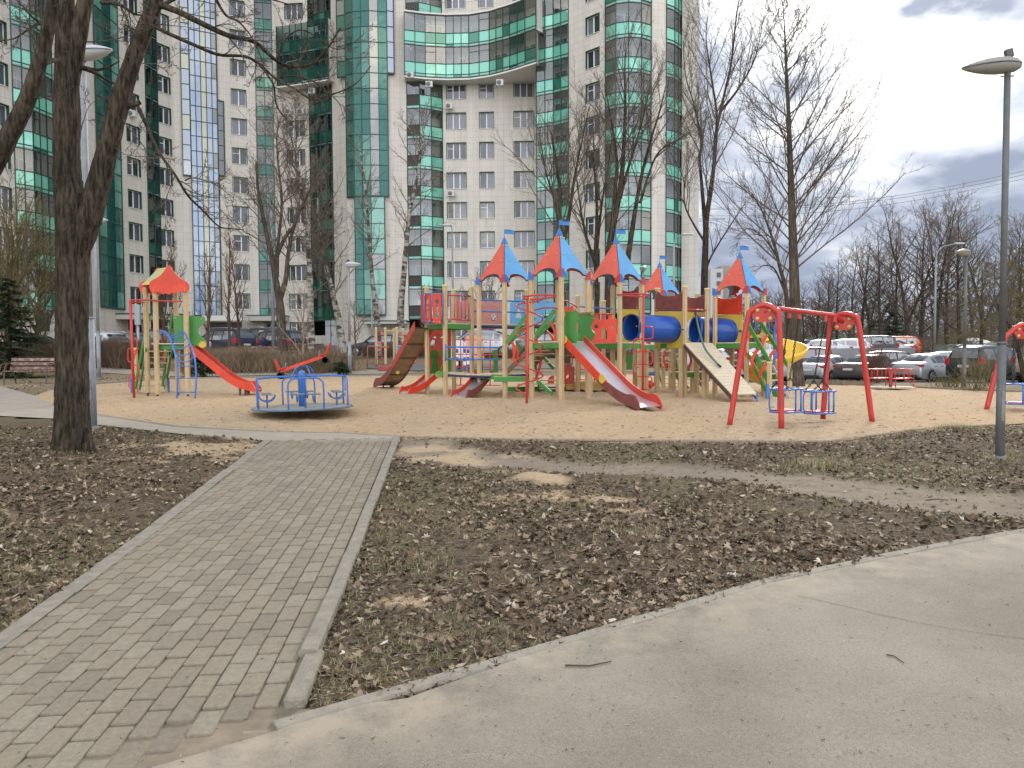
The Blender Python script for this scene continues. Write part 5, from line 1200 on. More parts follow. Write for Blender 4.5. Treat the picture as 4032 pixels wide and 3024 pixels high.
sn = tb(main, 'snake_climber', [fS(2534, 1157), V3((fS(2531, 1540).x, 18.2, terr(fS(2531, 1540).x, 18.2)))], .028, C_redt)
def loopu(u0, u1, v0, v1):
 s_ = 1 if u1 > u0 else -1; r = 9; return [fS(u0, v0), fS(u1 - s_ * r, v0), fS(u1 - s_ * 2, v0 + 3), fS(u1, v0 + r), fS(u1, v1 - r), fS(u1 - s_ * 2, v1 - 3), fS(u1 - s_ * r, v1), fS(u0, v1)]
for q in ((2534, 2571, 1286, 1334), (2533, 2495, 1334, 1384), (2533, 2568, 1384, 1434), (2533, 2494, 1434, 1483), (2532, 2567, 1483, 1533)): tb(sn, 'snake_loop', loopu(*q), .015, C_redt)
tb(sn, 'snake_loop', [fS(2533, 1533), fS(2508, 1533), fS(2496, 1540)], .015, C_redt)
tb(sn, 'top_hoop', smooth_pts([at(2430, 1161, 18.35), at(2500, 1157, 18.0), at(2548, 1158, 18.0), at(2557, 1162, 18.3), at(2540, 1168, 18.6), at(2440, 1163, 18.45)], 6), .019, C_redt)
tb(main, 'small_chute_end', smooth_pts([at(2530, 1470, 20.5), at(2545, 1500, 20), at(2566, 1518, 19.8)], 4), .09, C_red)
mb = MB(); p = at(2562, 1472, 20); mb.lathe(p, [(.05, -.1), (.05, .1)], 12, 0, Matrix.Rotation(PI / 2, 3, 'Y')); mb.build('blue_knob', C_blue, main)
mb = MB(); p = at(2335, 1517, 20.3); mb.cbox((p.x, 20.4, p.z), (1.45, .5, .22), .02); mb.build('low_box', mat('sandbox_yellow', (.50, .30, .10), .6, noise_amt=.2), main)
mb = MB(); p = at(2120, 1535, 20.3); mb.cbox((p.x, 20.6, p.z), (1.9, .3, .14), .02, mi=0); mb.cbox((p.x + .3, 20.4, p.z + .16), (1.7, .5, .03), .01, mi=1); mb.build('low_deck', [C_green, C_plank], main)
fq = onplane((2155, 20.2), (2182, 20.2)); pl(main, 'wheel_panel', fq, [(2156, 1510), (2158, 1492), (2168, 1481), (2182, 1478), (2182, 1510)], C_red, .03)
lf = onplane((1790, 22.6), (1975, 22.2)); mb = MB()
for v in (1338, 1395, 1445, 1516): mb.tube([lf(1790, v), lf(1972, v + 1)], .015, 6)
for u in (1814, 1930): mb.tube([lf(u, 1338), lf(u, 1518)], .018, 6)
mb.build('red_railing', C_redt, main)
tw = thing('slide_tower', 'small timber tower with red gabled roof, red slide and blue arched ladder', 'play tower', tuple(ground(650, 1552)))
def spost(par, u, Y, vt, vb, s=.105, R=0, m=None):
 a = at(u, vt, Y); zb = terr(a.x, a.y) + .06; mb = MB(); mb.cbox((a.x, Y, (a.z + zb) / 2), (s, s, a.z - zb), .015)
 for dx in (-s * .22, s * .22): mb.box((a.x + dx, Y - s / 2, (a.z + zb) / 2), (s * .16, .012, a.z - zb - .06))
 o = mb.build('post', C_wood, par); f = MB(); f.box((a.x, Y, zb - .06), (.04, .04, .16)); f.build('steel_foot', C_dblue, o); return a
for u, Y, vt in ((611, 18.9, 1150), (731, 18.9, 1150), (572, 19.6, 1132), (692, 19.6, 1150)): spost(tw, u, Y, vt, 0)
fF = onplane((600, 18.82), (740, 18.82)); fB = onplane((560, 19.68), (700, 19.68))
def gable(f, du, dv, sc=1.0):
 base = [(588, 1125), (589, 1112), (600, 1103), (617, 1095), (633, 1084), (645, 1070), (655, 1054), (661, 1046), (666, 1045), (672, 1049), (680, 1063), (692, 1080), (708, 1095), (724, 1105), (738, 1112), (745, 1122), (745, 1136), (740, 1149), (730, 1153), (722, 1151), (715, 1147), (706, 1154), (697, 1148), (688, 1156), (678, 1151), (668, 1160), (659, 1157), (650, 1155), (640, 1158), (630, 1151), (620, 1150), (610, 1153), (600, 1152), (592, 1142)]
 return [(666 + (u - 666) * sc + du, 1130 + (v - 1130) * sc + dv) for u, v in base]
g1_ = pl(tw, 'roof_gable', fF, gable(fF, 0, 0), C_red, .022, bolts=[(607, 1136), (607, 1144), (729, 1136), (729, 1144)]); pl(tw, 'roof_gable', fB, gable(fB, -43, 6, .96), C_red, .022)
mb = MB()
for sg in (-1, 1):
 a0 = fF(666, 1052); e0 = fF(666 + sg * 70, 1120); a1 = fB(666 - 42, 1058); e1 = fB(666 - 42 + sg * 67, 1124); n = 9
 for k in range(n):
  p = a0.lerp(e0, (k + .04) / n); q = a0.lerp(e0, (k + .99) / n); p2 = a1.lerp(e1, (k + .04) / n); q2 = a1.lerp(e1, (k + .99) / n)
  nn = (q - p).cross(p2 - p).normalized(); nn = nn if nn.z > 0 else -nn; mb.plate([p, q, q2, p2], nn, .018)
mb.build('roof_planks', mat('roof_yellow_worn', (.55, .50, .12), .6, color2=(.35, .42, .40), nscale=5, thr=(.5, .62)), tw)
zt = at(650, 1352, 19.2).z; mb = MB(); xa, xb = at(611, 1352, 18.9).x, at(731, 1352, 18.9).x
for k in range(7): y = 18.88 + .74 * (k + .5) / 7; mb.cbox(((xa + xb) / 2 - .03, y, zt - .014), (xb - xa + .12, .098, .028), .004)
dk = mb.build('deck', C_plank, tw); mb = MB(); mb.box(((xa + xb) / 2, 18.99, zt - .095), (xb - xa - .1, .03, .12)); mb.box(((xa + xb) / 2 - .1, 19.6, zt - .095), (xb - xa - .1, .03, .12))
for x in (xa, xb): mb.box((x, 19.27, zt - .095), (.03, .56, .12))
mb.build('deck_fascia', C_green, dk)
def tcheek(Y, du):
 f = onplane((690, Y), (800, Y)); return pl(tw, 'side_board', f, [(u + du, v) for u, v in ((686, 1362), (686, 1248), (690, 1243), (802, 1246), (807, 1252), (807, 1266), (800, 1277), (788, 1286), (782, 1294), (781, 1306), (786, 1318), (800, 1332), (812, 1346), (800, 1360), (790, 1363))], C_green, .024, bolts=[(795 + du, 1257), (693 + du, 1253)])
tcheek(19.05, 0)
tp = at(742, 1358, 19.22); bt = ground(1012, 1546); bt = at(1016, 1528, 19.2)
so, dd, ss = slide(tw, tp, bt, .44, C_steel, C_red, C_red, .19, 'slide', flat=.24, under=C_dblue if False else mat('slide_underside', (.06, .05, .045), .8))
jplate(so, at(797, 1357, 18.93), (0, -1, 0), .10); mb = MB()
for u in (945, 972): p = at(u, 1520, 19.05); mb.box((p.x, p.y, (p.z + terr(p.x, p.y)) / 2), (.045, .04, p.z - terr(p.x, p.y)))
mb.build('leg', C_rust, so)
la = [(622, 1303, 18.8), (645, 1304, 18.65), (660, 1316, 18.4), (674, 1345, 18.0), (685, 1378, 17.8), (693, 1410, 17.65), (698, 1450, 17.6), (699, 1500, 17.55), (697, 1568, 17.55)]
lb = [(706, 1304, 18.8), (718, 1305, 18.65), (732, 1318, 18.4), (746, 1345, 18.0), (758, 1378, 17.8), (766, 1410, 17.65), (771, 1450, 17.6), (772, 1500, 17.55), (769, 1568, 17.55)]
LA = smooth_pts([at(*q) for q in la], 5); LB_ = smooth_pts([at(*q) for q in lb], 5)
lad = tb(tw, 'arched_ladder', LA, .02, C_blue); tb(lad, 'ladder_side', LB_, .02, C_blue); mb = MB()
for k in (3, 8, 12, 16, 20, 24, 29, 34, 38):
 a, b_ = LA[min(k, len(LA) - 1)], LB_[min(k, len(LB_) - 1)]; m_ = (a + b_) / 2
 if k < 26: mb.tube(smooth_pts([a, a.lerp(m_, .5) + V3((0, -.03, -.10)), m_ + V3((0, -.05, -.13)), b_.lerp(m_, .5) + V3((0, -.03, -.10)), b_], 3), .014, 6)
 else: mb.tube([a, b_], .014, 6)
mb.build('rung', C_blue, lad)
tb(tw, 'climbing_pole', [at(513, 1183, 18.6), V3((at(528, 1555, 18.6).x, 18.6, terr(at(528, 1555, 18.6).x, 18.6) - .02))], .032, C_redt)
tb(tw, 'top_hoop', smooth_pts([at(611, 1182, 18.83), at(540, 1181, 18.6), at(514, 1184, 18.6), at(520, 1190, 18.9), at(568, 1189, 19.5)], 5), .02, C_redt); tb(tw, 'cross_bar', [at(612, 1184, 18.83), at(718, 1187, 18.83)], .017, C_redt)
fp_ = onplane((480, 18.6), (560, 18.6))
def loopt(u0, u1, v0, v1):
 s_ = 1 if u1 > u0 else -1; r = 7; return [fp_(u0, v0), fp_(u1 - s_ * r, v0), fp_(u1 - s_ * 2, v0 + 3), fp_(u1, v0 + r), fp_(u1, v1 - r), fp_(u1 - s_ * 2, v1 - 3), fp_(u1 - s_ * r, v1), fp_(u0, v1)]
for q in ((521, 540, 1335, 1382), (521, 504, 1372, 1425), (523, 548, 1438, 1492), (524, 508, 1474, 1528)): tb(tw, 'pole_loop', loopt(*q), .015, C_redt)
so_ = stairs(tw, at(628, 1372, 19.7), at(600, 1530, 20.7), .62, 7, rail=False)
for (a0, a1) in (((586, 1232), (532, 1530)), ((678, 1238), (640, 1520))): mb = MB(); mb.beam(at(*a0, 19.9), at(*a1, 20.4), .035, .09); mb.build('stair_rail', C_green, tw)
arcplate(tw, 543, 1370, 535, 1500, 20.1, -18, 9); arcplate(tw, 654, 1382, 650, 1430, 20.3, -6, 8)
for u, vt in ((533, 1374), (655, 1374)):
 a = at(u, vt, 20.6); zb = terr(a.x, 20.6); mb = MB(); mb.cbox((a.x, 20.6, (a.z + zb) / 2), (.09, .09, a.z - zb), .012); o = mb.build('short_post', C_wood, tw); mb = MB(); mb.cbox((a.x, 20.6, a.z + .015), (.1, .1, .03), .01); mb.build('post_cap', C_lyel, o)
 mb = MB(); mb.cbox((a.x + (.06 if u > 600 else -.1), 20.55, zb + .18), (.05, .05, .45), .01); mb.build('steel_foot', C_blue, tw)
c = at(1192, 1603, 14.1); mg = thing('merry_go_round', 'blue tube merry-go-round with round plate, nearest to the paved path', 'merry-go-round', (c.x, c.y, terr(c.x, c.y) - .08))
zpl = c.z; R_ = .885; tilt = Matrix.Rotation(math.radians(-1.1), 3, 'Y')
class TMB(MB): pass
def T_(p): v = V3(p) - c; return c + tilt @ v
mb = MB(); mb.lathe(c, [(R_ - .02, -.022), (R_, -.012), (R_ + .005, 0), (R_ - .02, .012), (0.2, .014)], 48, 0, tilt); mb.build('plate', mat('plate_blue_grey', (.24, .26, .25), .7, color2=(.42, .38, .30), nscale=4), mg)
mb = MB(); rp_ = [c + tilt @ V3((R_ * math.cos(a), R_ * math.sin(a), -.002)) for a in [2 * PI * k / 64 for k in range(65)]]; mb.tube(rp_, .018, 8); mb.build('rim', mat('paint_blue_grey', (.10, .17, .27), .45, noise_amt=.2, nscale=5), mg)
mb = MB(); mb.lathe(c, [(.07, 0), (.07, .60), (.065, .63), (.045, .665), (.02, .68), (0.002, .683)], 20, 0, tilt); mb.build('centre_post', C_blue, mg)
mb = MB(); mb.lathe((c.x, c.y, zpl - .1), [(.06, -.12), (.06, .08)], 12); mb.build('hub', C_rust, mg)
zs = .545
for q in range(4):
 a0 = math.radians(20 + 90 * q); rd = V3((math.cos(a0), math.sin(a0), 0)); td = V3((-rd.y, rd.x, 0)); X = lambda r, s_, z: c + tilt @ (rd * r + td * s_ + V3((0, 0, z)))
 mb = MB(); mb.tube(smooth_pts([X(.05, 0, zs + .03), X(.55, 0, zs + .02), X(.78, 0, zs)], 4), .019, 7)
 mb.tube(smooth_pts([X(.78, -.30, .015), X(.78, -.30, .40), X(.78, -.28, zs - .06), X(.78, -.20, zs), X(.78, 0, zs), X(.78, .20, zs), X(.78, .28, zs - .06), X(.78, .30, .40), X(.78, .30, .015)], 3), .016, 7)
 mb.tube([X(.78, 0, .27), X(.78, 0, zs)], .012, 6)
 o = mb.build('hand_rail', C_blue, mg)
 mb = MB(); p = X(.62, 0, .265); mb.cbox(p, (.17, .52, .024), .01, rz=a0); so2 = mb.build('seat', mat('seat_blue_grey', (.16, .20, .24), .6, noise_amt=.2), mg)
 mb = MB()
 for s_ in (-.14, .14): mb.tube([X(.62 + .14 * math.cos(a), s_, .25 - .12 * math.sin(a)) for a in [PI * k / 8 for k in range(9)]], .012, 6)
 mb.tube([X(.62, 0, .015), X(.62, 0, .25)], .015, 7); mb.build('seat_bracket', C_blue, so2)
p0 = ground(1195, 1492); ssw = thing('seesaw', 'red seesaw on blue arched base, its right end tipped up', 'seesaw', tuple(p0)); Ys = p0.y
A0 = at(1105, 1462, Ys + .1); A1 = at(1282, 1400, Ys - .3); mb = MB(); mb.beam(A0, A1, .09, .11); mb.build('plank', C_red, ssw)
for pt, uu, s_, zz2 in ((A0, 1098, -1, 0), (A1, 1272, 1, .02)):
 mb = MB(); d_ = (A1 - A0).normalized(); up = V3((0, 0, 1));
 mb.cbox(pt + d_ * (-s_) * .05 + V3((0, 0, .07)), (.30, .26, .03), .012, R=Matrix.Rotation(-math.atan2(d_.z, d_.x), 3, 'Y')); o = mb.build('seat', C_red, ssw)
 back = [(-.14, 0), (.14, 0), (.17, .12), (.16, .30), (.08, .40), (-.08, .40), (-.16, .30), (-.17, .12)]
 mb = MB(); lean = V3((s_ * .35, 0, 1)).normalized(); side = V3((0, 1, 0)); b0_ = pt + d_ * s_ * .06 + V3((0, 0, .08)); mb.plate([b0_ + side * x + lean * y for x, y in back], side.cross(lean), .02); mb.build('backrest', C_red, o)
 mb = MB(); h0 = pt - d_ * s_ * .24; mb.tube([h0 + V3((0, .13 * math.cos(a), .04 + .20 * math.sin(a))) for a in [PI * k / 10 for k in range(11)]], .014, 6); mb.build('hand_hoop', mat('hoop_grey_blue', (.20, .25, .38), .4), ssw)
 mb = MB(); n = 16; cc = pt - V3((0, 0, .16));
 mb.lathe(cc + V3((0, -.11, 0)), [(.10, 0), (.125, 0.0), (.13, .02), (.13, .2), (.125, .22), (.10, .22), (.10, 0)], 18, 0, Matrix.Rotation(-PI / 2, 3, 'X')); mb.build('rubber_buffer', mat('rubber', (.02, .02, .02), .8), ssw)
piv = at(1198, 1440, Ys); mb = MB()
for dy in (-.22, .22): mb.tube(smooth_pts([V3((p0.x - .38, Ys + dy * 1.6, p0.z)), V3((p0.x - .24, Ys + dy, p0.z + .36)), V3((p0.x - .08, Ys + dy * .3, piv.z + .0)), V3((p0.x + .08, Ys + dy * .3, piv.z)), V3((p0.x + .24, Ys + dy, p0.z + .36)), V3((p0.x + .38, Ys + dy * 1.6, p0.z))], 5), .025, 7)
mb.tube([piv + V3((0, -.12, -.02)), piv + V3((0, .12, -.02))], .035, 8); mb.build('base', C_blue, ssw)
def chain(mb, a, b, r=.011):
 a = V3(a); b = V3(b); n = max(3, int((b - a).length / .045)); d = (b - a) / n; u_ = d.normalized(); sA = u_.orthogonal().normalized(); sB = u_.cross(sA)
 for i in range(n):
  c_ = a + d * (i + .5); s_ = sA if i % 2 else sB; h = d.length * .62
  mb.tube([c_ - u_ * h + s_ * .0, c_ - u_ * h * .6 + s_ * r, c_ + u_ * h * .6 + s_ * r, c_ + u_ * h, c_ + u_ * h * .6 - s_ * r, c_ - u_ * h * .6 - s_ * r, c_ - u_ * h], r * .62, 4)
def swingframe(par, q, mbcaps):
 """q: dict of pixel/ground points for one end frame"""
 a, b_, ta, tb_, top = q
 pts = smooth_pts([a, a.lerp(ta, .97), ta.lerp(top, .25) + (ta - a).normalized() * .10, top + V3((-.0, 0, 0)), tb_.lerp(top, .25) + (tb_ - b_).normalized() * .10, b_.lerp(tb_, .97), b_], 8)
 o = tb(par, 'end_frame', pts, .044, C_redt, 12); n = (b_ - a).cross(V3((0, 0, 1))).normalized(); n = n if n.y < 0 else -n
 sd_ = (b_ - a); sd_.z = 0; sd_.normalize(); cc = top - V3((0, 0, .13)); out = [cc + sd_ * x + V3((0, 0, z)) for x, z in ((-.20, .10), (-.10, .12), (.10, .12), (.20, .10), (.17, -.02), (.12, -.13), (-.12, -.13), (-.17, -.02))]
 mb = MB(); mb.plate(out, n, .025); mb.build('gusset_plate', C_redt, o); k = MB()
 for x, z in ((-.095, .05), (.095, .05), (-.095, -.08), (.095, -.08)): k.lathe(cc + sd_ * x + V3((0, 0, z)) + n * .012, [(.035, 0), (.032, .014), (.015, .024)], 12, 0, n.to_track_quat('Z', 'Y').to_matrix())
 k.build('bolt_cap', C_bolt, o); return cc
def swing_seat(par, c, d, w_, dp):
 """c: centre of the top ring, d: direction of the cross bar"""
 s_ = V3((d.y, -d.x, 0)); H = .36; X = lambda a, b_, z: c + d * a + s_ * b_ + V3((0, 0, z)); hw = w_ / 2; hd = dp / 2
 mb = MB()
 for zz_, in_ in ((0, 0), (-H, .0)): mb.tube(smooth_pts([X(hw, -hd, zz_), X(-hw * .55, -hd, zz_), X(-hw, -hd * .4, zz_), X(-hw, hd * .4, zz_), X(-hw * .55, hd, zz_), X(hw, hd, zz_)], 5), .016, 7)
 for a, b_ in ((hw * .75, -hd), (hw * .75, hd), (hw * .2, -hd), (hw * .2, hd)): mb.tube([X(a, b_, 0), X(a, b_, -H)], .014, 6)
 for b_ in (-hd * .5, hd * .5): mb.tube(smooth_pts([X(-hw * .9, b_, 0), X(-hw * 1.12, b_, -.06), X(-hw * 1.15, b_, -H / 2), X(-hw * 1.12, b_, -H + .06), X(-hw * .9, b_, -H)], 3), .013, 6)
 mb.tube([X(hw, -hd, 0), X(hw, hd, 0)], .016, 6); mb.tube([X(hw, -hd, -H), X(hw, hd, -H)], .014, 6)
 o = mb.build('swing_seat', C_blue, par); m2 = MB(); m2.plate([X(-hw * .8, -hd * .8, -H + .02), X(hw * .9, -hd * .9, -H + .02), X(hw * .9, hd * .9, -H + .02), X(-hw * .8, hd * .8, -H + .02)], (0, 0, 1), .03); m2.build('seat_board', C_seat, o)
 return [X(-hw * .5, -hd, .01), X(hw * .5, -hd, .01), X(-hw * .5, hd, .01), X(hw * .5, hd, .01)]
gA, gB = ground(2872, 1678), ground(3077, 1686); gC, gD = ground(3240, 1650), ground(3434, 1660)
sw = thing('swing_set', 'red tubular swing set with two blue cage seats on black chains', 'swing set', ((gA.x + gD.x) / 2, (gA.y + gD.y) / 2, gA.z))
Ya, Yb = gA.y, gB.y
tA, tB = at(2942, 1265, Ya - .05), at(3068, 1262, Yb); top1 = (at(2935, 1203, Ya - .05) + at(3060, 1200, Yb)) / 2; top1 = at(3008, 1201, (Ya + Yb) / 2)
cc1 = swingframe(sw, (gA, gB, tA, tB, top1), None)
tC, tD = at(3268, 1290, gC.y), at(3382, 1280, gD.y); top2 = at(3320, 1237, (gC.y + gD.y) / 2)
cc2 = swingframe(sw, (gC, gD, tC, tD, top2), None)
ba = at(3036, 1222, (Ya + Yb) / 2 + .0); bb = at(3296, 1247, (gC.y + gD.y) / 2)
tb(sw, 'cross_bar', [cc1 + V3((0, 0, .03)), at(3062, 1215, (Ya + Yb) / 2), at(3282, 1241, (gC.y + gD.y) / 2), cc2 + V3((0, 0, .0))], .036, C_redt, 12)
dsw = (bb - ba); dsw.z = 0; dsw.normalize()
ch = MB(); hk = MB()
for ub, wseat in ((3091, 0), (3222, 0)):
 Yc = 12.25 if ub < 3150 else 12.75
 ctop = at(ub, 1532 if ub < 3150 else 1540, Yc); ctop = ctop if ub < 3150 else ctop
 cor = swing_seat(sw, ctop, dsw, .46, .34)
 for (j0, j1), uu in (((0, 1), -1), ((2, 3), 1)):
  pass
 for (a_, b_), fr_ in (((cor[0], cor[2]), 0), ((cor[1], cor[3]), 1)):
  m_ = (a_ + b_) / 2; yv = V3((m_.x, m_.y, ctop.z + .17)); t_ = ((m_ - ba).dot(dsw)) / (bb - ba).dot(dsw); tp_ = ba.lerp(bb, max(0, min(1, t_))) - V3((0, 0, .05)); yv = tp_.lerp(yv, 1.0)
  chain(ch, tp_, yv); chain(ch, yv, a_); chain(ch, yv, b_); hk.box(tp_ + V3((0, 0, .0)), (.05, .05, .09));
  for q in (a_, b_): hk.lathe(q - V3((0, 0, .01)), [(.018, -.01), (.02, .01), (.008, .025)], 8, 1)
ch.build('chain', C_chain, sw); hk.build('chain_hook', [C_redt, C_bolt], sw)
q0 = ground(3884, 1614); sw2 = thing('swing_set', 'red swing set half out of view behind the grey lamp post at the right edge', 'swing set', tuple(q0))
Yq = q0.y; X0 = at(3968, 1300, Yq); top3 = at(4030, 1278, Yq); qe = ground(4190, 1612); swingframe(sw2, (q0, V3((qe.x, Yq, qe.z)), at(3952, 1350, Yq), at(4116, 1350, Yq), top3), None)
far_ = [V3((p.x + 1.6, p.y - 1.2, p.z)) for p in (q0, V3((qe.x, Yq, qe.z)), at(3952, 1350, Yq), at(4116, 1350, Yq), top3)]
swingframe(sw2, far_, None); tb(sw2, 'cross_bar', [top3 - V3((0, 0, .1)), far_[4] - V3((0, 0, .1))], .036, C_redt, 10)
dq = (far_[4] - top3).normalized(); cs = at(4020, 1512, Yq - .2); cor = swing_seat(sw2, cs, V3((dq.x, dq.y, 0)).normalized(), .46, .34); ch = MB()
for a_ in cor: chain(ch, a_, V3((a_.x, a_.y, top3.z - .15)))
ch.build('chain', C_chain, sw2)
c = at(3506, 1524, 24.0); rg = thing('merry_go_round', 'red railed merry-go-round with pale flat plate, in front of the silver sedan', 'merry-go-round', (c.x, c.y, terr(c.x, c.y)))
mb = MB(); mb.lathe(c, [(.68, -.02), (.70, 0), (.68, .012), (.1, .012)], 40); mb.build('plate', mat('plate_pale', (.48, .44, .33), .7, noise_amt=.15), rg)
mb = MB(); mb.lathe((c.x, c.y, c.z), [(.055, .01), (.055, .12), (.045, .13), (.045, .56), (.05, .57)], 12); mb.lathe((c.x, c.y, c.z), [(.07, -.12), (.035, -.05), (.035, 0)], 12, 1); mb.build('centre_post', [C_redt, C_rust], rg)
for q in range(4):
 a0 = math.radians(8 + 90 * q); rd = V3((math.cos(a0), math.sin(a0), 0)); td = V3((-rd.y, rd.x, 0)); X = lambda r, s_, z: c + rd * r + td * s_ + V3((0, 0, z)); mb = MB()
 for z in (.56, .27):
  mb.tube([X(.04, 0, z), X(.3, -.25, z), X(.62, -.25, z), X(.62, .25, z), X(.3, .25, z)], .012, 5)
 for r, s_ in ((.3, -.25), (.62, -.25), (.62, .25), (.62, 0), (.3, .25), (.46, -.25), (.46, .25)): mb.tube([X(r, s_, .56), X(r, s_, .27)], .009, 5)
 mb.tube([X(.62, -.25, .27), X(.62, -.25, .0)], .014, 5); mb.tube([X(.3, -.25, .27), X(.62, -.25, .03)], .011, 5); mb.build('seat_frame', C_redt, rg)
 m2 = MB(); m2.cbox(X(.46, 0, .28), (.30, .46, .02), .005, rz=a0); m2.build('seat', C_redw, rg)
g0 = V3((at(1540, 1444, 37).x, 37, terr(at(1540, 1444, 37).x, 37))); cf = thing('climbing_frame', 'timber climbing frame with red rungs on the dark pad behind the tall slide', 'climbing frame', tuple(g0))
for u, Y, vt in ((1481, 36, 1292), (1517, 36, 1293), (1562, 36.2, 1291), (1587, 37.5, 1296), (1619, 37.5, 1299), (1551, 38, 1297), (1632, 37, 1293)):
 a = at(u, vt, Y); zb = terr(a.x, Y); mb = MB(); mb.cbox((a.x, Y, (a.z + zb) / 2), (.11, .11, a.z - zb), .015); o = mb.build('post', C_wood, cf); mb = MB(); mb.cbox((a.x, Y, a.z + .015), (.12, .12, .04), .01); mb.build('post_cap', C_lyel, o)
f = onplane((1481, 36), (1517, 36)); mb = MB()
for k in range(9): v = 1303 + k * 16; mb.tube([f(1483, v), f(1515, v + 1)], .02, 5)
mb.build('rungs', C_redt, cf); f = onplane((1562, 36.2), (1632, 37)); mb = MB()
for v in (1320, 1352, 1385): mb.tube([f(1562, v), f(1632, v)], .02, 5)
mb.build('rungs', C_redt, cf); mb = MB(); mb.beam(at(1517, 1302, 36), at(1632, 1306, 37), .09, .07); mb.beam(at(1551, 1304, 38), at(1632, 1304, 37.4), .09, .07); mb.build('beam', C_wood, cf)
mb = MB(); p = at(1573, 1362, 36); q = at(1573, 1430, 36); mb.tube([p, q], .08, 8); mb.build('rubber_post', C_blue, cf)
f = onplane((1447, 34), (1540, 34)); hb = thing('turning_bar', 'low salmon coloured horizontal bar standing beside the timber climbing frame', 'exercise bar', tuple(V3((f(1480, 1440).x, 34, terr(f(1480, 1440).x, 34)))))
for u0, u1, v0, v1 in ((1447, 1532, 1363, 1448), (1481, 1530, 1366, 1444)): tb(hb, 'bar', [f(u0, v1), f(u0, v0 + 8), f(u0 + 2, v0 + 3), f(u0 + 7, v0), f(u1, v0 + 2)], .024, mat('faded_red_tube', (.50, .14, .09), .5))
mb = MB(); p = at(1525, 1452, 32.5); mb.cbox((p.x, 32.7, terr(p.x, 32.5) + .12), (.78, .5, .2), .02, mi=0); mb.cbox((p.x + .32, 32.45, terr(p.x, 32.5) + .11), (.3, .12, .18), .01, mi=1); o = mb.build('sandbox', [mat('sandbox_red', (.36, .06, .04), .6, noise_amt=.2), mat('sandbox_purple', (.08, .05, .2), .6)])
tag(o, 'small red painted sandbox kerb in front of the timber climbing frame', 'sandbox')
def playhouse(u0, u1, vt, vb, Y, mroof, mwall, lbl):
 a = at(u0, vt, Y); b_ = at(u1, vb, Y); zb = terr((a.x + b_.x) / 2, Y); w_ = b_.x - a.x; xm = (a.x + b_.x) / 2; ze = a.z - (a.z - zb) * .5; o = thing('playhouse', lbl, 'playhouse', (xm, Y + .5, zb))
 mb = MB(); th = .03
 for x in (a.x + .1, b_.x - .1): mb.plate([(x, Y + .1, zb), (x, Y + 1.1, zb), (x, Y + 1.1, ze), (x, Y + .6, a.z - .05), (x, Y + .1, ze)], (1, 0, 0), th)
 mb.plate([(a.x + .1, Y + .1, zb), (b_.x - .1, Y + .1, zb), (b_.x - .1, Y + .1, ze), (a.x + .1, Y + .1, ze)], (0, 1, 0), th, [[(xm - .2, Y + .1, zb + .25), (xm + .2, Y + .1, zb + .25), (xm + .2, Y + .1, ze - .12), (xm - .2, Y + .1, ze - .12)]]); mb.build('wall', mwall, o)
 mb = MB(); mb.plate([(a.x - .05, Y - .05, ze - .1), (b_.x + .05, Y - .05, ze - .1), (b_.x - .02, Y + .6, a.z), (a.x + .02, Y + .6, a.z)], V3((0, -(a.z - ze + .1), .65)), .03); mb.plate([(a.x - .05, Y + 1.25, ze - .1), (b_.x + .05, Y + 1.25, ze - .1), (b_.x - .02, Y + .6, a.z + .01), (a.x + .02, Y + .6, a.z + .01)], V3((0, (a.z - ze + .1), .65)), .03); mb.build('roof', mroof, o)
playhouse(1832, 1900, 1322, 1450, 29, mat('faded_roof_pink', (.62, .23, .17), .6, noise_amt=.12), mat('house_dark_red', (.20, .035, .03), .6), 'small playhouse with faded pink pitched roof behind the low blue rails')
playhouse(1772, 1822, 1338, 1448, 30, mat('white_roof', (.55, .55, .53), .6), mat('house_green', (.03, .18, .12), .6), 'small green walled playhouse with pale roof beside the pink roofed one')
mb = MB(); mbw = MB()
for k, (u, v0, v1) in enumerate(((1799, 1374, 1455), (1829, 1374, 1455), (1843, 1376, 1450), (1860, 1380, 1450))):
 a = at(u, v0, 27); b_ = at(u, v1, 27); n = 5
 for j in range(n): z0_, z1_ = a.z + (b_.z - a.z) * j / n, a.z + (b_.z - a.z) * (j + 1) / n; (mb if j % 2 == 0 else mbw).cbox((a.x, 27, (z0_ + z1_) / 2), (.09, .09, abs(z1_ - z0_)), .01)
o = mb.build('striped_posts', mat('post_blue', (.04, .07, .35), .5)); tag(o, 'row of blue and white striped posts of a low enclosure behind the castle', 'post fence'); m2 = mbw.build('white_band', mat('post_white', (.7, .7, .7), .5), o)
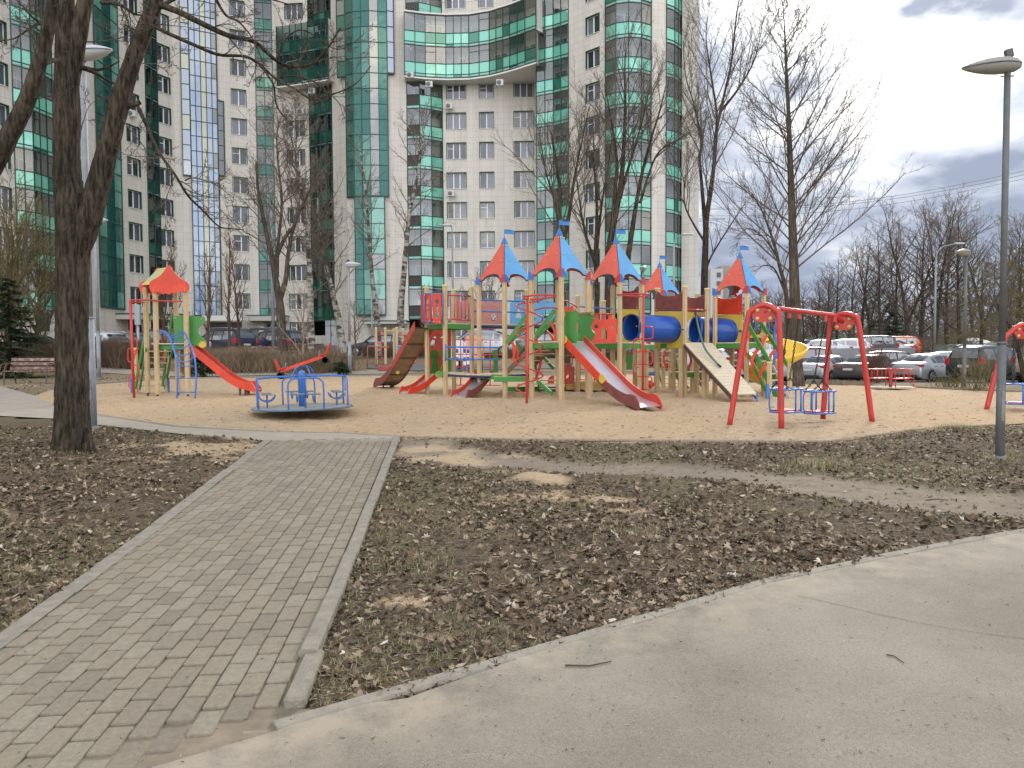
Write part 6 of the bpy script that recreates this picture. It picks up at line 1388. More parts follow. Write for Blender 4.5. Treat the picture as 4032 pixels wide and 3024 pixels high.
# ================================================================== LAMPS, POLES, BENCHES, SIGN
M_galv = mat('galvanised_steel', (.27, .285, .30), .62, metal=.1, noise_amt=.16, nscale=6, detail=8, bump=.1); M_lhead = mat('lamp_head_grey', (.52, .53, .54), .42); M_ldark = mat('lamp_head_beige', (.30, .285, .25), .5); M_lens = mat('lamp_lens', (.35, .33, .30), .25)
M_galvd = mat('painted_pole_grey', (.125, .13, .125), .6, noise_amt=.22, nscale=5, detail=8, bump=.15)
def park_lamp(label, ub, vb, vt, dirx, diry=-.3, Y=None, size=.62, r=.05, mp=None, mh=None, group=None, lean=0.0, joint=.30, name='street_lamp'):
 g = ground(ub, vb) if Y is None else V3((at(ub, vb, Y).x, Y, terr(at(ub, vb, Y).x, Y)))
 zt = at(ub, vt, g.y).z; H = zt - g.z; t = thing(name, label, 'street lamp', tuple(g), group=group); mp = mp or M_galv; mh = mh or M_lhead
 mb = MB(); x, y, z = g; tx = x + lean
 mb.tube([(x, y, z - .1), (x + lean * joint, y, z + H * joint)], r * 1.3, 16); mb.tube([(x + lean * joint, y, z + H * joint), (x + lean * joint, y, z + H * joint + .03)], r * 1.42, 16)
 mb.tube([(x + lean * joint, y, z + H * joint), (tx, y, z + H - .02)], [r * .98, r * .92], 16); mb.build('pole', mp, t)
 mb = MB(); mb.cbox((x, y - r * 1.28, z + .62), (r * 1.1, r * .25, .34), .006); mb.tube([(x, y, z - .02), (x, y, z + .05)], r * 1.75, 16); mb.build('access_door', mat('door_galv', (.20, .205, .205), .6, noise_amt=.3, nscale=12), t)
 d = V3((dirx, diry, 0)).normalized(); s_ = V3((-d.y, d.x, 0)); c = V3((tx, y, z + H)); R = Matrix((d, s_, V3((0, 0, 1)))).transposed(); T = Matrix.Rotation(math.radians(-4), 3, 'Y')
 n = 22; prof = []
 L_ = size; vs = []; fs = []
 rows = [(-.22, .00, .0), (-.205, .055, .045), (-.12, .12, .085), (0, .155, .105), (.15, .165, .11), (.32, .15, .10), (.48, .115, .078), (.62, .07, .048), (.72, .03, .02), (.745, 0, 0)]
 for (x_, w_, h_) in rows:
  for j in range(n):
   an = 2 * PI * j / n; cy_ = math.cos(an) * w_; sz_ = math.sin(an)
   zz_ = sz_ * h_ * (1.0 if sz_ > 0 else 1.25) + .055 - .11 * max(0, x_) ** 1.3; vs.append(c + R @ (T @ V3((x_ * L_, cy_ * L_, zz_ * L_ * 1.15))))
 for i in range(len(rows) - 1):
  for j in range(n): j2 = (j + 1) % n; fs.append((i * n + j, i * n + j2, (i + 1) * n + j2, (i + 1) * n + j))
 mb = MB(); mb.faces(vs, fs, 0, True); hd = mb.build('lamp_head', mh, t); fix_normals(hd)
 mb = MB(); rim = []
 for j in range(41):
  q = j / 40 * 2 * PI; xr = .26 + .47 * math.cos(q); wr = .16 * math.sin(q) * (1.05 - .25 * math.cos(q)); rim.append(c + R @ (T @ V3((xr * L_, wr * L_, (.055 - .11 * max(0, xr) ** 1.3) * L_ * 1.15))))
 mb.tube(rim, .008 * size, 5); mb.build('rim', mat('rim_dark', (.09, .09, .09), .6), hd)
 mb = MB(); vs = []; rows2 = [(0, .0), (.6, -.035), (1, -.062)]
 for k, (q, zq) in enumerate(reversed(rows2)):
  for j in range(16):
   an = 2 * PI * j / 16; vs.append(c + R @ (T @ V3(((.22 + .30 * math.cos(an) * max(.02, 1 - q * .98)) * L_, .115 * math.sin(an) * max(.02, 1 - q * .98) * L_, (-.055 - .05 * q) * L_))))
 mb.faces(vs, [(i * 16 + j, i * 16 + (j + 1) % 16, (i + 1) * 16 + (j + 1) % 16, (i + 1) * 16 + j) for i in range(2) for j in range(16)], 0, True); mb.build('lens', M_lens, hd)
 mb = MB(); mb.cbox(c + R @ V3((-.01, 0, .15)) * L_ / .62 * 1.0 + V3((0, 0, -.0)), (.075 * L_ / .62, .06, .085 * L_ / .62), .006, R=R @ Matrix.Rotation(math.radians(12), 3, 'Y')); mb.build('sensor_box', mat('sensor_dark', (.10, .095, .09), .6), hd)
 mb = MB(); mb.tube([c + s_ * (r + .035) - V3((0, 0, .09)), c - s_ * (r + .035) - V3((0, 0, .09))], .008, 6)
 mb.tube([c + d * (r + .035) - V3((0, 0, .09)), c - d * (r + .035) - V3((0, 0, .09))], .008, 6); mb.build('clamp_screws', M_galv, hd)
 return t
park_lamp('tall galvanised lamp post with white teardrop head, close behind the forked tree trunk', 366, 1690, 222, 1, -.35, size=.80, r=.048)
park_lamp('slim galvanised lamp post further back, its small head just right of the tree trunk', 391, 1494, 872, 1, -.25, size=.78, r=.055)
park_lamp('galvanised lamp post standing alone on the sand edge behind the seesaw', 1378, 1475, 1046, 1, -.4, size=.80, r=.055)
park_lamp('nearest grey lamp post at the right edge with a beige beak shaped head', 3936, 1812, 268, -1, .12, size=.66, r=.036, mp=M_galvd, mh=M_ldark)
park_lamp('grey lamp post with flat head by the dark sport utility car at the car park', 3795, 1528, 1000, -.8, -.6, size=.85, r=.05, mp=M_galvd, mh=M_ldark)
park_lamp('distant lamp with rounded head rising behind the third tower roof', 2531, 1440, 1062, -.1, -1, Y=42, size=1.1, r=.07)
def tall_pole(label, u, v0, v1, Y, arm=None, r=.07, name='lighting_mast'):
 b = at(u, v0, Y); t_ = at(u, v1, Y); zb = min(b.z, terr(b.x, Y)); o = thing(name, label, 'lamp post', (b.x, Y, zb)); mb = MB(); mb.tube([(b.x, Y, zb), (b.x, Y, t_.z)], [r, r * .55], 10); mb.build('pole', M_galv, o)
 if arm:
  ua, va = arm; e = at(ua, va, Y); mb = MB(); mb.tube(smooth_pts([V3((b.x, Y, t_.z)), V3((b.x + (e.x - b.x) * .25, Y, t_.z + (e.z - t_.z) * .7)), e], 6), r * .42, 6); s_ = 1 if e.x > b.x else -1; a_ = mb.build('arm', M_galv, o)
  mb = MB(); mb.cbox(e + V3((s_ * .25, 0, .02)), (.7, .25, .12), .04); mb.build('lamp_head', M_lhead, a_)
 return o
tall_pole('tall light mast with its hooked arm to the left, among the birches left of centre', 1078, 1398, 800, 40, (1012, 783), .10)
tall_pole('slender light mast with an angled arm before the window columns at the centre', 1785, 1390, 918, 46, (1772, 888), .09)
tall_pole('light mast with its arm to the right, seen through the right-hand tree branches', 2652, 1400, 960, 48, (2692, 924), .09)
tall_pole('thin bare metal pole rising between the trees behind the birch at the centre left', 1466, 1385, 1165, 60, None, .10, 'metal_pole')
tall_pole('bare metal pole standing before the dark wood in the car park', 3679, 1402, 1010, 56, (3764, 960), .10)
tall_pole('very tall thin mast just left of the straight bare tree', 3117, 1400, 760, 60, None, .11, 'metal_pole')
def bench(label, base, wd, rz=0.0, back=True, seat_only=False):
 o = thing('park_bench', label, 'bench', tuple(base), rz); M_bw = mat('bench_brown_worn', (.16, .085, .065), .6, color2=(.50, .38, .30), nscale=9, detail=8, thr=(.5, .72)); M_bm = mat('bench_metal_brown', (.10, .06, .055), .5)
 T = Matrix.Translation(V3(base)) @ Matrix.Rotation(rz, 4, 'Z'); X = lambda x, y, z: T @ V3((x, y, z)); R = Matrix.Rotation(rz, 3, 'Z')
 for k in range(3):
  mb = MB(); z = .52 + .145 * k; y = .26 + .05 * k; mb.cbox(X(0, y, z), (wd, .028, .11), .008, R=R @ Matrix.Rotation(math.radians(-14), 3, 'X')); mb.build('back_slat', M_bw, o)
 for k in range(3):
  mb = MB(); mb.cbox(X(.02, -.18 + .145 * k, .43), (wd, .12, .035), .008, R=R); mb.build('seat_slat', M_bw, o)
 for s_ in (-1, 1):
  mb = MB(); x = s_ * (wd / 2 - .10); mb.tube([X(x, .42, -.05), X(x, .30, .30), X(x, .30, .48), X(x, .40, .88)], .02, 8)
  mb.tube(smooth_pts([X(x, -.32, -.05), X(x, -.27, .30), X(x, -.22, .55), X(x, -.10, .66), X(x, .06, .68), X(x, .20, .62), X(x, .30, .46)], 4), .022, 8); mb.tube([X(x, -.25, .40), X(x, .30, .40)], .018, 6); mb.build('side_frame', M_bm, o)
 return o
bg_ = ground(112, 1512); bench('brown slatted park bench with flaking paint, at the left edge before the spruce', (bg_.x, bg_.y + .1, bg_.z), 1.55, math.radians(4))
for i, (u, v, Y, lbl) in enumerate(((1010, 1442, 36, 'brown slatted bench seen from behind, half hidden in the hedge left of the seesaw'), (1215, 1440, 38, 'brown bench in the hedge directly above the raised seesaw seat'), (1450, 1400, 60, 'small bench by the porch steps of the building'))):
 p = at(u, v, Y); bench(lbl, (p.x, Y, terr(p.x, Y)), 2.4 if i == 0 else 1.8, math.radians(180))
p = at(1930, 1314, 44); sg = thing('road_sign', 'round blue and red no-stopping sign on a thin post behind the play castle', 'traffic sign', (p.x, 44, terr(p.x, 44)))
mb = MB(); mb.tube([(p.x, 44.05, terr(p.x, 44)), (p.x, 44.05, p.z + .3)], .03, 8); mb.build('post', M_galv, sg); R = Matrix.Rotation(PI / 2, 3, 'X')
mb = MB(); mb.lathe(p, [(.30, 0), (.30, .02), (.0, .021)], 28, 0, R); sp_ = mb.build('sign_face', mat('sign_blue', (.02, .05, .35), .4), sg); mb = MB()
ring_ = [p + V3((.27 * math.cos(a), -.025, .27 * math.sin(a))) for a in [2 * PI * k / 28 for k in range(29)]]; mb.tube(ring_, .026, 6)
for s_ in (-1, 1): mb.beam(p + V3((-.18 * s_, -.028, -.18)), p + V3((.18 * s_, -.028, .18)), .01, .05)
mb.build('sign_cross', mat('sign_red', (.50, .03, .05), .4), sp_)
p = at(545, 1330, 40); ib = thing('utility_cabinet', 'pale grey flat cabinet panel between the posts of the small slide tower', 'cabinet', (p.x, 40, terr(p.x, 40))); a = at(535, 1200, 40); b_ = at(550, 1280, 40); mb = MB(); mb.cbox(((a.x + b_.x) / 2, 40, (a.z + b_.z) / 2), (b_.x - a.x + .1, .2, a.z - b_.z), .02); mb.tube([((a.x + b_.x) / 2, 40, b_.z), ((a.x + b_.x) / 2, 40, terr(p.x, 40))], .06, 8); mb.build('panel', mat('cabinet_grey', (.42, .44, .46), .5), ib)
wl = MB(); a = at(3240, 1372, 56.3); b_ = at(3600, 1374, 56.3); wl.box(((a.x + b_.x) / 2, 56.3, (a.z - 1.0)), (b_.x - a.x, .25, 2.0)); o = wl.build('car_park_wall', mat('wall_grey', (.25, .25, .26), .8, noise_amt=.15, nscale=1.5)); tag(o, 'long low grey wall between the two rows of cars of the car park', 'wall')
a = at(3730, 1355, 62); b_ = at(3815, 1385, 62); mb = MB(); mb.box(((a.x + b_.x) / 2, 63, (a.z + b_.z) / 2 - .4), (b_.x - a.x, 2, a.z - b_.z + .8)); o = mb.build('kiosk', mat('kiosk_green', (.22, .28, .25), .7, noise_amt=.1)); tag(o, 'low pale green shed at the far side of the car park', 'shed')
a = at(3800, 1342, 64); b_ = at(3895, 1352, 64); sh = thing('open_shelter', 'small pale roofed shelter on thin posts at the far right of the car park', 'shelter', ((a.x + b_.x) / 2, 64, terr(a.x, 64))); mb = MB(); mb.plate([(a.x, 63, b_.z), (b_.x, 63, b_.z), (b_.x - .4, 65, a.z + .2), (a.x + .4, 65, a.z + .2)], (0, -.3, 1), .1); mb.build('roof', mat('shelter_roof', (.42, .46, .42), .6), sh); mb = MB()
for x in (a.x + .2, b_.x - .2): mb.tube([(x, 63.2, b_.z), (x, 63.2, terr(x, 63) - .2)], .06, 6)
mb.build('posts', M_galv, sh)
for i, (u, v0, v1) in enumerate(((3140, 1330, 1352), (3232, 1312, 1348), (3310, 1312, 1348))):
 p = at(u, v0, 95); q = at(u, v1, 95); o = thing('play_tower', ('far green roofed play tower left of the swing posts', 'far green roofed play tower seen between the swing chains', 'far green roofed play tower right beside the swing chain')[i], 'play tower', (p.x, 95, terr(p.x, 95))); w_ = 1.5
 mb = MB(); c_ = V3((p.x, 95, p.z)); base = [V3((p.x + dx * w_, 95 + dy * w_, q.z + .3)) for dx, dy in ((-1, -1), (1, -1), (1, 1), (-1, 1))]; mb.faces(base + [c_], [(0, 1, 4), (1, 2, 4), (2, 3, 4), (3, 0, 4), (3, 2, 1, 0)]); mb.build('roof', mat('far_roof_green', (.07, .25, .12), .6), o); mb = MB()
 for b2 in base: mb.tube([(b2.x * .98 + p.x * .02, b2.y, terr(p.x, 95)), (b2.x * .98 + p.x * .02, b2.y, b2.z)], .09, 5)
 mb.build('posts', C_wood, o)
a = at(2790, 1062, 260); b_ = at(2872, 1160, 260); fb_ = thing('distant_flats', 'distant pale block of flats visible beyond the right end of the building', 'building', ((a.x + b_.x) / 2, 262, 0))
mb = MB(); mb.box(((a.x + b_.x) / 2 - 1.5, 262, a.z / 2), (4.2, 10, a.z), mi=0); mb.box(((a.x + b_.x) / 2 + 2.0, 264, a.z / 2 + .6), (3.2, 10, a.z + 1.2), mi=1); mb.build('wall', [mat('far_wall_white', (.48, .48, .5), .8), mat('far_wall_tan', (.30, .27, .22), .8)], fb_)
mb = MB()
for k in range(9): mb.box(((a.x + b_.x) / 2 - .9, 256.8, a.z - 2 - k * 2.9), (1.2, .3, 1.4))
mb.build('windows', M_pane[0], fb_)
cr_ = thing('tower_crane', 'thin far tower crane jib in the sky just right of the building', 'crane', (at(2700, 1300, 300).x, 300, 0)); mb = MB(); a = at(2745, 872, 300); b_ = at(2856, 862, 300)
for dz in (0, 1.0): mb.tube([a + V3((0, 0, dz)), b_ + V3((0, 0, dz * .3))], .12, 4)
for k in range(10): p = a.lerp(b_, k / 10); q = a.lerp(b_, (k + .5) / 10); mb.tube([p, q + V3((0, 0, 1.0 * (1 - k / 13)))], .08, 3)
mb.tube([(a.x - 3, 300, 0), (a.x - 3, 300, a.z + 4)], .5, 4); mb.tube([a + V3((-14, 0, 0)), a], .2, 4); mb.build('jib', mat('crane_grey', (.35, .35, .38), .7), cr_)
ms = thing('lattice_mast', 'small far red lattice mast beside the slim leaning tree', 'mast', (at(3106, 1300, 200).x, 200, 0)); mb = MB(); a = at(3106, 1098, 200); x = a.x
for dx in (-.8, .8): mb.tube([(x + dx, 200, 0), (x + dx * .6, 200, a.z)], .1, 4)
for k in range(14): z = a.z * (k + 1) / 15; mb.tube([(x - .8, 200, z), (x + .8, 200, z + 1)], .08, 3)
for z in (a.z - .5, a.z - 3, a.z - 5.5): mb.box((x, 200, z), (2.6, .6, .35))
mb.build('lattice', mat('mast_red', (.40, .06, .07), .6), ms)
for i, (v0, v1, lbl) in enumerate(((760, 655, 'uppermost of the three thin wires crossing the right sky'), (764, 672, 'middle of the three thin wires crossing the right sky'), (790, 686, 'lowest of the three thin wires crossing the right sky'))):
 a = at(2760, v0 + 60, 150); b_ = at(4200, v1 - 20, 120); mb = MB(); mb.tube([a.lerp(b_, k / 24) - V3((0, 0, 2.2 * math.sin(PI * k / 24))) for k in range(25)], .035, 4); o = mb.build('power_line', mat('wire_grey', (.2, .2, .22), .7)); tag(o, lbl, 'power line')
p = at(1941, 1328, 44); pz = terr(p.x, 44); pe = thing('person', 'person in dark clothes and hat standing behind the parked silver car', 'person', (p.x, 44, pz))
bm = bmesh.new(); P_ = {}
def bv(k, x, y, z, r): P_[k] = (bm.verts.new((p.x + x, 44 + y, pz + z)), r)
hgt = p.z + .12 - pz; s_ = hgt / 1.74
for k, x, y, z, r in (('pel', 0, 0, .92, .15), ('waist', 0, 0, 1.08, .13), ('chest', 0, 0, 1.30, .155), ('neck', 0, 0, 1.46, .06), ('head', 0, -.02, 1.56, .085), ('top', 0, -.01, 1.66, .08), ('shl', -.17, 0, 1.40, .065), ('ell', -.24, 0, 1.12, .05), ('hal', -.22, -.1, .9, .035), ('shr', .17, 0, 1.40, .065), ('elr', .24, 0, 1.12, .05), ('har', .22, -.1, .9, .035), ('hpl', -.09, 0, .86, .10), ('knl', -.10, 0, .48, .07), ('anl', -.10, .02, .08, .05), ('tol', -.10, -.12, .04, .04), ('hpr', .09, 0, .86, .10), ('knr', .10, 0, .48, .07), ('anr', .10, .02, .08, .05), ('tor', .10, -.12, .04, .04)): bv(k, x * s_, y * s_, z * s_, r)
for a_, b2 in (('pel', 'waist'), ('waist', 'chest'), ('chest', 'neck'), ('neck', 'head'), ('head', 'top'), ('chest', 'shl'), ('shl', 'ell'), ('ell', 'hal'), ('chest', 'shr'), ('shr', 'elr'), ('elr', 'har'), ('pel', 'hpl'), ('hpl', 'knl'), ('knl', 'anl'), ('anl', 'tol'), ('pel', 'hpr'), ('hpr', 'knr'), ('knr', 'anr'), ('anr', 'tor')): bm.edges.new((P_[a_][0], P_[b2][0]))
bm.verts.index_update(); me = bpy.data.meshes.new('body'); rad = [None] * len(bm.verts)
for k, (v_, r) in P_.items(): rad[v_.index] = r
bm.to_mesh(me); bm.free()
bo = bpy.data.objects.new('body', me); COL.objects.link(bo); bo.parent = pe; me.transform(Matrix.Translation(V3((-p.x, -44, -pz)))); bo.modifiers.new('skin', 'SKIN');
if not me.skin_vertices: pass
for i, r in enumerate(rad): me.skin_vertices[0].data[i].radius = (r, r)
me.skin_vertices[0].data[0].use_root = True; bo.modifiers.new('sub', 'SUBSURF').levels = 1; me.materials.append(mat('dark_clothes', (.03, .03, .035), .8))
mb = MB(); mb.lathe((p.x, 43.99, pz + 1.60 * s_), [(.115, 0), (.12, .05), (.10, .13), (.03, .17)], 12); mb.build('hat', mat('hat_black', (.015, .015, .015), .8), pe)
mb = MB(); mb.lathe((p.x, 43.93, pz + 1.54 * s_), [(.0, -.1), (.06, -.07), (.075, 0), (.06, .07), (0, .08)], 10); mb.build('face', mat('skin', (.5, .3, .22), .6), pe)
def stick(label, pts, r):
 P__ = [ground(*q) + V3((0, 0, r + .006)) for q in pts]; mb = MB(); mb.tube(P__, [r, r * .9, r * .6][:len(P__)] if len(P__) == 3 else r, 6); o = mb.build('stick', mat('stick_bark', (.10, .06, .04), .9)); tag(o, label, 'stick')
stick('dark thin stick lying on the asphalt near the soil edge', [(2225, 2628), (2320, 2630), (2408, 2612)], .004)
stick('short curved twig lying on the asphalt at the right', [(3490, 2585), (3520, 2590), (3560, 2618)], .003)
stick('thin branch lying on the dirt trail at the right', [(3645, 1975), (3690, 1971), (3735, 1975)], .006)
stick('long dark twig on the leaves beside the loose kerb stone', [(1330, 2470), (1560, 2490), (1790, 2560)], .004)
# ================================================================== CARS
M_tyre = mat('tyre', (.018, .018, .018), .85); M_rim = mat('alloy_rim', (.42, .42, .43), .35, metal=.7); M_cglass = coated('car_glass', (.02, .022, .025), .22, .02); M_tail = mat('tail_light_red', (.42, .015, .02), .2, coat=.5); M_plate = mat('number_plate', (.62, .62, .60), .5); M_blk = mat('black_trim', (.02, .02, .02), .6); M_chrome = mat('chrome', (.7, .7, .7), .15, metal=1.0)
def cpaint(name, c, metal=.35): return mat(name, c, .33, metal=metal, coat=.3, noise_amt=.04, nscale=.7)
PNT = {'white': cpaint('car_white', (.62, .63, .64), 0), 'silver': cpaint('car_silver', (.42, .43, .44), .5), 'dark': cpaint('car_dark_green_grey', (.035, .042, .04)), 'navy': cpaint('car_navy', (.012, .018, .04)), 'black': cpaint('car_black', (.015, .015, .018)), 'grey': cpaint('car_grey', (.16, .155, .15), .4), 'greydark': cpaint('car_dark_grey', (.07, .07, .075)), 'maroon': cpaint('car_maroon', (.09, .015, .02)), 'orange': cpaint('car_orange', (.50, .10, .03), .1), 'red': cpaint('car_red', (.20, .02, .022), .1), 'beige': cpaint('car_beige', (.40, .37, .32), .3), 'blue': cpaint('car_blue', (.02, .03, .12)), 'brown': cpaint('car_brown', (.10, .085, .075), .3)}
SHAPES = {  # x from rear (0) to front (1): (x, lower z, belt z, roof z, half width low, belt, roof)
 'sedan': dict(L=4.75, W=1.86, H=1.48, st=[(0, .42, .86, .88, .80, .70, .62), (.012, .30, .98, 1.00, .86, .76, .66), (.05, .22, 1.03, 1.06, .91, .82, .68), (.13, .20, 1.02, 1.08, .925, .86, .62), (.20, .20, 1.0, 1.25, .93, .87, .60), (.29, .20, .98, 1.42, .93, .88, .60), (.40, .20, .97, 1.48, .93, .88, .61), (.52, .20, .96, 1.48, .93, .88, .62), (.62, .20, .95, 1.38, .93, .88, .60), (.73, .20, .94, 1.00, .93, .87, .66), (.80, .20, .90, .94, .92, .84, .64), (.92, .22, .78, .82, .88, .76, .58), (.985, .30, .66, .68, .78, .64, .5), (1, .40, .58, .60, .68, .58, .45)], g0=3, g1=9, wh=.33, wx=(.19, .81)),
 'suv': dict(L=4.75, W=1.92, H=1.78, st=[(0, .50, 1.00, 1.02, .84, .80, .74), (.012, .38, 1.08, 1.15, .90, .86, .76), (.035, .34, 1.10, 1.50, .94, .90, .70), (.07, .32, 1.09, 1.70, .95, .91, .66), (.15, .30, 1.08, 1.77, .96, .92, .67), (.30, .30, 1.07, 1.78, .96, .92, .68), (.45, .30, 1.06, 1.78, .96, .92, .69), (.58, .30, 1.05, 1.70, .96, .92, .67), (.70, .30, 1.04, 1.16, .96, .91, .74), (.80, .30, 1.00, 1.06, .95, .88, .70), (.92, .32, .92, .97, .92, .82, .62), (.985, .38, .80, .82, .84, .72, .55), (1, .46, .68, .70, .74, .64, .5)], g0=1, g1=8, wh=.37, wx=(.18, .81)),
 'wagon': dict(L=4.65, W=1.82, H=1.50, st=[(0, .42, .88, .90, .80, .76, .70), (.012, .30, .96, 1.02, .87, .82, .72), (.05, .24, .98, 1.24, .91, .86, .66), (.10, .22, .97, 1.42, .92, .87, .62), (.18, .20, .97, 1.48, .925, .88, .62), (.32, .20, .96, 1.50, .93, .88, .63), (.46, .20, .96, 1.50, .93, .88, .64), (.60, .20, .95, 1.40, .93, .88, .62), (.72, .20, .94, 1.00, .93, .87, .66), (.80, .20, .90, .94, .92, .84, .64), (.92, .22, .78, .82, .88, .76, .58), (.985, .30, .66, .68, .78, .64, .5), (1, .40, .58, .60, .68, .58, .45)], g0=1, g1=8, wh=.33, wx=(.19, .81)),
 'van': dict(L=4.9, W=1.95, H=1.95, st=[(0, .45, 1.1, 1.12, .88, .86, .82), (.01, .32, 1.15, 1.7, .94, .90, .78), (.03, .30, 1.15, 1.88, .96, .92, .76), (.12, .28, 1.14, 1.95, .97, .93, .76), (.35, .28, 1.12, 1.96, .97, .93, .77), (.55, .28, 1.10, 1.94, .97, .93, .77), (.70, .28, 1.08, 1.70, .97, .92, .74), (.82, .28, 1.06, 1.2, .96, .90, .76), (.92, .30, .92, .98, .92, .82, .66), (.985, .36, .8, .82, .84, .72, .55), (1, .45, .68, .70, .74, .64, .5)], g0=1, g1=7, wh=.36, wx=(.17, .82))}
car_meshes = {}
def car(kind, paint, x, y, heading, label, group='cars parked round the courtyard', rails=False, plate=None, z=None, sc=1.0, detail=True):
 """heading: direction the front points to, degrees from +X; (x, y): centre"""
 S = SHAPES[kind]; Lc = S['L']; H_ = S['H']; st = S['st']
 o = thing('parked_car', label, 'car', (x, y, terr(x, y) if z is None else z), math.radians(heading), group)
 key = kind
 def xs(t): return (t - .5) * Lc
 def section(s_, out=0.0):
  t, z0, zb, zr, w0, wb, wr = s_; X = xs(t); pts = []
  lower = [(w0 * .97, z0), (w0, z0 + (zb - z0) * .28), (w0 * 1.0, z0 + (zb - z0) * .62), (wb + .0, zb), ]
  dz = zr - zb; up = [(wb + (wr - wb) * .5 + .012, zb + dz * .5), (wr + .03, zb + dz * .86), (wr * .80, zr), (0, zr + .012 + .02 * (dz > .2))]
  half = lower + up
  for (w_, z_) in half: pts.append((X, w_ + out * (1 if w_ > 0 else 0), z_ + out * .3))
  for (w_, z_) in reversed(half[:-1]): pts.append((X, -w_ - out, z_ + out * .3))
  return pts
 if (kind, 'body') not in car_meshes:
  fine = []
  for i in range(len(st) - 1):
   for k in range(3): q = k / 3; fine.append(tuple(a + (b_ - a) * q for a, b_ in zip(st[i], st[i + 1])))
  fine.append(st[-1])
  rows = [section(s_) for s_ in fine]; n = len(rows[0]); vs = [p for r in rows for p in r]; fs = [(i * n + j, i * n + j + 1, (i + 1) * n + j + 1, (i + 1) * n + j) for i in range(len(rows) - 1) for j in range(n - 1)]
  fs.append(tuple(range(n))); fs.append(tuple(reversed(range((len(rows) - 1) * n, len(rows) * n)))); fs += [((i) * n, (i + 1) * n, (i + 1) * n + n - 1, i * n + n - 1) for i in range(len(rows) - 1)]
  mb = LMB(); mb.faces(vs, fs, 0, True)
  gl = LMB(); g0, g1 = S['g0'], S['g1']
  def pt(s_, w_, z_, sg=1, o_=.006): return (xs(s_[0]), sg * (w_ + o_), z_)
  def sidep(t, f_, sg):
   ts = [q[0] for q in st]; v = [np.interp(t, ts, [q[k] for q in st]) for k in range(7)]; zb, zr, wb, wr = v[2], v[3], v[5], v[6]
   if f_ <= .5: w_ = wb + ((wr - wb) * .5 + .012) * (f_ / .5)
   else: w_ = (wb + (wr - wb) * .5 + .012) + ((wr + .03) - (wb + (wr - wb) * .5 + .012)) * ((f_ - .5) / .36)
   return (xs(t), sg * (w_ + .008), zb + (zr - zb) * f_)
  tz = {'sedan': [(.235, .30), (.315, .46), (.475, .645)], 'suv': [(.085, .235), (.255, .42), (.44, .635)], 'wagon': [(.105, .235), (.255, .42), (.44, .64)], 'van': [(.05, .25), (.27, .48), (.50, .72)]}[kind]
  for sg in (-1, 1):
   for wi, (ta, tb2) in enumerate(tz):
    n_ = 5; grid = []
    for i in range(n_ + 1):
     t = ta + (tb2 - ta) * i / n_
     ts = [q[0] for q in st]; dz = np.interp(t, ts, [q[3] - q[2] for q in st]); top = .80 if dz > .35 else max(.12, .80 - (.35 - dz) * 1.6)
     grid.append([sidep(t, .07, sg), sidep(t, .07 + (top - .07) * .5, sg), sidep(t, top, sg)])
    for i in range(n_):
     for j in range(2): gl.face([grid[i][j], grid[i + 1][j], grid[i + 1][j + 1], grid[i][j + 1]], 0, sm=False)
  def across(sa, sb, fa=.12, fb=.9):
   A, B = st[sa], st[sb]
   la = lambda s_, f_: (s_[0], s_[2] + (s_[3] - s_[2]))
   P_ = []
   for k, q in enumerate((fa, fb)):
    t = A[0] + (B[0] - A[0]) * q; zr = A[3] + (B[3] - A[3]) * q; wr = (A[6] + (B[6] - A[6]) * q) * .93; off = -.012 if sa < 3 else .012
    P_.append([(xs(t) + off, -wr, zr - .004), (xs(t) + off, -wr * .5, zr + .02), (xs(t) + off, 0, zr + .03), (xs(t) + off, wr * .5, zr + .02), (xs(t) + off, wr, zr - .004)])
   return P_
  if kind == 'sedan': idx_r = [(3, 5)];
  elif kind == 'suv': idx_r = [(1, 3)]
  elif kind == 'wagon': idx_r = [(1, 3)]
  else: idx_r = [(1, 2)]
  def strip(lst):
   for i in range(len(lst) - 1):
    for j in range(4): gl.face([lst[i][j], lst[i][j + 1], lst[i + 1][j + 1], lst[i + 1][j]])
  def interp_row(t, lift):
   ts = [q[0] for q in st]; zr = np.interp(t, ts, [q[3] for q in st]); wr = np.interp(t, ts, [q[6] for q in st]) * .86; crown = .03
   return [(xs(t), -wr, zr + lift * .6), (xs(t), -wr * .5, zr + lift), (xs(t), 0, zr + crown * .5 + lift), (xs(t), wr * .5, zr + lift), (xs(t), wr, zr + lift * .6)]
  ra_, rb2 = {'sedan': (.145, .285), 'suv': (.014, .062), 'wagon': (.02, .09), 'van': (.0115, .026)}[kind]; strip([[(p[0] - .018, p[1], p[2] + .012) for p in interp_row(ra_ + (rb2 - ra_) * q, .010)] for q in (0, .25, .5, .75, 1)])
  fa_, fb2 = {'sedan': (.625, .72), 'suv': (.585, .69), 'wagon': (.605, .71), 'van': (.60, .81)}[kind]; strip([[(p[0] + .02, p[1], p[2] + .014) for p in interp_row(fa_ + (fb2 - fa_) * q, .012)] for q in (0, .25, .5, .75, 1)])
  tl = LMB()
  zt_ = st[1][2]; ww = st[1][4]
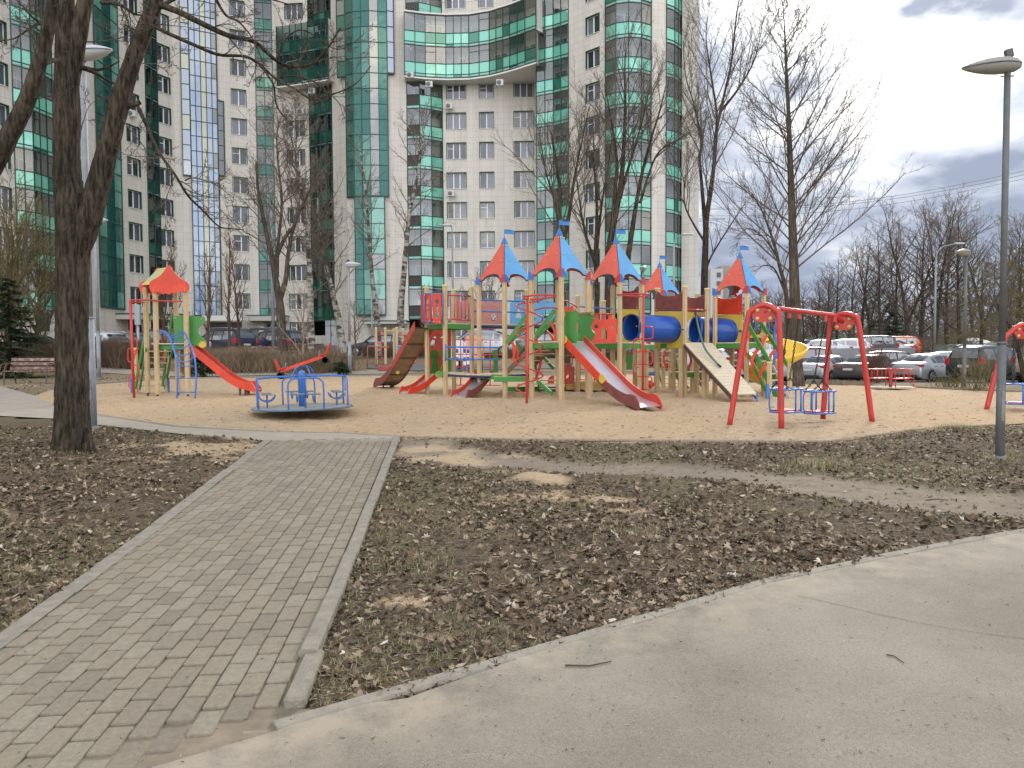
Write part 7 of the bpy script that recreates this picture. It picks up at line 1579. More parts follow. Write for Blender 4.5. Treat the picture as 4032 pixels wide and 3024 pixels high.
  for sg in (-1, 1):
   if kind == 'sedan': tl.cbox((xs(.012), sg * (ww - .17), zt_ - .10), (.10, .36, .12), .02); tl.cbox((xs(.035), sg * (ww - .01), zt_ - .09), (.22, .06, .10), .02)
   elif kind == 'suv': tl.cbox((xs(.006), sg * (ww - .09), zt_ - .04), (.10, .22, .30), .02); tl.cbox((xs(.03), sg * (ww + .005), zt_ - .04), (.18, .06, .22), .02)
   elif kind == 'wagon': tl.cbox((xs(.006), sg * (ww - .10), zt_ - .08), (.10, .26, .20), .02); tl.cbox((xs(.03), sg * (ww - .0), zt_ - .06), (.18, .06, .16), .02)
   else: tl.cbox((xs(.003), sg * (ww - .05), zt_ - .1), (.08, .12, .5), .02)
  tr = LMB(); tr.cbox((xs(.0) + .02, 0, st[1][1] + .06), (.16, ww * 1.5, .14), .03); tr.cbox((xs(1.0) - .05, 0, .40), (.14, 1.1, .18), .03)
  for sg in (-1, 1): tr.box((0, sg * (st[5][4] - .02), .25), (Lc * .46, .06, .08)); tr.cbox((xs(.64), sg * (st[5][5] + .09), 1.03 * (H_ / 1.48 if kind != 'sedan' else 1)), (.12, .18, .12), .03)
  for (ta, tb2) in tz:
   for sg in (-1, 1): tr.box((xs((ta + tb2) / 2), sg * (st[5][5] + .035), st[5][2] - .13), (.16, .03, .025))
  pt_ = LMB(); pt_.box((xs(0) - .012, 0, zt_ - (.26 if kind != 'van' else .4)), (.02, .52, .115))
  wt = LMB(); wr_ = LMB(); rr = S['wh']
  for t in S['wx']:
   for sg in (-1, 1):
    cc = (xs(t), sg * (st[5][4] - .10), rr); R = Matrix.Rotation(PI / 2, 3, 'X')
    wt.lathe(cc, [(rr * .66, -.125), (rr * .97, -.12), (rr, -.09), (rr, .09), (rr * .97, .12), (rr * .66, .125)], 26, 0, R)
    wt.lathe((xs(t), sg * (st[5][4] - .035), rr + .02), [(rr * 1.17, -.02), (rr * 1.17, .03), (rr * 1.0, .035)], 26, 1, R)
    c2 = V3((xs(t), sg * (st[5][4] + .028), rr)); wr_.lathe(c2, [(rr * .66, -.02), (rr * .66, .012), (rr * .60, .012), (rr * .58, -.012)], 24, 0, R)
    for k in range(5):
     an = 2 * PI * k / 5; e = c2 + V3((math.cos(an), 0, math.sin(an))) * rr * .62; wr_.beam(c2, e, .03, .06)
    wr_.lathe(c2, [(.07, -.02), (.06, .02), (.02, .024)], 12, 0, R)
  car_meshes[(kind, 'body')] = [('body', mb, None), ('window', gl, M_cglass), ('tail_light', tl, M_tail), ('trim', tr, M_blk), ('number_plate', pt_, M_plate), ('tyre', wt, [M_tyre, M_blk]), ('rim', wr_, M_rim)]
  car_meshes[kind] = {}
 store = car_meshes[kind]; tyre = None
 for nm, m_, mt in car_meshes[(kind, 'body')]:
  if nm == 'body':
   b_ = m_.build('body', PNT[paint], o); b_.matrix_parent_inverse = Matrix.Identity(4)
   if 'bodymesh' in store: md = b_.data; md2 = store['bodymesh'].copy(); md2.materials.clear(); md2.materials.append(PNT[paint]); b_.data = md2
   else: fix_normals(b_); b_.data.set_sharp_from_angle(angle=math.radians(38)); store['bodymesh'] = b_.data
  else:
   if nm in store: q = store[nm].copy(); COL.objects.link(q)
   else: q = m_.build(nm, mt, None); fix_normals(q); store[nm] = q
   q.parent = o if nm not in ('rim',) else tyre
   if nm == 'tyre': tyre = q
 if rails:
  rm_ = LMB()
  for sg in (-1, 1): rm_.tube([(xs(.10), sg * .62, H_ + .0), (xs(.14), sg * .62, H_ + .07), (xs(.52), sg * .62, H_ + .07), (xs(.56), sg * .62, H_ + .0)], .018, 6)
  rm_.build('roof_rail', M_chrome if paint != 'maroon' else M_blk, o)
 if plate:
  fc = bpy.data.curves.new('plate_text', 'FONT'); fc.body = plate; fc.size = .10; fc.align_x = 'CENTER'; fc.align_y = 'CENTER'; to = bpy.data.objects.new('plate_text', fc); COL.objects.link(to); fc.materials.append(M_blk); fc.extrude = .001
  zt_ = st[1][2]; to.location = (xs(0) - .026, 0, zt_ - .26); to.rotation_euler = (PI / 2, 0, -PI / 2); dg_ = bpy.context.evaluated_depsgraph_get(); tm_ = bpy.data.meshes.new_from_object(to.evaluated_get(dg_)); t2_ = bpy.data.objects.new('plate_text', tm_); COL.objects.link(t2_); t2_.location = to.location; t2_.rotation_euler = to.rotation_euler; bpy.data.objects.remove(to); to = t2_; np_ = [c_ for c_ in bpy.data.objects if c_.parent == o and c_.name.startswith('number_plate')][0]; to.parent = np_
 if sc != 1: o.scale = (sc, sc, sc)
 return o
def carat(kind, paint, u, v, Y, heading, label, **k):
 p = at(u, v, Y); return car(kind, paint, p.x, Y, heading, label, **k)
def cr(kind, paint, u, Y, hd, label, **k):
 """place a car by the pixel column and depth of the middle of its tail"""
 p = at(u, 1450, Y); h = math.radians(hd); Lh = SHAPES[kind]['L'] / 2; return car(kind, paint, p.x + Lh * math.cos(h), Y + Lh * math.sin(h), hd, label, **k)
gR = 'cars in the car park on the right'
cr('sedan', 'silver', 3562, 39.4, 32, 'silver four-door sedan parked behind the red merry-go-round', group=gR, plate='H643HP')
cr('suv', 'dark', 3792, 36.6, 28, 'large dark sport utility car with red tail lights beside the flat-headed grey lamp', group=gR, rails=True, plate='K629KA')
cr('suv', 'beige', 4060, 34.5, 24, 'pale beige crossover cut off by the right edge, beside the hanging swing seat', group=gR)
cr('sedan', 'brown', 3338, 40.4, 36, 'dusty brown sedan hidden behind the bare bushes right of the swing set', group=gR)
cr('sedan', 'silver', 3180, 42.0, 40, 'older silver sedan with dark bumper seen between the swing chains', group=gR)
cr('sedan', 'white', 2960, 43, 44, 'white car seen through the steps beside the yellow slide', group=gR)
cr('wagon', 'navy', 3590, 48.5, 172, 'dark navy estate car whose roof shows behind the silver sedan', group=gR)
cr('wagon', 'silver', 3850, 47.5, 172, 'light silver estate car roof behind the dark sport utility car', group=gR)
cr('sedan', 'greydark', 3780, 44.8, 174, 'dark sedan with shiny windscreen between the silver sedan and the sport utility car', group=gR)
cr('suv', 'maroon', 3270, 48.5, 176, 'maroon boxy car with black roof rails behind the swing chains', group=gR, rails=True)
cr('sedan', 'greydark', 2900, 46, 60, 'dark car low behind the red arcs of the right stairs', group=gR)
cr('suv', 'black', 3990, 42.5, 60, 'black car with plain dark tail just right of the nearest lamp post', group=gR)
for (kind, pnt, u, Y, hd, lbl) in (('wagon', 'white', 3425, 58.5, 172, 'white estate car in the upper row left of the swing frame leg'), ('suv', 'greydark', 3520, 60, 175, 'dark sport utility car in the upper row with a long black roof'), ('sedan', 'silver', 3590, 61, 160, 'silver car in the upper row just before the red and orange cars'), ('sedan', 'red', 3606, 64, 160, 'red car in the upper row against the dark wood'), ('suv', 'orange', 3622, 66, 160, 'orange car at the right end of the upper row'), ('sedan', 'white', 3345, 58.5, 172, 'white sedan in the upper row right of the maroon car'), ('wagon', 'white', 3130, 56, 176, 'white car behind the trunk of the straight bare tree')):
 cr(kind, pnt, u, Y, hd, lbl, group=gR)
gL = 'cars parked before the left wing'
cr('wagon', 'white', 478, 42, 152, 'white estate car with red tail light right beside the lamp posts', group=gL, rails=True)
cr('wagon', 'grey', 575, 44, 152, 'grey hatchback behind the red pole of the small slide tower', group=gL)
cr('suv', 'maroon', 715, 46, 152, 'dark maroon sport utility car seen through the small slide tower', group=gL)
cr('sedan', 'white', 822, 46.5, 152, 'white sedan just above the top of the red slide', group=gL)
cr('wagon', 'silver', 890, 47.5, 152, 'light silver estate car left of the navy car', group=gL)
cr('suv', 'navy', 975, 46.5, 150, 'dark navy sport utility car with chrome trimmed windows and tall red tail lights', group=gL, rails=True)
cr('wagon', 'blue', 1020, 49.5, 150, 'dark blue car squeezed between the navy car and the black van', group=gL)
cr('van', 'black', 1088, 51.5, 152, 'tall black van parked before the ground floor windows', group=gL, rails=True)
cr('suv', 'navy', 1178, 50, 152, 'dark blue-black crossover behind the forked birch', group=gL)
cr('sedan', 'black', 230, 42, 165, 'dark car whose roof just clears the hedge left of the big trunk', group=gL)
gC = 'cars parked behind the castle'
for (kind, pnt, u, Y, hd, lbl) in (('wagon', 'black', 1620, 54, 165, 'black car behind the climbing frame'), ('sedan', 'silver', 2060, 41, 170, 'silver car beside the no-stopping sign, seen through the castle posts'), ('wagon', 'greydark', 2220, 50, 170, 'dark car seen under the castle staircase'), ('sedan', 'navy', 2400, 49, 170, 'dark blue car seen behind the big metal slide'), ('sedan', 'silver', 2560, 50, 170, 'pale car glimpsed below the first blue tunnel'), ('suv', 'greydark', 2780, 50, 170, 'dark car glimpsed below the second blue tunnel'), ('wagon', 'silver', 2880, 45, 160, 'silver estate car behind the plank ramp')):
 cr(kind, pnt, u, Y, hd, lbl, group=gC)
# ================================================================== TREES AND SHRUBS
def barkmat(name, c1, c2, scale=6, bump=1.0, white=None):
 if name in MATS: return MATS[name]
 m = bpy.data.materials.new(name); m.use_nodes = True; t = m.node_tree; b = t.nodes['Principled BSDF']; b.inputs['Roughness'].default_value = .92; b.inputs['Specular IOR Level'].default_value = .15
 g = TN(t, 'ShaderNodeNewGeometry'); mp = TN(t, 'ShaderNodeMapping'); t.links.new(g.outputs['Position'], mp.inputs[0]); mp.inputs['Scale'].default_value = (1, 1, .16)
 c, h = noise_col(t, scale * 3.5, c1, c2, .40, .66, 9, mp.outputs[0]); c3, _ = noise_col(t, 1.6, (.6, .62, .55), (1.15, 1.1, 1.0), .35, .65, 4)
 mm = TN(t, 'ShaderNodeMixRGB', blend_type='MULTIPLY'); mm.inputs[0].default_value = .7; t.links.new(c, mm.inputs[1]); t.links.new(c3, mm.inputs[2]); out = mm.outputs[0]
 if white:
  mp2 = TN(t, 'ShaderNodeMapping'); t.links.new(g.outputs['Position'], mp2.inputs[0]); mp2.inputs['Scale'].default_value = (1, 1, 2.2)
  w1, _ = noise_col(t, 2.2, (0, 0, 0), (1, 1, 1), .46, .56, 6, mp2.outputs[0]); out = mixc(t, w1, out, white)
 t.links.new(out, b.inputs['Base Color']); bn = TN(t, 'ShaderNodeBump'); bn.inputs['Strength'].default_value = bump; bn.inputs['Distance'].default_value = .03; t.links.new(h, bn.inputs['Height']); t.links.new(bn.outputs[0], b.inputs['Normal'])
 MATS[name] = m; return m
B_dark = barkmat('bark_dark', (.026, .021, .015), (.125, .10, .075), 8, 1.0); B_mid = barkmat('bark_mid', (.055, .046, .037), (.14, .115, .09), 5, .6); B_birch = barkmat('bark_birch', (.05, .04, .033), (.17, .14, .11), 4, .5, (.40, .37, .33)); B_twig = mat('twig_brown', (.15, .115, .085), .9, noise_amt=.3, nscale=2); B_twigd = mat('twig_dark', (.11, .09, .072), .9, noise_amt=.3, nscale=2); B_red = mat('twig_reddish', (.12, .065, .045), .9, noise_amt=.25, nscale=2); B_pale = mat('twig_pale', (.26, .21, .15), .9, noise_amt=.25, nscale=2); B_olive = mat('twig_olive', (.15, .12, .05), .9, noise_amt=.3, nscale=1.5)
class Tree:
 """skeleton grower: chains of (point, radius); twigs are three-sided"""
 def __init__(s, seed): s.r = random.Random(seed); s.trunk = MB(); s.crown = MB(); s.count = 0
 def chain(s, p, d, L_, r0, r1, seg, wob, grav=0.0):
  pts = [p.copy()]; rr = [r0]; st = L_ / seg; d = d.normalized()
  for i in range(seg):
   d = (d + V3((s.r.gauss(0, wob), s.r.gauss(0, wob), s.r.gauss(0, wob) + grav))).normalized(); p = p + d * st; pts.append(p.copy()); rr.append(r0 + (r1 - r0) * ((i + 1) / seg) ** .85)
  return pts, rr, d
 def grow(s, pts, rr, lvl, maxl, P):
  """side branches along a parent chain"""
  if lvl > maxl: return
  n = P['n'][lvl]; L_par = sum((pts[i + 1] - pts[i]).length for i in range(len(pts) - 1)); s0 = P['start'][lvl]
  for k in range(n):
   t = s0 + (1 - s0) * ((k + s.r.random() * .9) / n); f = t * (len(pts) - 1); i = min(int(f), len(pts) - 2); q = f - i; p = pts[i].lerp(pts[i + 1], q); d = (pts[i + 1] - pts[i]).normalized(); r = rr[i] + (rr[i + 1] - rr[i]) * q
   az = s.r.random() * 2 * PI; side = d.orthogonal().normalized(); side = Matrix.Rotation(az, 3, d) @ side; an = math.radians(P['ang'][lvl] + s.r.gauss(0, P.get('angv', 8))); nd = (d * math.cos(an) + side * math.sin(an)); nd.z += P['up'][lvl]
   shape = P['shape'](t) if lvl == 1 else (1 - .55 * t)
   L_ = P['len'][lvl] * (L_par if lvl > 1 else 1) * shape * s.r.uniform(.7, 1.15); rb = max(P['rmin'], min(r * .62, P['rad'][lvl] * (L_ / max(.01, P['len'][lvl] * (L_par if lvl > 1 else 1))) ** .5)); seg = P['seg'][lvl]
   c_, cr_, _ = s.chain(p, nd, L_, rb, max(P['rmin'] * .6, rb * .22), seg, P['wob'][lvl], P['grav'][lvl]); sides = 5 if rb > .03 else (4 if rb > .015 else 3)
   (s.trunk if rb > P.get('tr', .05) else s.crown).tube(c_, cr_, sides, cap=False, sm=sides > 3); s.count += 1
   s.grow(c_, cr_, lvl + 1, maxl, P)
def egg(t): return .55 + .9 * math.sin(PI * min(1, t * .9 + .12)) * .6 - .35 * max(0, t - .6)
def conef(t): return 1.15 - .85 * t
PBASE = dict(n=[0, 26, 9, 6], start=[0, .25, .15, .12], ang=[0, 42, 38, 40], up=[0, .25, .1, .05], len=[0, 3.2, .38, .42], rad=[0, .045, .018, .01], rmin=.007, seg=[0, 7, 4, 3], wob=[0, .09, .13, .16], grav=[0, .03, .03, .0], shape=egg)
def mk(P=None, **k): q = dict(PBASE if P is None else P); q.update(k); return q
def tree(label, u, vb, Y, vtop, r0, P, seed, lean=(0, 0), maxl=3, bark=None, twig=None, stems=None, group=None, base=None, name='bare_tree', wob=.02, cat='tree'):
 g = V3((at(u, vb, Y).x, Y, 0)); g.z = terr(g.x, g.y) if base is None else base; H = at(u, vtop, Y).z - g.z; T_ = Tree(seed); bark = bark or B_mid; twig = twig or B_twig
 o = thing(name, label, cat, tuple(g), group=group)
 if stems is None:
  pts, rr, _ = T_.chain(g - V3((0, 0, .1)), V3((lean[0], lean[1], 1)), H, r0, .012, 16, wob, .01); rr[0] *= 1.35; T_.trunk.tube(pts, rr, 10, cap=False); T_.grow(pts, rr, 1, maxl, P)
 else:
  for (sp_, sr, sub) in stems:
   if 31 <= seed <= 34: sr = (sr[0] * .78, sr[1] * .7)
   pts = smooth_pts([V3(q) for q in sp_], 5); n = len(pts); rr = [sr[0] + (sr[1] - sr[0]) * (i / (n - 1)) ** .55 for i in range(n)]; T_.trunk.tube(pts, rr, 12 if sr[0] > .12 else 7, cap=False)
   if sub: T_.grow(pts, rr, 1, maxl, sub)
 if T_.trunk.f: T_.trunk.build('trunk', bark, o)
 if T_.crown.f: T_.crown.build('crown', twig, o)
 return o, T_
Yt = 9.65; g = ground(285, 1775); Yt = g.y
A_ = lambda u, v, dy=0: at(u, v, Yt + dy)
PT = mk(n=[0, 16, 6, 4], start=[0, .25, .2, .2], ang=[0, 48, 45, 42], up=[0, .0, .0, .0], len=[0, .75, .5, .5], rad=[0, .012, .006, .004], rmin=.0028, seg=[0, 6, 5, 4], wob=[0, .16, .2, .22], grav=[0, .02, .01, 0], shape=lambda t: 1.1 - .5 * t, angv=14, tr=.02)
PL_ = mk(PT, n=[0, 9, 6, 4], len=[0, .9, .45, .5])
big = thing('big_tree', 'large dark rough-barked tree in front with trunk forking into three limbs', 'tree', tuple(g)); T_ = Tree(3)
def limb(P__, R__, sub=None, n=6, sides=18, maxl=3, tgt=None):
 pts = smooth_pts(P__, n); idx = np.linspace(0, len(R__) - 1, len(pts)); rr = [float(np.interp(i, range(len(R__)), R__)) for i in idx]
 for i in range(len(rr)):
  if rr[i] > .03: rr[i] *= 1 + .05 * noise.noise(V3((i * .9, P__[0].x * 3, 1)))
 if sides >= 16:   # rough bark: push the ring points about
  mb = MB(); mb.tube(pts, rr, sides * 2, cap=False)
  for k in range(len(mb.v)):
   v = V3(mb.v[k]); i = k // (sides * 2); c = pts[i]; dv = v - c; n1_ = noise.noise(V3((v.x * 26, v.y * 26, v.z * 4))); n2_ = noise.noise(V3((v.x * 6, v.y * 6, v.z * 1.5))); v = c + dv * (1 + .055 * n1_ + .07 * n2_); mb.v[k] = tuple(v)
  b = len(T_.trunk.v); T_.trunk.v += mb.v; T_.trunk.f += [tuple(b + i for i in f) for f in mb.f]; T_.trunk.mi += mb.mi; T_.trunk.uv += mb.uv; T_.trunk.sm += mb.sm
 else: (T_.trunk if rr[0] > .012 else T_.crown).tube(pts, rr, sides, cap=False)
 if sub: T_.grow(pts, rr, 1, maxl, sub)
 return pts, rr
px = Yt / FOC * .86
limb([A_(285, 1800), A_(286, 1740), A_(285, 1640), A_(284, 1480), A_(284, 1250), A_(286, 1050), A_(290, 920), A_(275, 780), A_(262, 640), A_(262, 450), A_(262, 250), A_(258, 100), A_(256, -150), A_(262, -500), A_(250, -900)], [96 * px, 84 * px, 74 * px, 69 * px, 68 * px, 68 * px, 74 * px, 64 * px, 56 * px, 55 * px, 47 * px, 40 * px, 36 * px, 28 * px, 16 * px], None, 14, 18)
for (du, r_) in ((-62, 26), (-20, 30), (28, 30), (66, 26), (85, 18)): limb([A_(285 + du * .55, 1690, -.12), A_(285 + du * .9, 1765, -.16), A_(285 + du * 1.25, 1795, -.2)], [r_ * px, r_ * .9 * px, r_ * .4 * px], None, 5, 8)
limb([A_(300, 1000), A_(345, 880), A_(378, 760), A_(420, 600), A_(462, 430), A_(520, 250), A_(575, 100), A_(612, 10), A_(650, -200), A_(700, -500), A_(720, -800)], [50 * px, 55 * px, 52 * px, 46 * px, 44 * px, 36 * px, 34 * px, 30 * px, 26 * px, 18 * px, 9 * px], mk(PL_, start=[0, .45, .2, .2]), 10, 16)
limb([A_(282, 330), A_(300, 200), A_(322, 60), A_(345, -40), A_(390, -300), A_(440, -700)], [32 * px, 36 * px, 34 * px, 30 * px, 22 * px, 10 * px], mk(PL_, start=[0, .4, .2, .2]), 8, 16)
limb([A_(478, 425), A_(500, 418), A_(530, 412), A_(552, 402)], [26 * px, 18 * px, 13 * px, 10 * px], None, 4, 8)
limb([A_(360, 830), A_(385, 815), A_(398, 800)], [30 * px, 20 * px, 10 * px], None, 4, 8)
BR = [([(615, 15), (700, 45), (800, 95), (900, 140), (1000, 165), (1090, 240), (1150, 262), (1230, 250), (1290, 190), (1340, 110)], 15, .9),
  ([(590, 95), (660, 130), (760, 175), (860, 215), (960, 222), (1020, 250), (1085, 310), (1160, 350), (1235, 392), (1320, 368), (1400, 330), (1460, 260)], 9, .8),
  ([(1018, 248), (1075, 330), (1085, 400), (1110, 450), (1150, 490)], 6, .6), ([(1090, 240), (1130, 150), (1200, 120), (1330, 195), (1440, 130)], 5, .6),
  ([(1085, 310), (1160, 300), (1250, 330), (1330, 400), (1350, 455)], 5, .6), ([(852, 0), (890, 60), (945, 90), (1000, 160), (1010, 200)], 7, .6),
  ([(545, 425), (580, 500), (620, 590), (690, 690), (740, 770), (800, 830), (860, 890), (905, 900), (960, 905)], 9, .7), ([(730, 710), (760, 700), (820, 715), (870, 740), (930, 790)], 4, .5),
  ([(470, 450), (520, 520), (590, 600), (640, 620)], 4, .5), ([(310, 262), (370, 285), (430, 320), (470, 335)], 12, 0), ([(310, 260), (380, 275), (430, 262), (470, 240)], 10, 0),
  ([(300, 160), (360, 165), (450, 155), (560, 125), (700, 70), (830, 40)], 3.5, .5), ([(240, 90), (200, 100), (150, 95), (120, 110), (60, 150), (0, 162)], 8, .5), ([(170, 100), (120, 60), (60, -10)], 8, .4), ([(400, 10), (470, 18), (530, 55), (570, 60)], 10, .4),
  ([(300, 600), (350, 420), (440, 380)], 2.5, .3), ([(560, 250), (640, 245), (730, 190)], 2.5, .4), ([(690, 690), (650, 800), (655, 900)], 2.5, .4), ([(640, 20), (780, -40), (950, -30), (1150, 20)], 9, .8)]
for k, (P__, w_, L2) in enumerate(BR):
 q = [at(u, v, Yt - .0 - .35 * math.sin(i * .7 + k) * (i > 0) * min(1, i / 3)) for i, (u, v) in enumerate(P__)]
 limb(q, [w_ * px, w_ * .72 * px, w_ * .45 * px, max(1.0, w_ * .22) * px], mk(PT, n=[0, int(5 + 14 * L2), 6, 4], len=[0, .55 * L2 + .08, .55, .5]) if L2 else None, 6, 8)
T_.trunk.build('trunk', B_dark, big); T_.crown.build('crown', B_twigd, big)
T_ = Tree(8); g2 = ground(-420, 1900); b2 = thing('big_tree', 'second dark tree whose mossy trunk leans in from the left edge', 'tree', tuple(g2)); Y2 = 9.0; px2 = Y2 / FOC * .82; Yt_ = Y2
q = [g2] + [at(u, v, Y2) for u, v in ((-330, 1500), (-200, 1050), (-60, 700), (20, 560), (95, 420), (150, 270), (185, 130), (215, -20), (250, -300), (280, -700))]
limb(q, [85 * px2, 75 * px2, 66 * px2, 52 * px2, 44 * px2, 38 * px2, 33 * px2, 30 * px2, 27 * px2, 22 * px2, 8 * px2], mk(PL_, start=[0, .5, .2, .2]), 8, 16)
limb([at(170, 250, Y2), at(200, 240, Y2 + .2), at(235, 235, Y2 + .4)], [16 * px2, 12 * px2, 9 * px2], None, 4, 8)
T_.trunk.build('trunk', B_dark, b2)
if T_.crown.f: T_.crown.build('crown', B_twigd, b2)
mb = MB(); sc_ = [A_(306, 1585, -.235), A_(314, 1600, -.235), A_(318, 1640, -.232), A_(326, 1690, -.228), A_(322, 1735, -.228), A_(312, 1755, -.232), A_(302, 1740, -.236), A_(298, 1690, -.24), A_(304, 1640, -.238)]; mb.plate(sc_, (0.1, -1, 0), .012); mb.build('bark_scar', mat('bark_scar_black', (.014, .011, .009), .95, color2=(.05, .04, .03), nscale=30), big)
PM = mk(n=[0, 22, 9, 6], start=[0, .18, .12, .1], ang=[0, 50, 40, 42], up=[0, .2, .1, 0], len=[0, 2.9, .45, .45], rad=[0, .032, .013, .008], rmin=.0055, wob=[0, .12, .15, .18])
def atz(u, v, Y): return at(u, v, Y)
def ppt(pts, Y): return [at(u, v, Y) if v is not None else V3((at(u, 1400, Y).x, Y, terr(at(u, 1400, Y).x, Y) - .1)) for u, v in pts]
tree('grey-barked birch forking low into several leaning stems, behind the hedge left of centre', 1108, 1395, 36, 500, .28, PM, 21, stems=[(ppt([(1110, None), (1106, 1250), (1100, 1180), (1085, 1100), (1070, 1010), (1045, 900), (1030, 820), (1015, 740), (1010, 640)], 36), (.28, .05), mk(PM, start=[0, .4, .12, .1], n=[0, 22, 9, 6])),
 (ppt([(1100, 1180), (1125, 1100), (1135, 1000), (1160, 880), (1200, 790), (1240, 700)], 36), (.17, .04), mk(PM, start=[0, .3, .12, .1], n=[0, 18, 8, 6])), (ppt([(1090, 1090), (1095, 960), (1110, 800), (1095, 640), (1090, 540), (1100, 480)], 36), (.12, .02), mk(PM, start=[0, .3, .12, .1], n=[0, 22, 9, 6])), (ppt([(1085, 1020), (1110, 960), (1146, 900)], 36), (.12, .08), None)], bark=B_mid)
tree('tall straight birch right of the forked one, with dense fine crown', 1228, 1395, 37, 420, .24, PM, 22, stems=[(ppt([(1230, None), (1222, 1250), (1222, 1120), (1215, 1000), (1205, 860), (1185, 740), (1170, 620), (1160, 500), (1165, 420)], 37), (.24, .02), mk(PM, n=[0, 36, 10, 6], start=[0, .3, .1, .1]))], bark=B_birch)
tree('tree with a trunk leaning left beside the dark entrance door', 1352, 1385, 39, 800, .26, PM, 23, stems=[(ppt([(1355, None), (1335, 1270), (1318, 1190), (1300, 1110), (1275, 1020), (1262, 940), (1250, 840), (1255, 700)], 39), (.26, .03), mk(PM, n=[0, 26, 9, 6], start=[0, .3, .1, .1]))], bark=B_birch)
tree('slim birch with pale patches standing before the middle glass strip', 1490, 1380, 44, 500, .2, PM, 24, stems=[(ppt([(1492, None), (1484, 1250), (1468, 1120), (1458, 1000), (1450, 880), (1440, 760), (1425, 640), (1410, 540)], 44), (.24, .02), mk(PM, n=[0, 30, 8, 5], start=[0, .35, .1, .1], len=[0, 2.2, .4, .4]))], bark=B_birch)
tree('white-trunked birch curving to the right before the balcony stack', 1570, 1380, 42, 440, .22, PM, 25, stems=[(ppt([(1578, None), (1578, 1220), (1590, 1080), (1600, 960), (1612, 840), (1638, 720), (1655, 620), (1668, 520), (1680, 440)], 42), (.26, .03), mk(PM, n=[0, 32, 8, 5], start=[0, .35, .1, .1], len=[0, 2.4, .4, .4])), (ppt([(1655, 620), (1620, 520), (1580, 470)], 42), (.06, .01), mk(PM, n=[0, 8, 6, 4], len=[0, 1.2, .4, .4]))], bark=B_birch)
PV = mk(n=[0, 14, 8, 6], start=[0, .25, .15, .1], ang=[0, 36, 34, 38], up=[0, .3, .2, .1], len=[0, 3.0, .46, .45], rad=[0, .028, .012, .007], rmin=.005, wob=[0, .08, .12, .15], grav=[0, .05, .03, .0])
tree('dark multi-stemmed tree rising behind the second tower roof', 2210, 1400, 30, 520, .3, PV, 31, stems=[(ppt([(2228, None), (2220, 1250), (2205, 1080), (2200, 900), (2205, 760), (2190, 640), (2170, 520)], 30), (.32, .04), PV), (ppt([(2208, 1000), (2240, 850), (2262, 700), (2290, 560), (2320, 420)], 30), (.16, .02), PV), (ppt([(2204, 900), (2180, 780), (2150, 680), (2130, 560)], 30), (.12, .02), PV)], bark=B_dark, twig=B_twigd)
tree('dark slender tree with upright branches between the second and third roofs', 2350, 1400, 33, 420, .22, PV, 32, stems=[(ppt([(2352, None), (2350, 1200), (2345, 1000), (2350, 820), (2340, 650), (2335, 480)], 33), (.24, .02), PV), (ppt([(2345, 1040), (2300, 900), (2275, 740), (2255, 600)], 33), (.12, .015), PV), (ppt([(2348, 1000), (2370, 800), (2400, 620), (2420, 460)], 33), (.12, .015), PV)], bark=B_dark, twig=B_twigd)
tree('large dark vase-shaped tree behind the third tower roof', 2455, 1400, 31, 150, .34, PV, 33, stems=[(ppt([(2400, None), (2398, 1150), (2404, 950), (2440, 760), (2455, 600), (2462, 420), (2460, 300), (2462, 170)], 31), (.34, .02), mk(PV, n=[0, 20, 9, 6], len=[0, 3.6, .45, .42])), (ppt([(2404, 950), (2420, 780), (2428, 620), (2400, 440), (2380, 330)], 31), (.18, .02), PV), (ppt([(2460, 1100), (2490, 900), (2520, 720), (2560, 560), (2600, 430), (2620, 340)], 31), (.2, .02), PV), (ppt([(2440, 780), (2480, 640), (2530, 470), (2560, 330)], 31), (.13, .015), PV), (ppt([(2520, 800), (2580, 620), (2650, 560), (2720, 520)], 31), (.09, .015), PV)], bark=B_dark, twig=B_twigd)
PU = mk(PV, n=[0, 16, 9, 6], len=[0, 3.3, .46, .45], rad=[0, .032, .013, .008], rmin=.006)
tree('forked dark tree standing clear at the right end of the building', 2770, 1400, 36, 0, .32, PU, 34, stems=[(ppt([(2775, None), (2773, 1150), (2778, 960), (2782, 860), (2800, 740), (2812, 640), (2820, 520), (2850, 380), (2880, 240), (2900, 60), (2925, -80)], 36), (.30, .03), mk(PU, start=[0, .32, .1, .1], n=[0, 18, 9, 6])), (ppt([(2778, 900), (2765, 750), (2755, 620), (2762, 560), (2735, 420), (2700, 300), (2690, 160)], 36), (.16, .02), mk(PU, start=[0, .3, .1, .1])), (ppt([(2812, 640), (2822, 460), (2800, 300), (2780, 150), (2790, 40)], 36), (.13, .015), PU), (ppt([(2836, 440), (2900, 360), (2960, 260), (2990, 160), (3010, 50)], 36), (.11, .015), PU), (ppt([(2780, 1080), (2800, 1010), (2900, 850), (2935, 800)], 36), (.10, .02), mk(PU, n=[0, 8, 6, 4], len=[0, 1.6, .42, .42])), (ppt([(2778, 960), (2700, 820), (2690, 700), (2640, 600)], 36), (.09, .015), PU)], bark=B_dark, twig=B_twigd, maxl=3)
PF = mk(n=[0, 62, 13, 7], start=[0, .30, .12, .1], ang=[0, 50, 34, 34], up=[0, .08, .12, .1], len=[0, 5.2, .42, .42], rad=[0, .036, .013, .008], rmin=.006, wob=[0, .055, .10, .13], grav=[0, .055, .02, .02], shape=lambda t: 1.15 - .55 * abs(t - .25) - .55 * t * t)
tree('tall straight bare tree with a fine symmetrical crown against the bright sky', 3133, 1500, 29, 15, .27, PF, 35, bark=B_mid, twig=B_twigd, wob=.008, lean=(.012, 0))
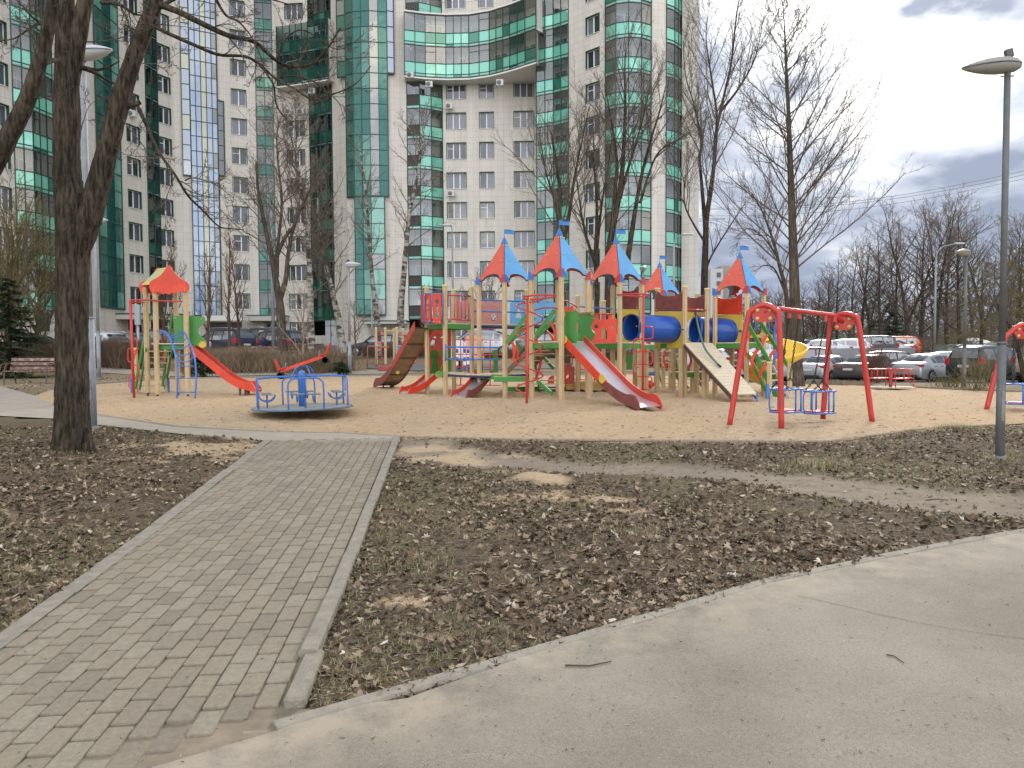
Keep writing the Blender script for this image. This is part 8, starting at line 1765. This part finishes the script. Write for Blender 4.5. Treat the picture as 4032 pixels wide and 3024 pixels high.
tree('slim bent tree with drooping branches just left of the straight bare tree', 3095, 1400, 33, 850, .14, PU, 36, stems=[(ppt([(3118, None), (3098, 1180), (3070, 1050), (3045, 950), (3000, 830), (2960, 760)], 33), (.15, .02), mk(PU, grav=[0, -.03, -.05, -.03], n=[0, 16, 7, 4], len=[0, 2.0, .5, .5])), (ppt([(3090, 1150), (3050, 1060), (3010, 1045), (2985, 1060)], 33), (.06, .015), mk(PU, n=[0, 6, 5, 4], len=[0, 1.0, .5, .5])), (ppt([(3060, 1010), (3010, 940), (2950, 900), (2900, 930)], 33), (.06, .01), mk(PU, grav=[0, -.05, -.05, -.03], n=[0, 10, 6, 4], len=[0, 1.4, .5, .5]))], bark=B_mid)
PS = mk(n=[0, 18, 7, 4], start=[0, .2, .1, .1], ang=[0, 32, 35, 38], up=[0, .3, .15, .1], len=[0, 1.7, .42, .42], rad=[0, .028, .014, .009], rmin=.008, wob=[0, .07, .12, .15], grav=[0, .05, .02, .0])
for k, (u, vt, Y, lbl) in enumerate(((702, 960, 40, 'reddish sapling left of the blue glass strip, behind the small tower roof'), (815, 980, 39, 'thin reddish sapling rising behind the green side board of the red slide'), (905, 900, 40, 'multi-twigged reddish sapling right of the red slide top'), (948, 940, 42, 'slender reddish sapling before the covered passage'), (640, 1010, 43, 'small sapling just behind the red gabled roof'))):
 tree(lbl, u, 1400, Y, vt, .09, PS, 50 + k, bark=B_red, twig=B_red, group='reddish saplings before the left wing', name='sapling', wob=.03)
tree('young pale-barked tree growing out of the hedge behind the seesaw', 1192, 1445, 32, 1130, .07, mk(PS, n=[0, 14, 5, 3], len=[0, 1.9, .4, .4], rad=[0, .03, .014, .009], ang=[0, 50, 40, 40]), 60, bark=B_pale, twig=B_pale, name='sapling')
tree('young branching tree before the wall right of the entrance door', 1402, 1390, 46, 1190, .07, mk(PS, n=[0, 14, 6, 4], len=[0, 1.5, .5, .4], ang=[0, 55, 45, 40]), 61, bark=B_twig, name='sapling')
for k, (u, vt, Y, lbl) in enumerate(((1885, 1080, 46, 'thin bare sapling between the first tower and the windows'), (1935, 1060, 47, 'thin bare sapling directly under the first tower roof'), (1690, 1150, 48, 'low bare sapling left of the keyhole panels'), (1840, 1150, 50, 'bare sapling behind the red railing of the left deck'))): tree(lbl, u, 1400, Y, vt, .08, PS, 70 + k, bark=B_twig, group='saplings before the centre wall', name='sapling', wob=.03)
kinds = []
for k, (H, nb, lb, tw_) in enumerate(((16, 46, 3.6, B_twig), (13, 42, 3.2, B_twig), (15, 40, 4.4, B_twig), (11, 40, 3.0, B_red), (14, 44, 3.4, B_twig))):
 T_ = Tree(90 + k); P = mk(PF, n=[0, nb * 2 // 3, 9, 5], len=[0, lb * 1.25, .45, .42], ang=[0, 44 + 4 * k, 38, 38], rmin=.010, rad=[0, .055, .02, .012], start=[0, .16, .1, .1], wob=[0, .10, .14, .16], shape=egg);
 pts, rr, _ = T_.chain(V3((0, 0, -.2)), V3((.03 * (k - 2), 0, 1)), H, .24, .02, 14, .035, .01); T_.trunk.tube(pts, rr, 8, cap=False); T_.grow(pts, rr, 1, 3, P)
 if k in (0, 2):
  p2, r2, _ = T_.chain(pts[3], V3((.35 - .2 * k, .1, 1)), H * .72, .15, .02, 10, .05, .02); T_.trunk.tube(p2, r2, 6, cap=False); T_.grow(p2, r2, 1, 3, P)
 T_.trunk.local = T_.crown.local = True
 kinds.append((T_.trunk, T_.crown, tw_, H))
meshes = {}
rt = random.Random(77)
def wood_tree(k, u, Y, vtop, label, group, spreadx=1.0):
 tr_, cr2, tw_, H = kinds[k]; p = at(u, 1400, Y); zb = terr(p.x, Y); h = at(u, vtop, Y).z - zb; s_ = h / H; o = thing('bare_tree', label, 'tree', (p.x, Y, zb), rt.uniform(0, 6.28), group); o.scale = (s_ * spreadx, s_ * spreadx, s_)
 for nm, mb, mt in (('trunk', tr_, B_dark if k % 2 == 0 else B_mid), ('crown', cr2, tw_)):
  if (k, nm) in meshes: c = meshes[(k, nm)].copy(); COL.objects.link(c)
  else: c = mb.build(nm, mt, None); meshes[(k, nm)] = c
  c.parent = o
WT = [(0, 3580, 70, 760, 'tallest spreading dark tree left of the fork in the car park wood'), (2, 3680, 72, 790, 'broad dark tree right behind the bare metal pole'), (4, 3780, 68, 830, 'tree rising behind the flat-headed lamp of the car park'), (0, 3880, 74, 800, 'dark tree just left of the nearest lamp post top of the wood'), (1, 3470, 76, 900, 'fine-twigged tree with rounded pale crown left of the tallest one'), (4, 3400, 78, 950, 'tree of medium height above the red swing frame'), (1, 3340, 74, 980, 'slanting fine tree above the swing crossbar end'), (3, 3270, 80, 1060, 'small tree above the crossbar of the swing set'), (3, 3215, 84, 1100, 'low tree right of the straight bare tree'), (2, 3990, 70, 860, 'dark tree behind and right of the nearest lamp post'), (4, 4090, 66, 820, 'tree at the very right edge of the wood'), (3, 3060, 90, 1150, 'low distant tree left of the straight bare trunk'), (1, 3010, 92, 1120, 'distant fine tree directly right of the last tower roof'), (4, 2960, 95, 1170, 'distant low tree behind the last tower'), (0, 3530, 90, 900, 'darker tree in the second row of the wood left of the pole'), (2, 3830, 92, 960, 'second-row tree of the wood behind the sport utility car'), (2, 3950, 58, 1050, 'lower dark tree close behind the right-hand swing frame'), (3, 3620, 80, 860, 'fine upright tree filling the gap between the two broad dark trees'), (1, 3730, 80, 850, 'pale fine tree between the bare pole and the flat lamp'), (4, 3300, 88, 1010, 'rounded distant tree over the swing crossbar'), (0, 3430, 86, 930, 'dark narrow tree over the right end of the swing crossbar'), (3, 3160, 88, 1130, 'low fine tree touching the right side of the straight trunk'), (2, 3240, 92, 1090, 'low dark tree over the far green play tower'), (1, 4040, 84, 900, 'tall pale tree beyond the right-hand swing')]
for k, u, Y, vt, lbl in WT: wood_tree(k, u, Y, vt, lbl, 'bare trees beyond the car park')
mb = MB(); rr_ = random.Random(4)
for i in range(90):
 T_ = None; u = rr_.uniform(2880, 4300); Y = rr_.uniform(95, 130); p = at(u, 1400, Y); h = rr_.uniform(5.5, 8.5) * Y / 100; x = p.x; zb = terr(x, Y)
 mb.tube([(x, Y, zb), (x + rr_.uniform(-.4, .4), Y, zb + h * .5), (x + rr_.uniform(-.8, .8), Y, zb + h)], [.16, .11, .03], 5, cap=False)
 for j in range(70):
  z = zb + h * rr_.uniform(.05, 1); d = V3((rr_.gauss(0, 1), rr_.gauss(0, 1), rr_.uniform(.1, 1.2))).normalized(); a = V3((x + rr_.gauss(0, .9), Y + rr_.gauss(0, .9), z)); L_ = rr_.uniform(.7, 2.0); mb.tube([a, a + d * L_ * .5 + V3((0, 0, .1)), a + d * L_], [.05, .035, .015], 3, cap=False)
for i in range(9000):
 u = rr_.uniform(2850, 4350); Y = rr_.uniform(84, 120); p = at(u, 1400, Y); z = terr(p.x, Y) + abs(rr_.gauss(0, 2.0)); d = V3((rr_.gauss(0, 1), rr_.gauss(0, .5), rr_.uniform(.2, 1.6))).normalized(); a = V3((p.x, Y, z)); L_ = rr_.uniform(.6, 1.9); q = V3((-d.z, 0, d.x)).normalized() * .035; mb.face([a - q, a + q, a + d * L_])
o = mb.build('far_wood', B_twig); tag(o, 'distant thicket of bare trunks and undergrowth beyond the car park', 'wood', kind='stuff')
PLr = mk(n=[0, 60, 20, 5], start=[0, .05, .1, .1], ang=[0, 88, 42, 40], up=[0, 0, 0, 0], len=[0, 3.6, .30, .4], rad=[0, .035, .014, .01], rmin=.010, seg=[0, 6, 4, 3], wob=[0, .05, .12, .16], grav=[0, -.01, -.05, -.02], shape=conef)
tree('golden-brown larch with layered drooping boughs left of the nearest lamp post', 3862, 1400, 52, 1020, .16, PLr, 41, bark=B_mid, twig=B_olive, name='larch', wob=.01); tree('golden-brown larch beside the right edge behind the second swing set', 4010, 1400, 48, 960, .18, PLr, 42, bark=B_mid, twig=B_olive, name='larch', wob=.01)
tree('dark leaning trunk behind the red plate of the right-hand swing', 3990, 1400, 30, 1180, .16, PU, 43, stems=[(ppt([(4060, None), (4035, 1480), (4010, 1380), (3992, 1310), (3950, 1250), (3920, 1180)], 30), (.17, .03), mk(PU, n=[0, 16, 8, 5], len=[0, 2.0, .45, .45]))], bark=B_dark, twig=B_twigd)
PW = mk(n=[0, 40, 16, 6], start=[0, .08, .1, .1], ang=[0, 42, 34, 34], up=[0, .3, .2, .1], len=[0, 4.6, .36, .40], rad=[0, .05, .018, .010], rmin=.009, wob=[0, .09, .13, .15], grav=[0, .03, .0, -.0], shape=lambda t: 1.05 - .35 * t)
tree('golden-twigged willow cloud at the left edge behind the spruce', 20, 1430, 33, 900, .18, PW, 44, bark=B_red, twig=B_olive, name='willow', lean=(.12, 0)); tree('golden-twigged willow between the spruce and the big trunk', 140, 1420, 35, 985, .12, mk(PW, n=[0, 30, 14, 6], len=[0, 3.4, .36, .4]), 45, bark=B_red, twig=B_olive, name='willow')
def spruce(label, u, Y, vt, wb, seed):
 g = V3((at(u, 1400, Y).x, Y, 0)); g.z = terr(g.x, Y); H = at(u, vt, Y).z - g.z; r_ = random.Random(seed); o = thing('spruce', label, 'tree', tuple(g)); mb = MB(); mb.tube([g, g + V3((0, 0, H))], [.10, .015], 8); mb.build('trunk', B_dark, o); nd = MB(); wd = MB()
 n = int(H * 34)
 for k in range(n):
  t = (k + .5) / n; z = .15 + (H - .2) * t; R_ = wb * (1 - t) ** .8 * r_.uniform(.7, 1.12) + .10; az = r_.random() * 2 * PI; d = V3((math.cos(az), math.sin(az), 0)); p0 = g + V3((0, 0, z)); seg = 5; pts = [p0 + d * (R_ * i / seg) + V3((0, 0, -.30 * R_ * (i / seg) + .22 * R_ * (i / seg) ** 2)) for i in range(seg + 1)]; wd.tube(pts, [.014, .01, .008, .006, .005, .003], 3, cap=False)
  m_ = int(18 + R_ * 60)
  for j in range(m_):
   q = r_.random() ** .7; f_ = q * seg; i = min(int(f_), seg - 1); c = pts[i].lerp(pts[i + 1], f_ - i); sd_ = V3((-d.y, d.x, 0)) * r_.choice((-1, 1)); dr = (d * r_.uniform(.3, 1.0) + sd_ * r_.uniform(.3, 1.1) + V3((0, 0, r_.uniform(-.55, .2)))).normalized(); L_ = r_.uniform(.12, .30); w_ = dr.cross(V3((0, 0, 1))).normalized() * .024 + V3((0, 0, r_.uniform(-.01, .01))); nd.face([c - w_, c + w_, c + dr * L_ + w_ * .3, c + dr * L_ - w_ * .3], r_.randrange(2))
 wd.build('branches', B_dark, o); nd.build('needles', [mat('spruce_green', (.022, .045, .016), .8), mat('spruce_light', (.05, .085, .025), .8)], o)
spruce('dark green spruce behind the brown slatted bench', 40, 30, 1090, 1.6, 5)
spruce('small dark green conifer low beside the hedge under the red slide', 793, 29.5, 1395, .55, 6)
spruce('small dark green conifer at the left end of the back lane by the hedge', 1335, 30.5, 1420, .30, 7)
spruce('dark conifer standing in the wood above the white estate car', 3500, 80, 1190, 4.0, 8)
def twigmass(label, pts, h, wd, n, m, seed, name='hedge', cat='hedge', thick=.006, fan=.35, group=None, kinds_=None):
 """dense bare shrubs along a ground polyline: fans of fine upright twigs"""
 r_ = random.Random(seed); P_ = [V3(p) for p in pts]; o = thing(name, label, cat, tuple(P_[0]), group=group); mb = MB(); Ls = [(P_[i + 1] - P_[i]).length for i in range(len(P_) - 1)]; tot = sum(Ls) or 1
 st = MB()
 for k in range(n):
  s_ = r_.random() * tot; i = 0
  while i < len(Ls) - 1 and s_ > Ls[i]: s_ -= Ls[i]; i += 1
  p = P_[i].lerp(P_[i + 1], s_ / max(Ls[i], 1e-6)) if Ls else P_[0]; x = p.x + r_.gauss(0, wd * .35); y = p.y + r_.gauss(0, wd * .35); z = terr(x, y); hh = h * r_.uniform(.65, 1.08) * (1 + .12 * nz(x, y, .8, 4)); d = V3((r_.gauss(0, fan), r_.gauss(0, fan), 1)).normalized(); a = V3((x, y, z)); b_ = a + d * hh * .5; d2 = (d + V3((r_.gauss(0, .25), r_.gauss(0, .25), 0))).normalized(); c = b_ + d2 * hh * .5
  mb.tube([a, b_, c], [thick * 1.4, thick, thick * .5], 3, cap=False, sm=False)
  for j in range(5):
   q = r_.uniform(.2, .95); e = a.lerp(b_, q * 2) if q < .5 else b_.lerp(c, q * 2 - 1); dd = (d2 + V3((r_.gauss(0, .7), r_.gauss(0, .7), r_.uniform(0, .5)))).normalized(); L_ = hh * r_.uniform(.12, .32); w_ = V3((-dd.z, r_.gauss(0, .3), dd.x)).normalized() * thick * .7; mb.face([e - w_, e + w_, e + dd * L_])
 mb.build('twigs', m, o); return o
def gp(u, v): g = ground(u, v); return (g.x, g.y, g.z)
H_red = mat('hedge_brown', (.13, .085, .055), .9, noise_amt=.35, nscale=1.2, detail=6); H_pale = mat('hedge_tan', (.20, .145, .09), .9, noise_amt=.35, nscale=1.2, detail=6)
twigmass('bare brown hedge between the lamp posts and the small slide tower', [gp(400, 1440), gp(560, 1452)], 1.3, 1.0, 2600, H_red, 1); twigmass('bare brown hedge left of the big trunk behind the bench', [gp(100, 1455), gp(260, 1450), gp(395, 1446)], 1.35, 1.1, 2800, H_red, 2)
twigmass('long bare hedge behind the red slide and the seesaw', [gp(770, 1462), gp(900, 1463), gp(1060, 1464)], .95, 1.3, 4600, H_pale, 3); twigmass('bare hedge mound right of the seesaw, left of the lone lamp post', [gp(1180, 1468), gp(1310, 1462)], .95, 1.3, 3000, H_pale, 4)
twigmass('low dark hedge along the courtyard behind the second hedge', [(at(760, 1400, 40).x, 40, 0), (at(1300, 1400, 41).x, 41, 0)], .8, .8, 2600, H_red, 5); twigmass('low bare hedge along the house wall behind the climbing frame', [(at(1440, 1400, 47).x, 47, 0), (at(2000, 1400, 47).x, 47, 0)], .8, 1.0, 2200, H_red, 6); twigmass('low bare hedge behind the middle of the play castle', [(at(2000, 1400, 40).x, 40, 0), (at(2700, 1400, 40).x, 40, 0)], .7, .8, 2400, H_red, 16)
gB_ = 'bare bushes before the car park'
twigmass('bare reddish bush below the swing crossbar, before the dusty sedan', [gp(3290, 1500), gp(3400, 1504)], 1.15, .7, 420, B_red, 7, 'bush', 'bush', .0045, .45, gB_); twigmass('slim tall bush right of the swing frame leg', [gp(3440, 1508), gp(3446, 1508)], 1.9, .3, 150, B_red, 8, 'bush', 'bush', .008, .28, gB_); twigmass('rounded bare bush between the flat lamp post and the sport utility car', [gp(3850, 1538), gp(3862, 1538)], 1.2, .5, 80, B_olive, 9, 'bush', 'bush', .005, .42, gB_); twigmass('low tan bush at the foot of the flat lamp post', [gp(3700, 1528), gp(3770, 1532)], .5, .5, 90, B_olive, 10, 'bush', 'bush', .005, .5, gB_)
twigmass('clump of dry grass under the reddish bush', [gp(3200, 1512), gp(3420, 1520)], .22, .5, 900, B_pale, 11, 'dry_grass_clump', 'grass', .005, .5)
# ================================================================== LEAF LITTER AND GRASS (nobody could count them)
def soil_z(x, y):
 tr, s, g = zone(x, y); d = min(segdist(x, y, poly_asph), segdist(x, y, poly_path), segdist(x, y, poly_sand), .4) / .4
 return terr(x, y) + (soil_h(x, y) * (1 - .6 * tr) + .012) * d - .012 * (1 - d) - .03 * tr * d, tr, s, g
def in_any(x, y):
 for P in HARD:
  if inpoly(x, y, P): return True
 return False
def mass(name, V_, F_counts, F_idx, cols, mat_, label, cat):
 me = bpy.data.meshes.new(name); me.vertices.add(len(V_)); me.vertices.foreach_set('co', np.asarray(V_, dtype=np.float32).ravel()); me.loops.add(len(F_idx)); me.loops.foreach_set('vertex_index', np.asarray(F_idx, dtype=np.int32)); me.polygons.add(len(F_counts)); st = np.concatenate(([0], np.cumsum(F_counts)[:-1])); me.polygons.foreach_set('loop_start', st.astype(np.int32)); me.polygons.foreach_set('loop_total', np.asarray(F_counts, dtype=np.int32))
 ca = me.color_attributes.new('Col', 'FLOAT_COLOR', 'POINT'); ca.data.foreach_set('color', np.asarray(cols, dtype=np.float32).ravel()); me.update(calc_edges=True); me.validate(); me.materials.append(mat_); o = bpy.data.objects.new(name, me); COL.objects.link(o); tag(o, label, cat, kind='stuff'); return o
def colmat(name, rough=.8, trans=False):
 m = bpy.data.materials.new(name); m.use_nodes = True; t = m.node_tree; b = t.nodes['Principled BSDF']; b.inputs['Roughness'].default_value = rough; b.inputs['Specular IOR Level'].default_value = .25; a = TN(t, 'ShaderNodeAttribute', attribute_name='Col'); t.links.new(a.outputs['Color'], b.inputs['Base Color']); return m
rl_ = random.Random(17)
def place(n, x0, x1, y0, y1, test):
 out = []; tries = 0
 while len(out) < n and tries < n * 6:
  tries += 1; yy = y0 + (y1 - y0) * rl_.random() ** 1.25; hw = yy * .72 + .4; x = rl_.uniform(max(x0, -hw), min(x1, hw))
  if in_any(x, yy): continue
  z, tr, s, g = soil_z(x, yy)
  if test(x, yy, tr, s, g): out.append((x, yy, z, tr, s, g))
 return out
shape_maple = [(0, -1), (.22, -.45), (.75, -.55), (.5, -.1), (1.0, .25), (.42, .38), (.35, .8), (0, .98), (-.35, .8), (-.42, .38), (-1.0, .25), (-.5, -.1), (-.75, -.55), (-.22, -.45)]
shape_oval = [(0, -1), (.38, -.5), (.48, 0), (.32, .55), (0, 1), (-.32, .55), (-.48, 0), (-.38, -.5)]
pal = [((.30, .225, .145), 5), ((.19, .14, .095), 6), ((.125, .09, .058), 7), ((.42, .33, .225), 2.2), ((.55, .48, .39), .4), ((.15, .095, .055), 4), ((.075, .055, .037), 3)]
BACKP = [G2(*p) for p in POLY_BACK]
def leafiness(x, y, tr, s, g):
 k = .55 + .6 * nz(x, y, .8, 12) + .35 * nz(x, y, 2.9, 15); k *= (1 - .97 * tr) * (1 - .6 * s); return rl_.random() < k
V_ = []; FC = []; FI = []; CL = []
def leaf(x, y, z, size):
 sh = shape_maple if rl_.random() < .55 else shape_oval; a = rl_.random() * 2 * PI; n = len(sh); tilt_ = rl_.gauss(0, .55); t2 = rl_.gauss(0, .45); curl = rl_.uniform(.2, 1.3) * rl_.choice((1, 1, -1)); R = Matrix.Rotation(a, 3, 'Z') @ Matrix.Rotation(tilt_, 3, 'X') @ Matrix.Rotation(t2, 3, 'Y'); c = rl_.choices([p[0] for p in pal], [p[1] for p in pal])[0]; j = rl_.uniform(.75, 1.2); c = (c[0] * j, c[1] * j, c[2] * j, 1); b = len(V_); asp = rl_.uniform(.6, 1)
 for (px_, py_) in [(0, 0)] + sh:
  jx = px_ * asp + rl_.gauss(0, .06); jy = py_ + rl_.gauss(0, .06); zz_ = curl * (jx * jx * .55 + .2 * jy * jy); v = R @ V3((jx * size, jy * size, zz_ * size)); V_.append((x + v.x, y + v.y, z + v.z + size * .16)); CL.append(c)
 for i in range(n): FC.append(3); FI.extend((b, b + 1 + i, b + 1 + (i + 1) % n))
for (x, y, z, tr, s, g) in place(44000, -9.2, 10.5, 2.0, 12.3, leafiness): leaf(x, y, z, (.010 + .030 * rl_.random() ** 1.6) * (1.0 if y > 4 else .85))
for (x, y, z, tr, s, g) in place(900, -9.2, 10.5, 2.0, 12.3, lambda x, y, tr, s, g: True): leaf(x, y, z, rl_.uniform(.012, .03))
for _ in range(3500):
 u = rl_.uniform(0, 1700); v = rl_.uniform(1462, 1640); q = ground(u, v)
 if in_any(q.x, q.y) or q.y > 34 or inpoly(q.x, q.y, BACKP): continue
 leaf(q.x, q.y, q.z, rl_.uniform(.03, .06))
mass('leaf_litter', V_, FC, FI, CL, colmat('dead_leaf', .75), 'brown dead leaves scattered over the soil', 'leaf litter')
V_ = []; FC = []; FI = []; CL = []
def chip(x, y, z, L_, w_, c):
 a = rl_.random() * 2 * PI; d = V3((math.cos(a), math.sin(a), rl_.gauss(0, .12))); s_ = V3((-d.y, d.x, 0)).normalized() * w_; up = V3((0, 0, w_ * 1.4)); p = V3((x, y, z + w_)); b = len(V_)
 for q in (p - s_, p + s_, p + up, p + d * L_ - s_ * .6, p + d * L_ + s_ * .6, p + d * L_ + up * .8): V_.append(tuple(q)); CL.append((*c, 1))
 for f in ((0, 3, 5, 2), (1, 2, 5, 4), (0, 1, 4, 3), (0, 2, 1), (3, 4, 5)): FC.append(len(f)); FI.extend(b + i for i in f)
for (x, y, z, tr, s, g) in place(12000, -9.2, 10.5, 2.0, 12.3, lambda x, y, tr, s, g: rl_.random() > tr * .97): chip(x, y, z, rl_.uniform(.01, .07), rl_.uniform(.0012, .003), rl_.choice(((.10, .07, .05), (.22, .17, .12), (.36, .29, .2), (.05, .04, .03))))
def clod(x, y, z, r):
 b = len(V_); c = rl_.uniform(.7, 1.1)
 for (dx, dy, dz) in ((1, 0, 0), (.3, .95, 0), (-.8, .6, 0), (-.8, -.6, 0), (.3, -.95, 0), (0, 0, .8)): V_.append((x + dx * r * rl_.uniform(.7, 1.2), y + dy * r * rl_.uniform(.7, 1.2), z + dz * r)); CL.append((.085 * c, .063 * c, .048 * c, 1))
 for i in range(5): FC.append(3); FI.extend((b + i, b + (i + 1) % 5, b + 5))
for (x, y, z, tr, s, g) in place(12000, -9.2, 10.5, 2.0, 10.5, lambda x, y, tr, s, g: rl_.random() > tr * .95 and s < .5): clod(x, y, z - .003, rl_.uniform(.005, .022))
mass('ground_debris', V_, FC, FI, CL, colmat('debris', .95), 'small twigs, bark bits and clods over the soil', 'debris')
V_ = []; FC = []; FI = []; CL = []
def blade(x, y, z, h, w_, c, lean_):
 a = rl_.random() * 2 * PI; d = V3((math.cos(a), math.sin(a), 0)); s_ = V3((-d.y, d.x, 0)) * w_; p = V3((x, y, z)); m_ = p + d * h * lean_ * .35 + V3((0, 0, h * .6)); e = p + d * h * lean_ + V3((0, 0, h * (1 - .5 * lean_))); b = len(V_)
 for q in (p - s_, p + s_, m_ + s_ * .7, m_ - s_ * .7, e): V_.append(tuple(q)); CL.append((*c, 1))
 FC.append(4); FI.extend((b, b + 1, b + 2, b + 3)); FC.append(3); FI.extend((b + 3, b + 2, b + 4))
gpal = [(.085, .13, .03), (.12, .16, .045), (.24, .20, .09), (.36, .30, .16), (.42, .35, .21), (.17, .15, .07)]
for (x, y, z, tr, s, g) in place(2300, -9.2, 10.5, 2.0, 12.3, lambda x, y, tr, s, g: rl_.random() < (g * .85 + .12) * (1 - tr) * (1 - s * .7)):
 green = nz(x, y, 1.3, 44) + (.1 if x < -1.8 else 0); k = rl_.randint(6, 20); sp__ = rl_.uniform(.02, .07)
 for _ in range(k):
  c = gpal[rl_.randrange(0, 2)] if rl_.random() < .22 + green * .8 else gpal[rl_.randrange(2, 6)]; blade(x + rl_.gauss(0, sp__), y + rl_.gauss(0, sp__), z - .004, rl_.uniform(.015, .05), rl_.uniform(.0009, .0018), c, rl_.uniform(.5, 1.7))
for (u, v, n_, h_) in ((3215, 1835, 700, .13), (3760, 1690, 500, .14), (3600, 1700, 300, .1), (3935, 1812, 300, .10), (1590, 2230, 240, .07), (2500, 2100, 500, .06), (3100, 1850, 250, .09), (3810, 1860, 300, .08), (285, 1785, 500, .07), (3400, 1705, 200, .08), (2010, 1870, 300, .08), (1420, 1830, 160, .07)):
 q = ground(u, v)
 for _ in range(n_):
  x = q.x + rl_.gauss(0, .16); y = q.y + rl_.gauss(0, .12)
  if in_any(x, y): continue
  blade(x, y, soil_z(x, y)[0] - .005, rl_.uniform(.4, 1) * h_, .0018, gpal[rl_.choice((0, 2, 3, 3, 4, 4, 5))], rl_.uniform(.2, 1.4))
mass('grass', V_, FC, FI, CL, colmat('grass_blades', .7), 'thin spring grass and dry tufts over the soil', 'grass')
V_ = []; FC = []; FI = []; CL = []
for _ in range(2600):
 u = rl_.uniform(0, 4032); v = rl_.uniform(1500, 1740); q = ground(u, v)
 if not inpoly(q.x, q.y, poly_sand): continue
 chip(q.x, q.y, q.z + sand_lift(q.x, q.y), rl_.uniform(.01, .08), rl_.uniform(.002, .006), rl_.choice(((.16, .10, .06), (.28, .20, .12), (.10, .07, .05), (.40, .32, .22))))
for _ in range(900):
 u = rl_.uniform(0, 4032); v = rl_.uniform(1750, 3024); q = ground(u, v)
 if inpoly(q.x, q.y, poly_asph) or inpoly(q.x, q.y, poly_path): chip(q.x, q.y, q.z + .006, rl_.uniform(.004, .02), rl_.uniform(.0008, .002), rl_.choice(((.10, .07, .05), (.45, .40, .32), (.25, .2, .14))))
mass('path_debris', V_, FC, FI, CL, MATS.get('debris_', None) or colmat('debris_b', .95), 'tiny bits of bark and twig strewn on sand and paths', 'debris')
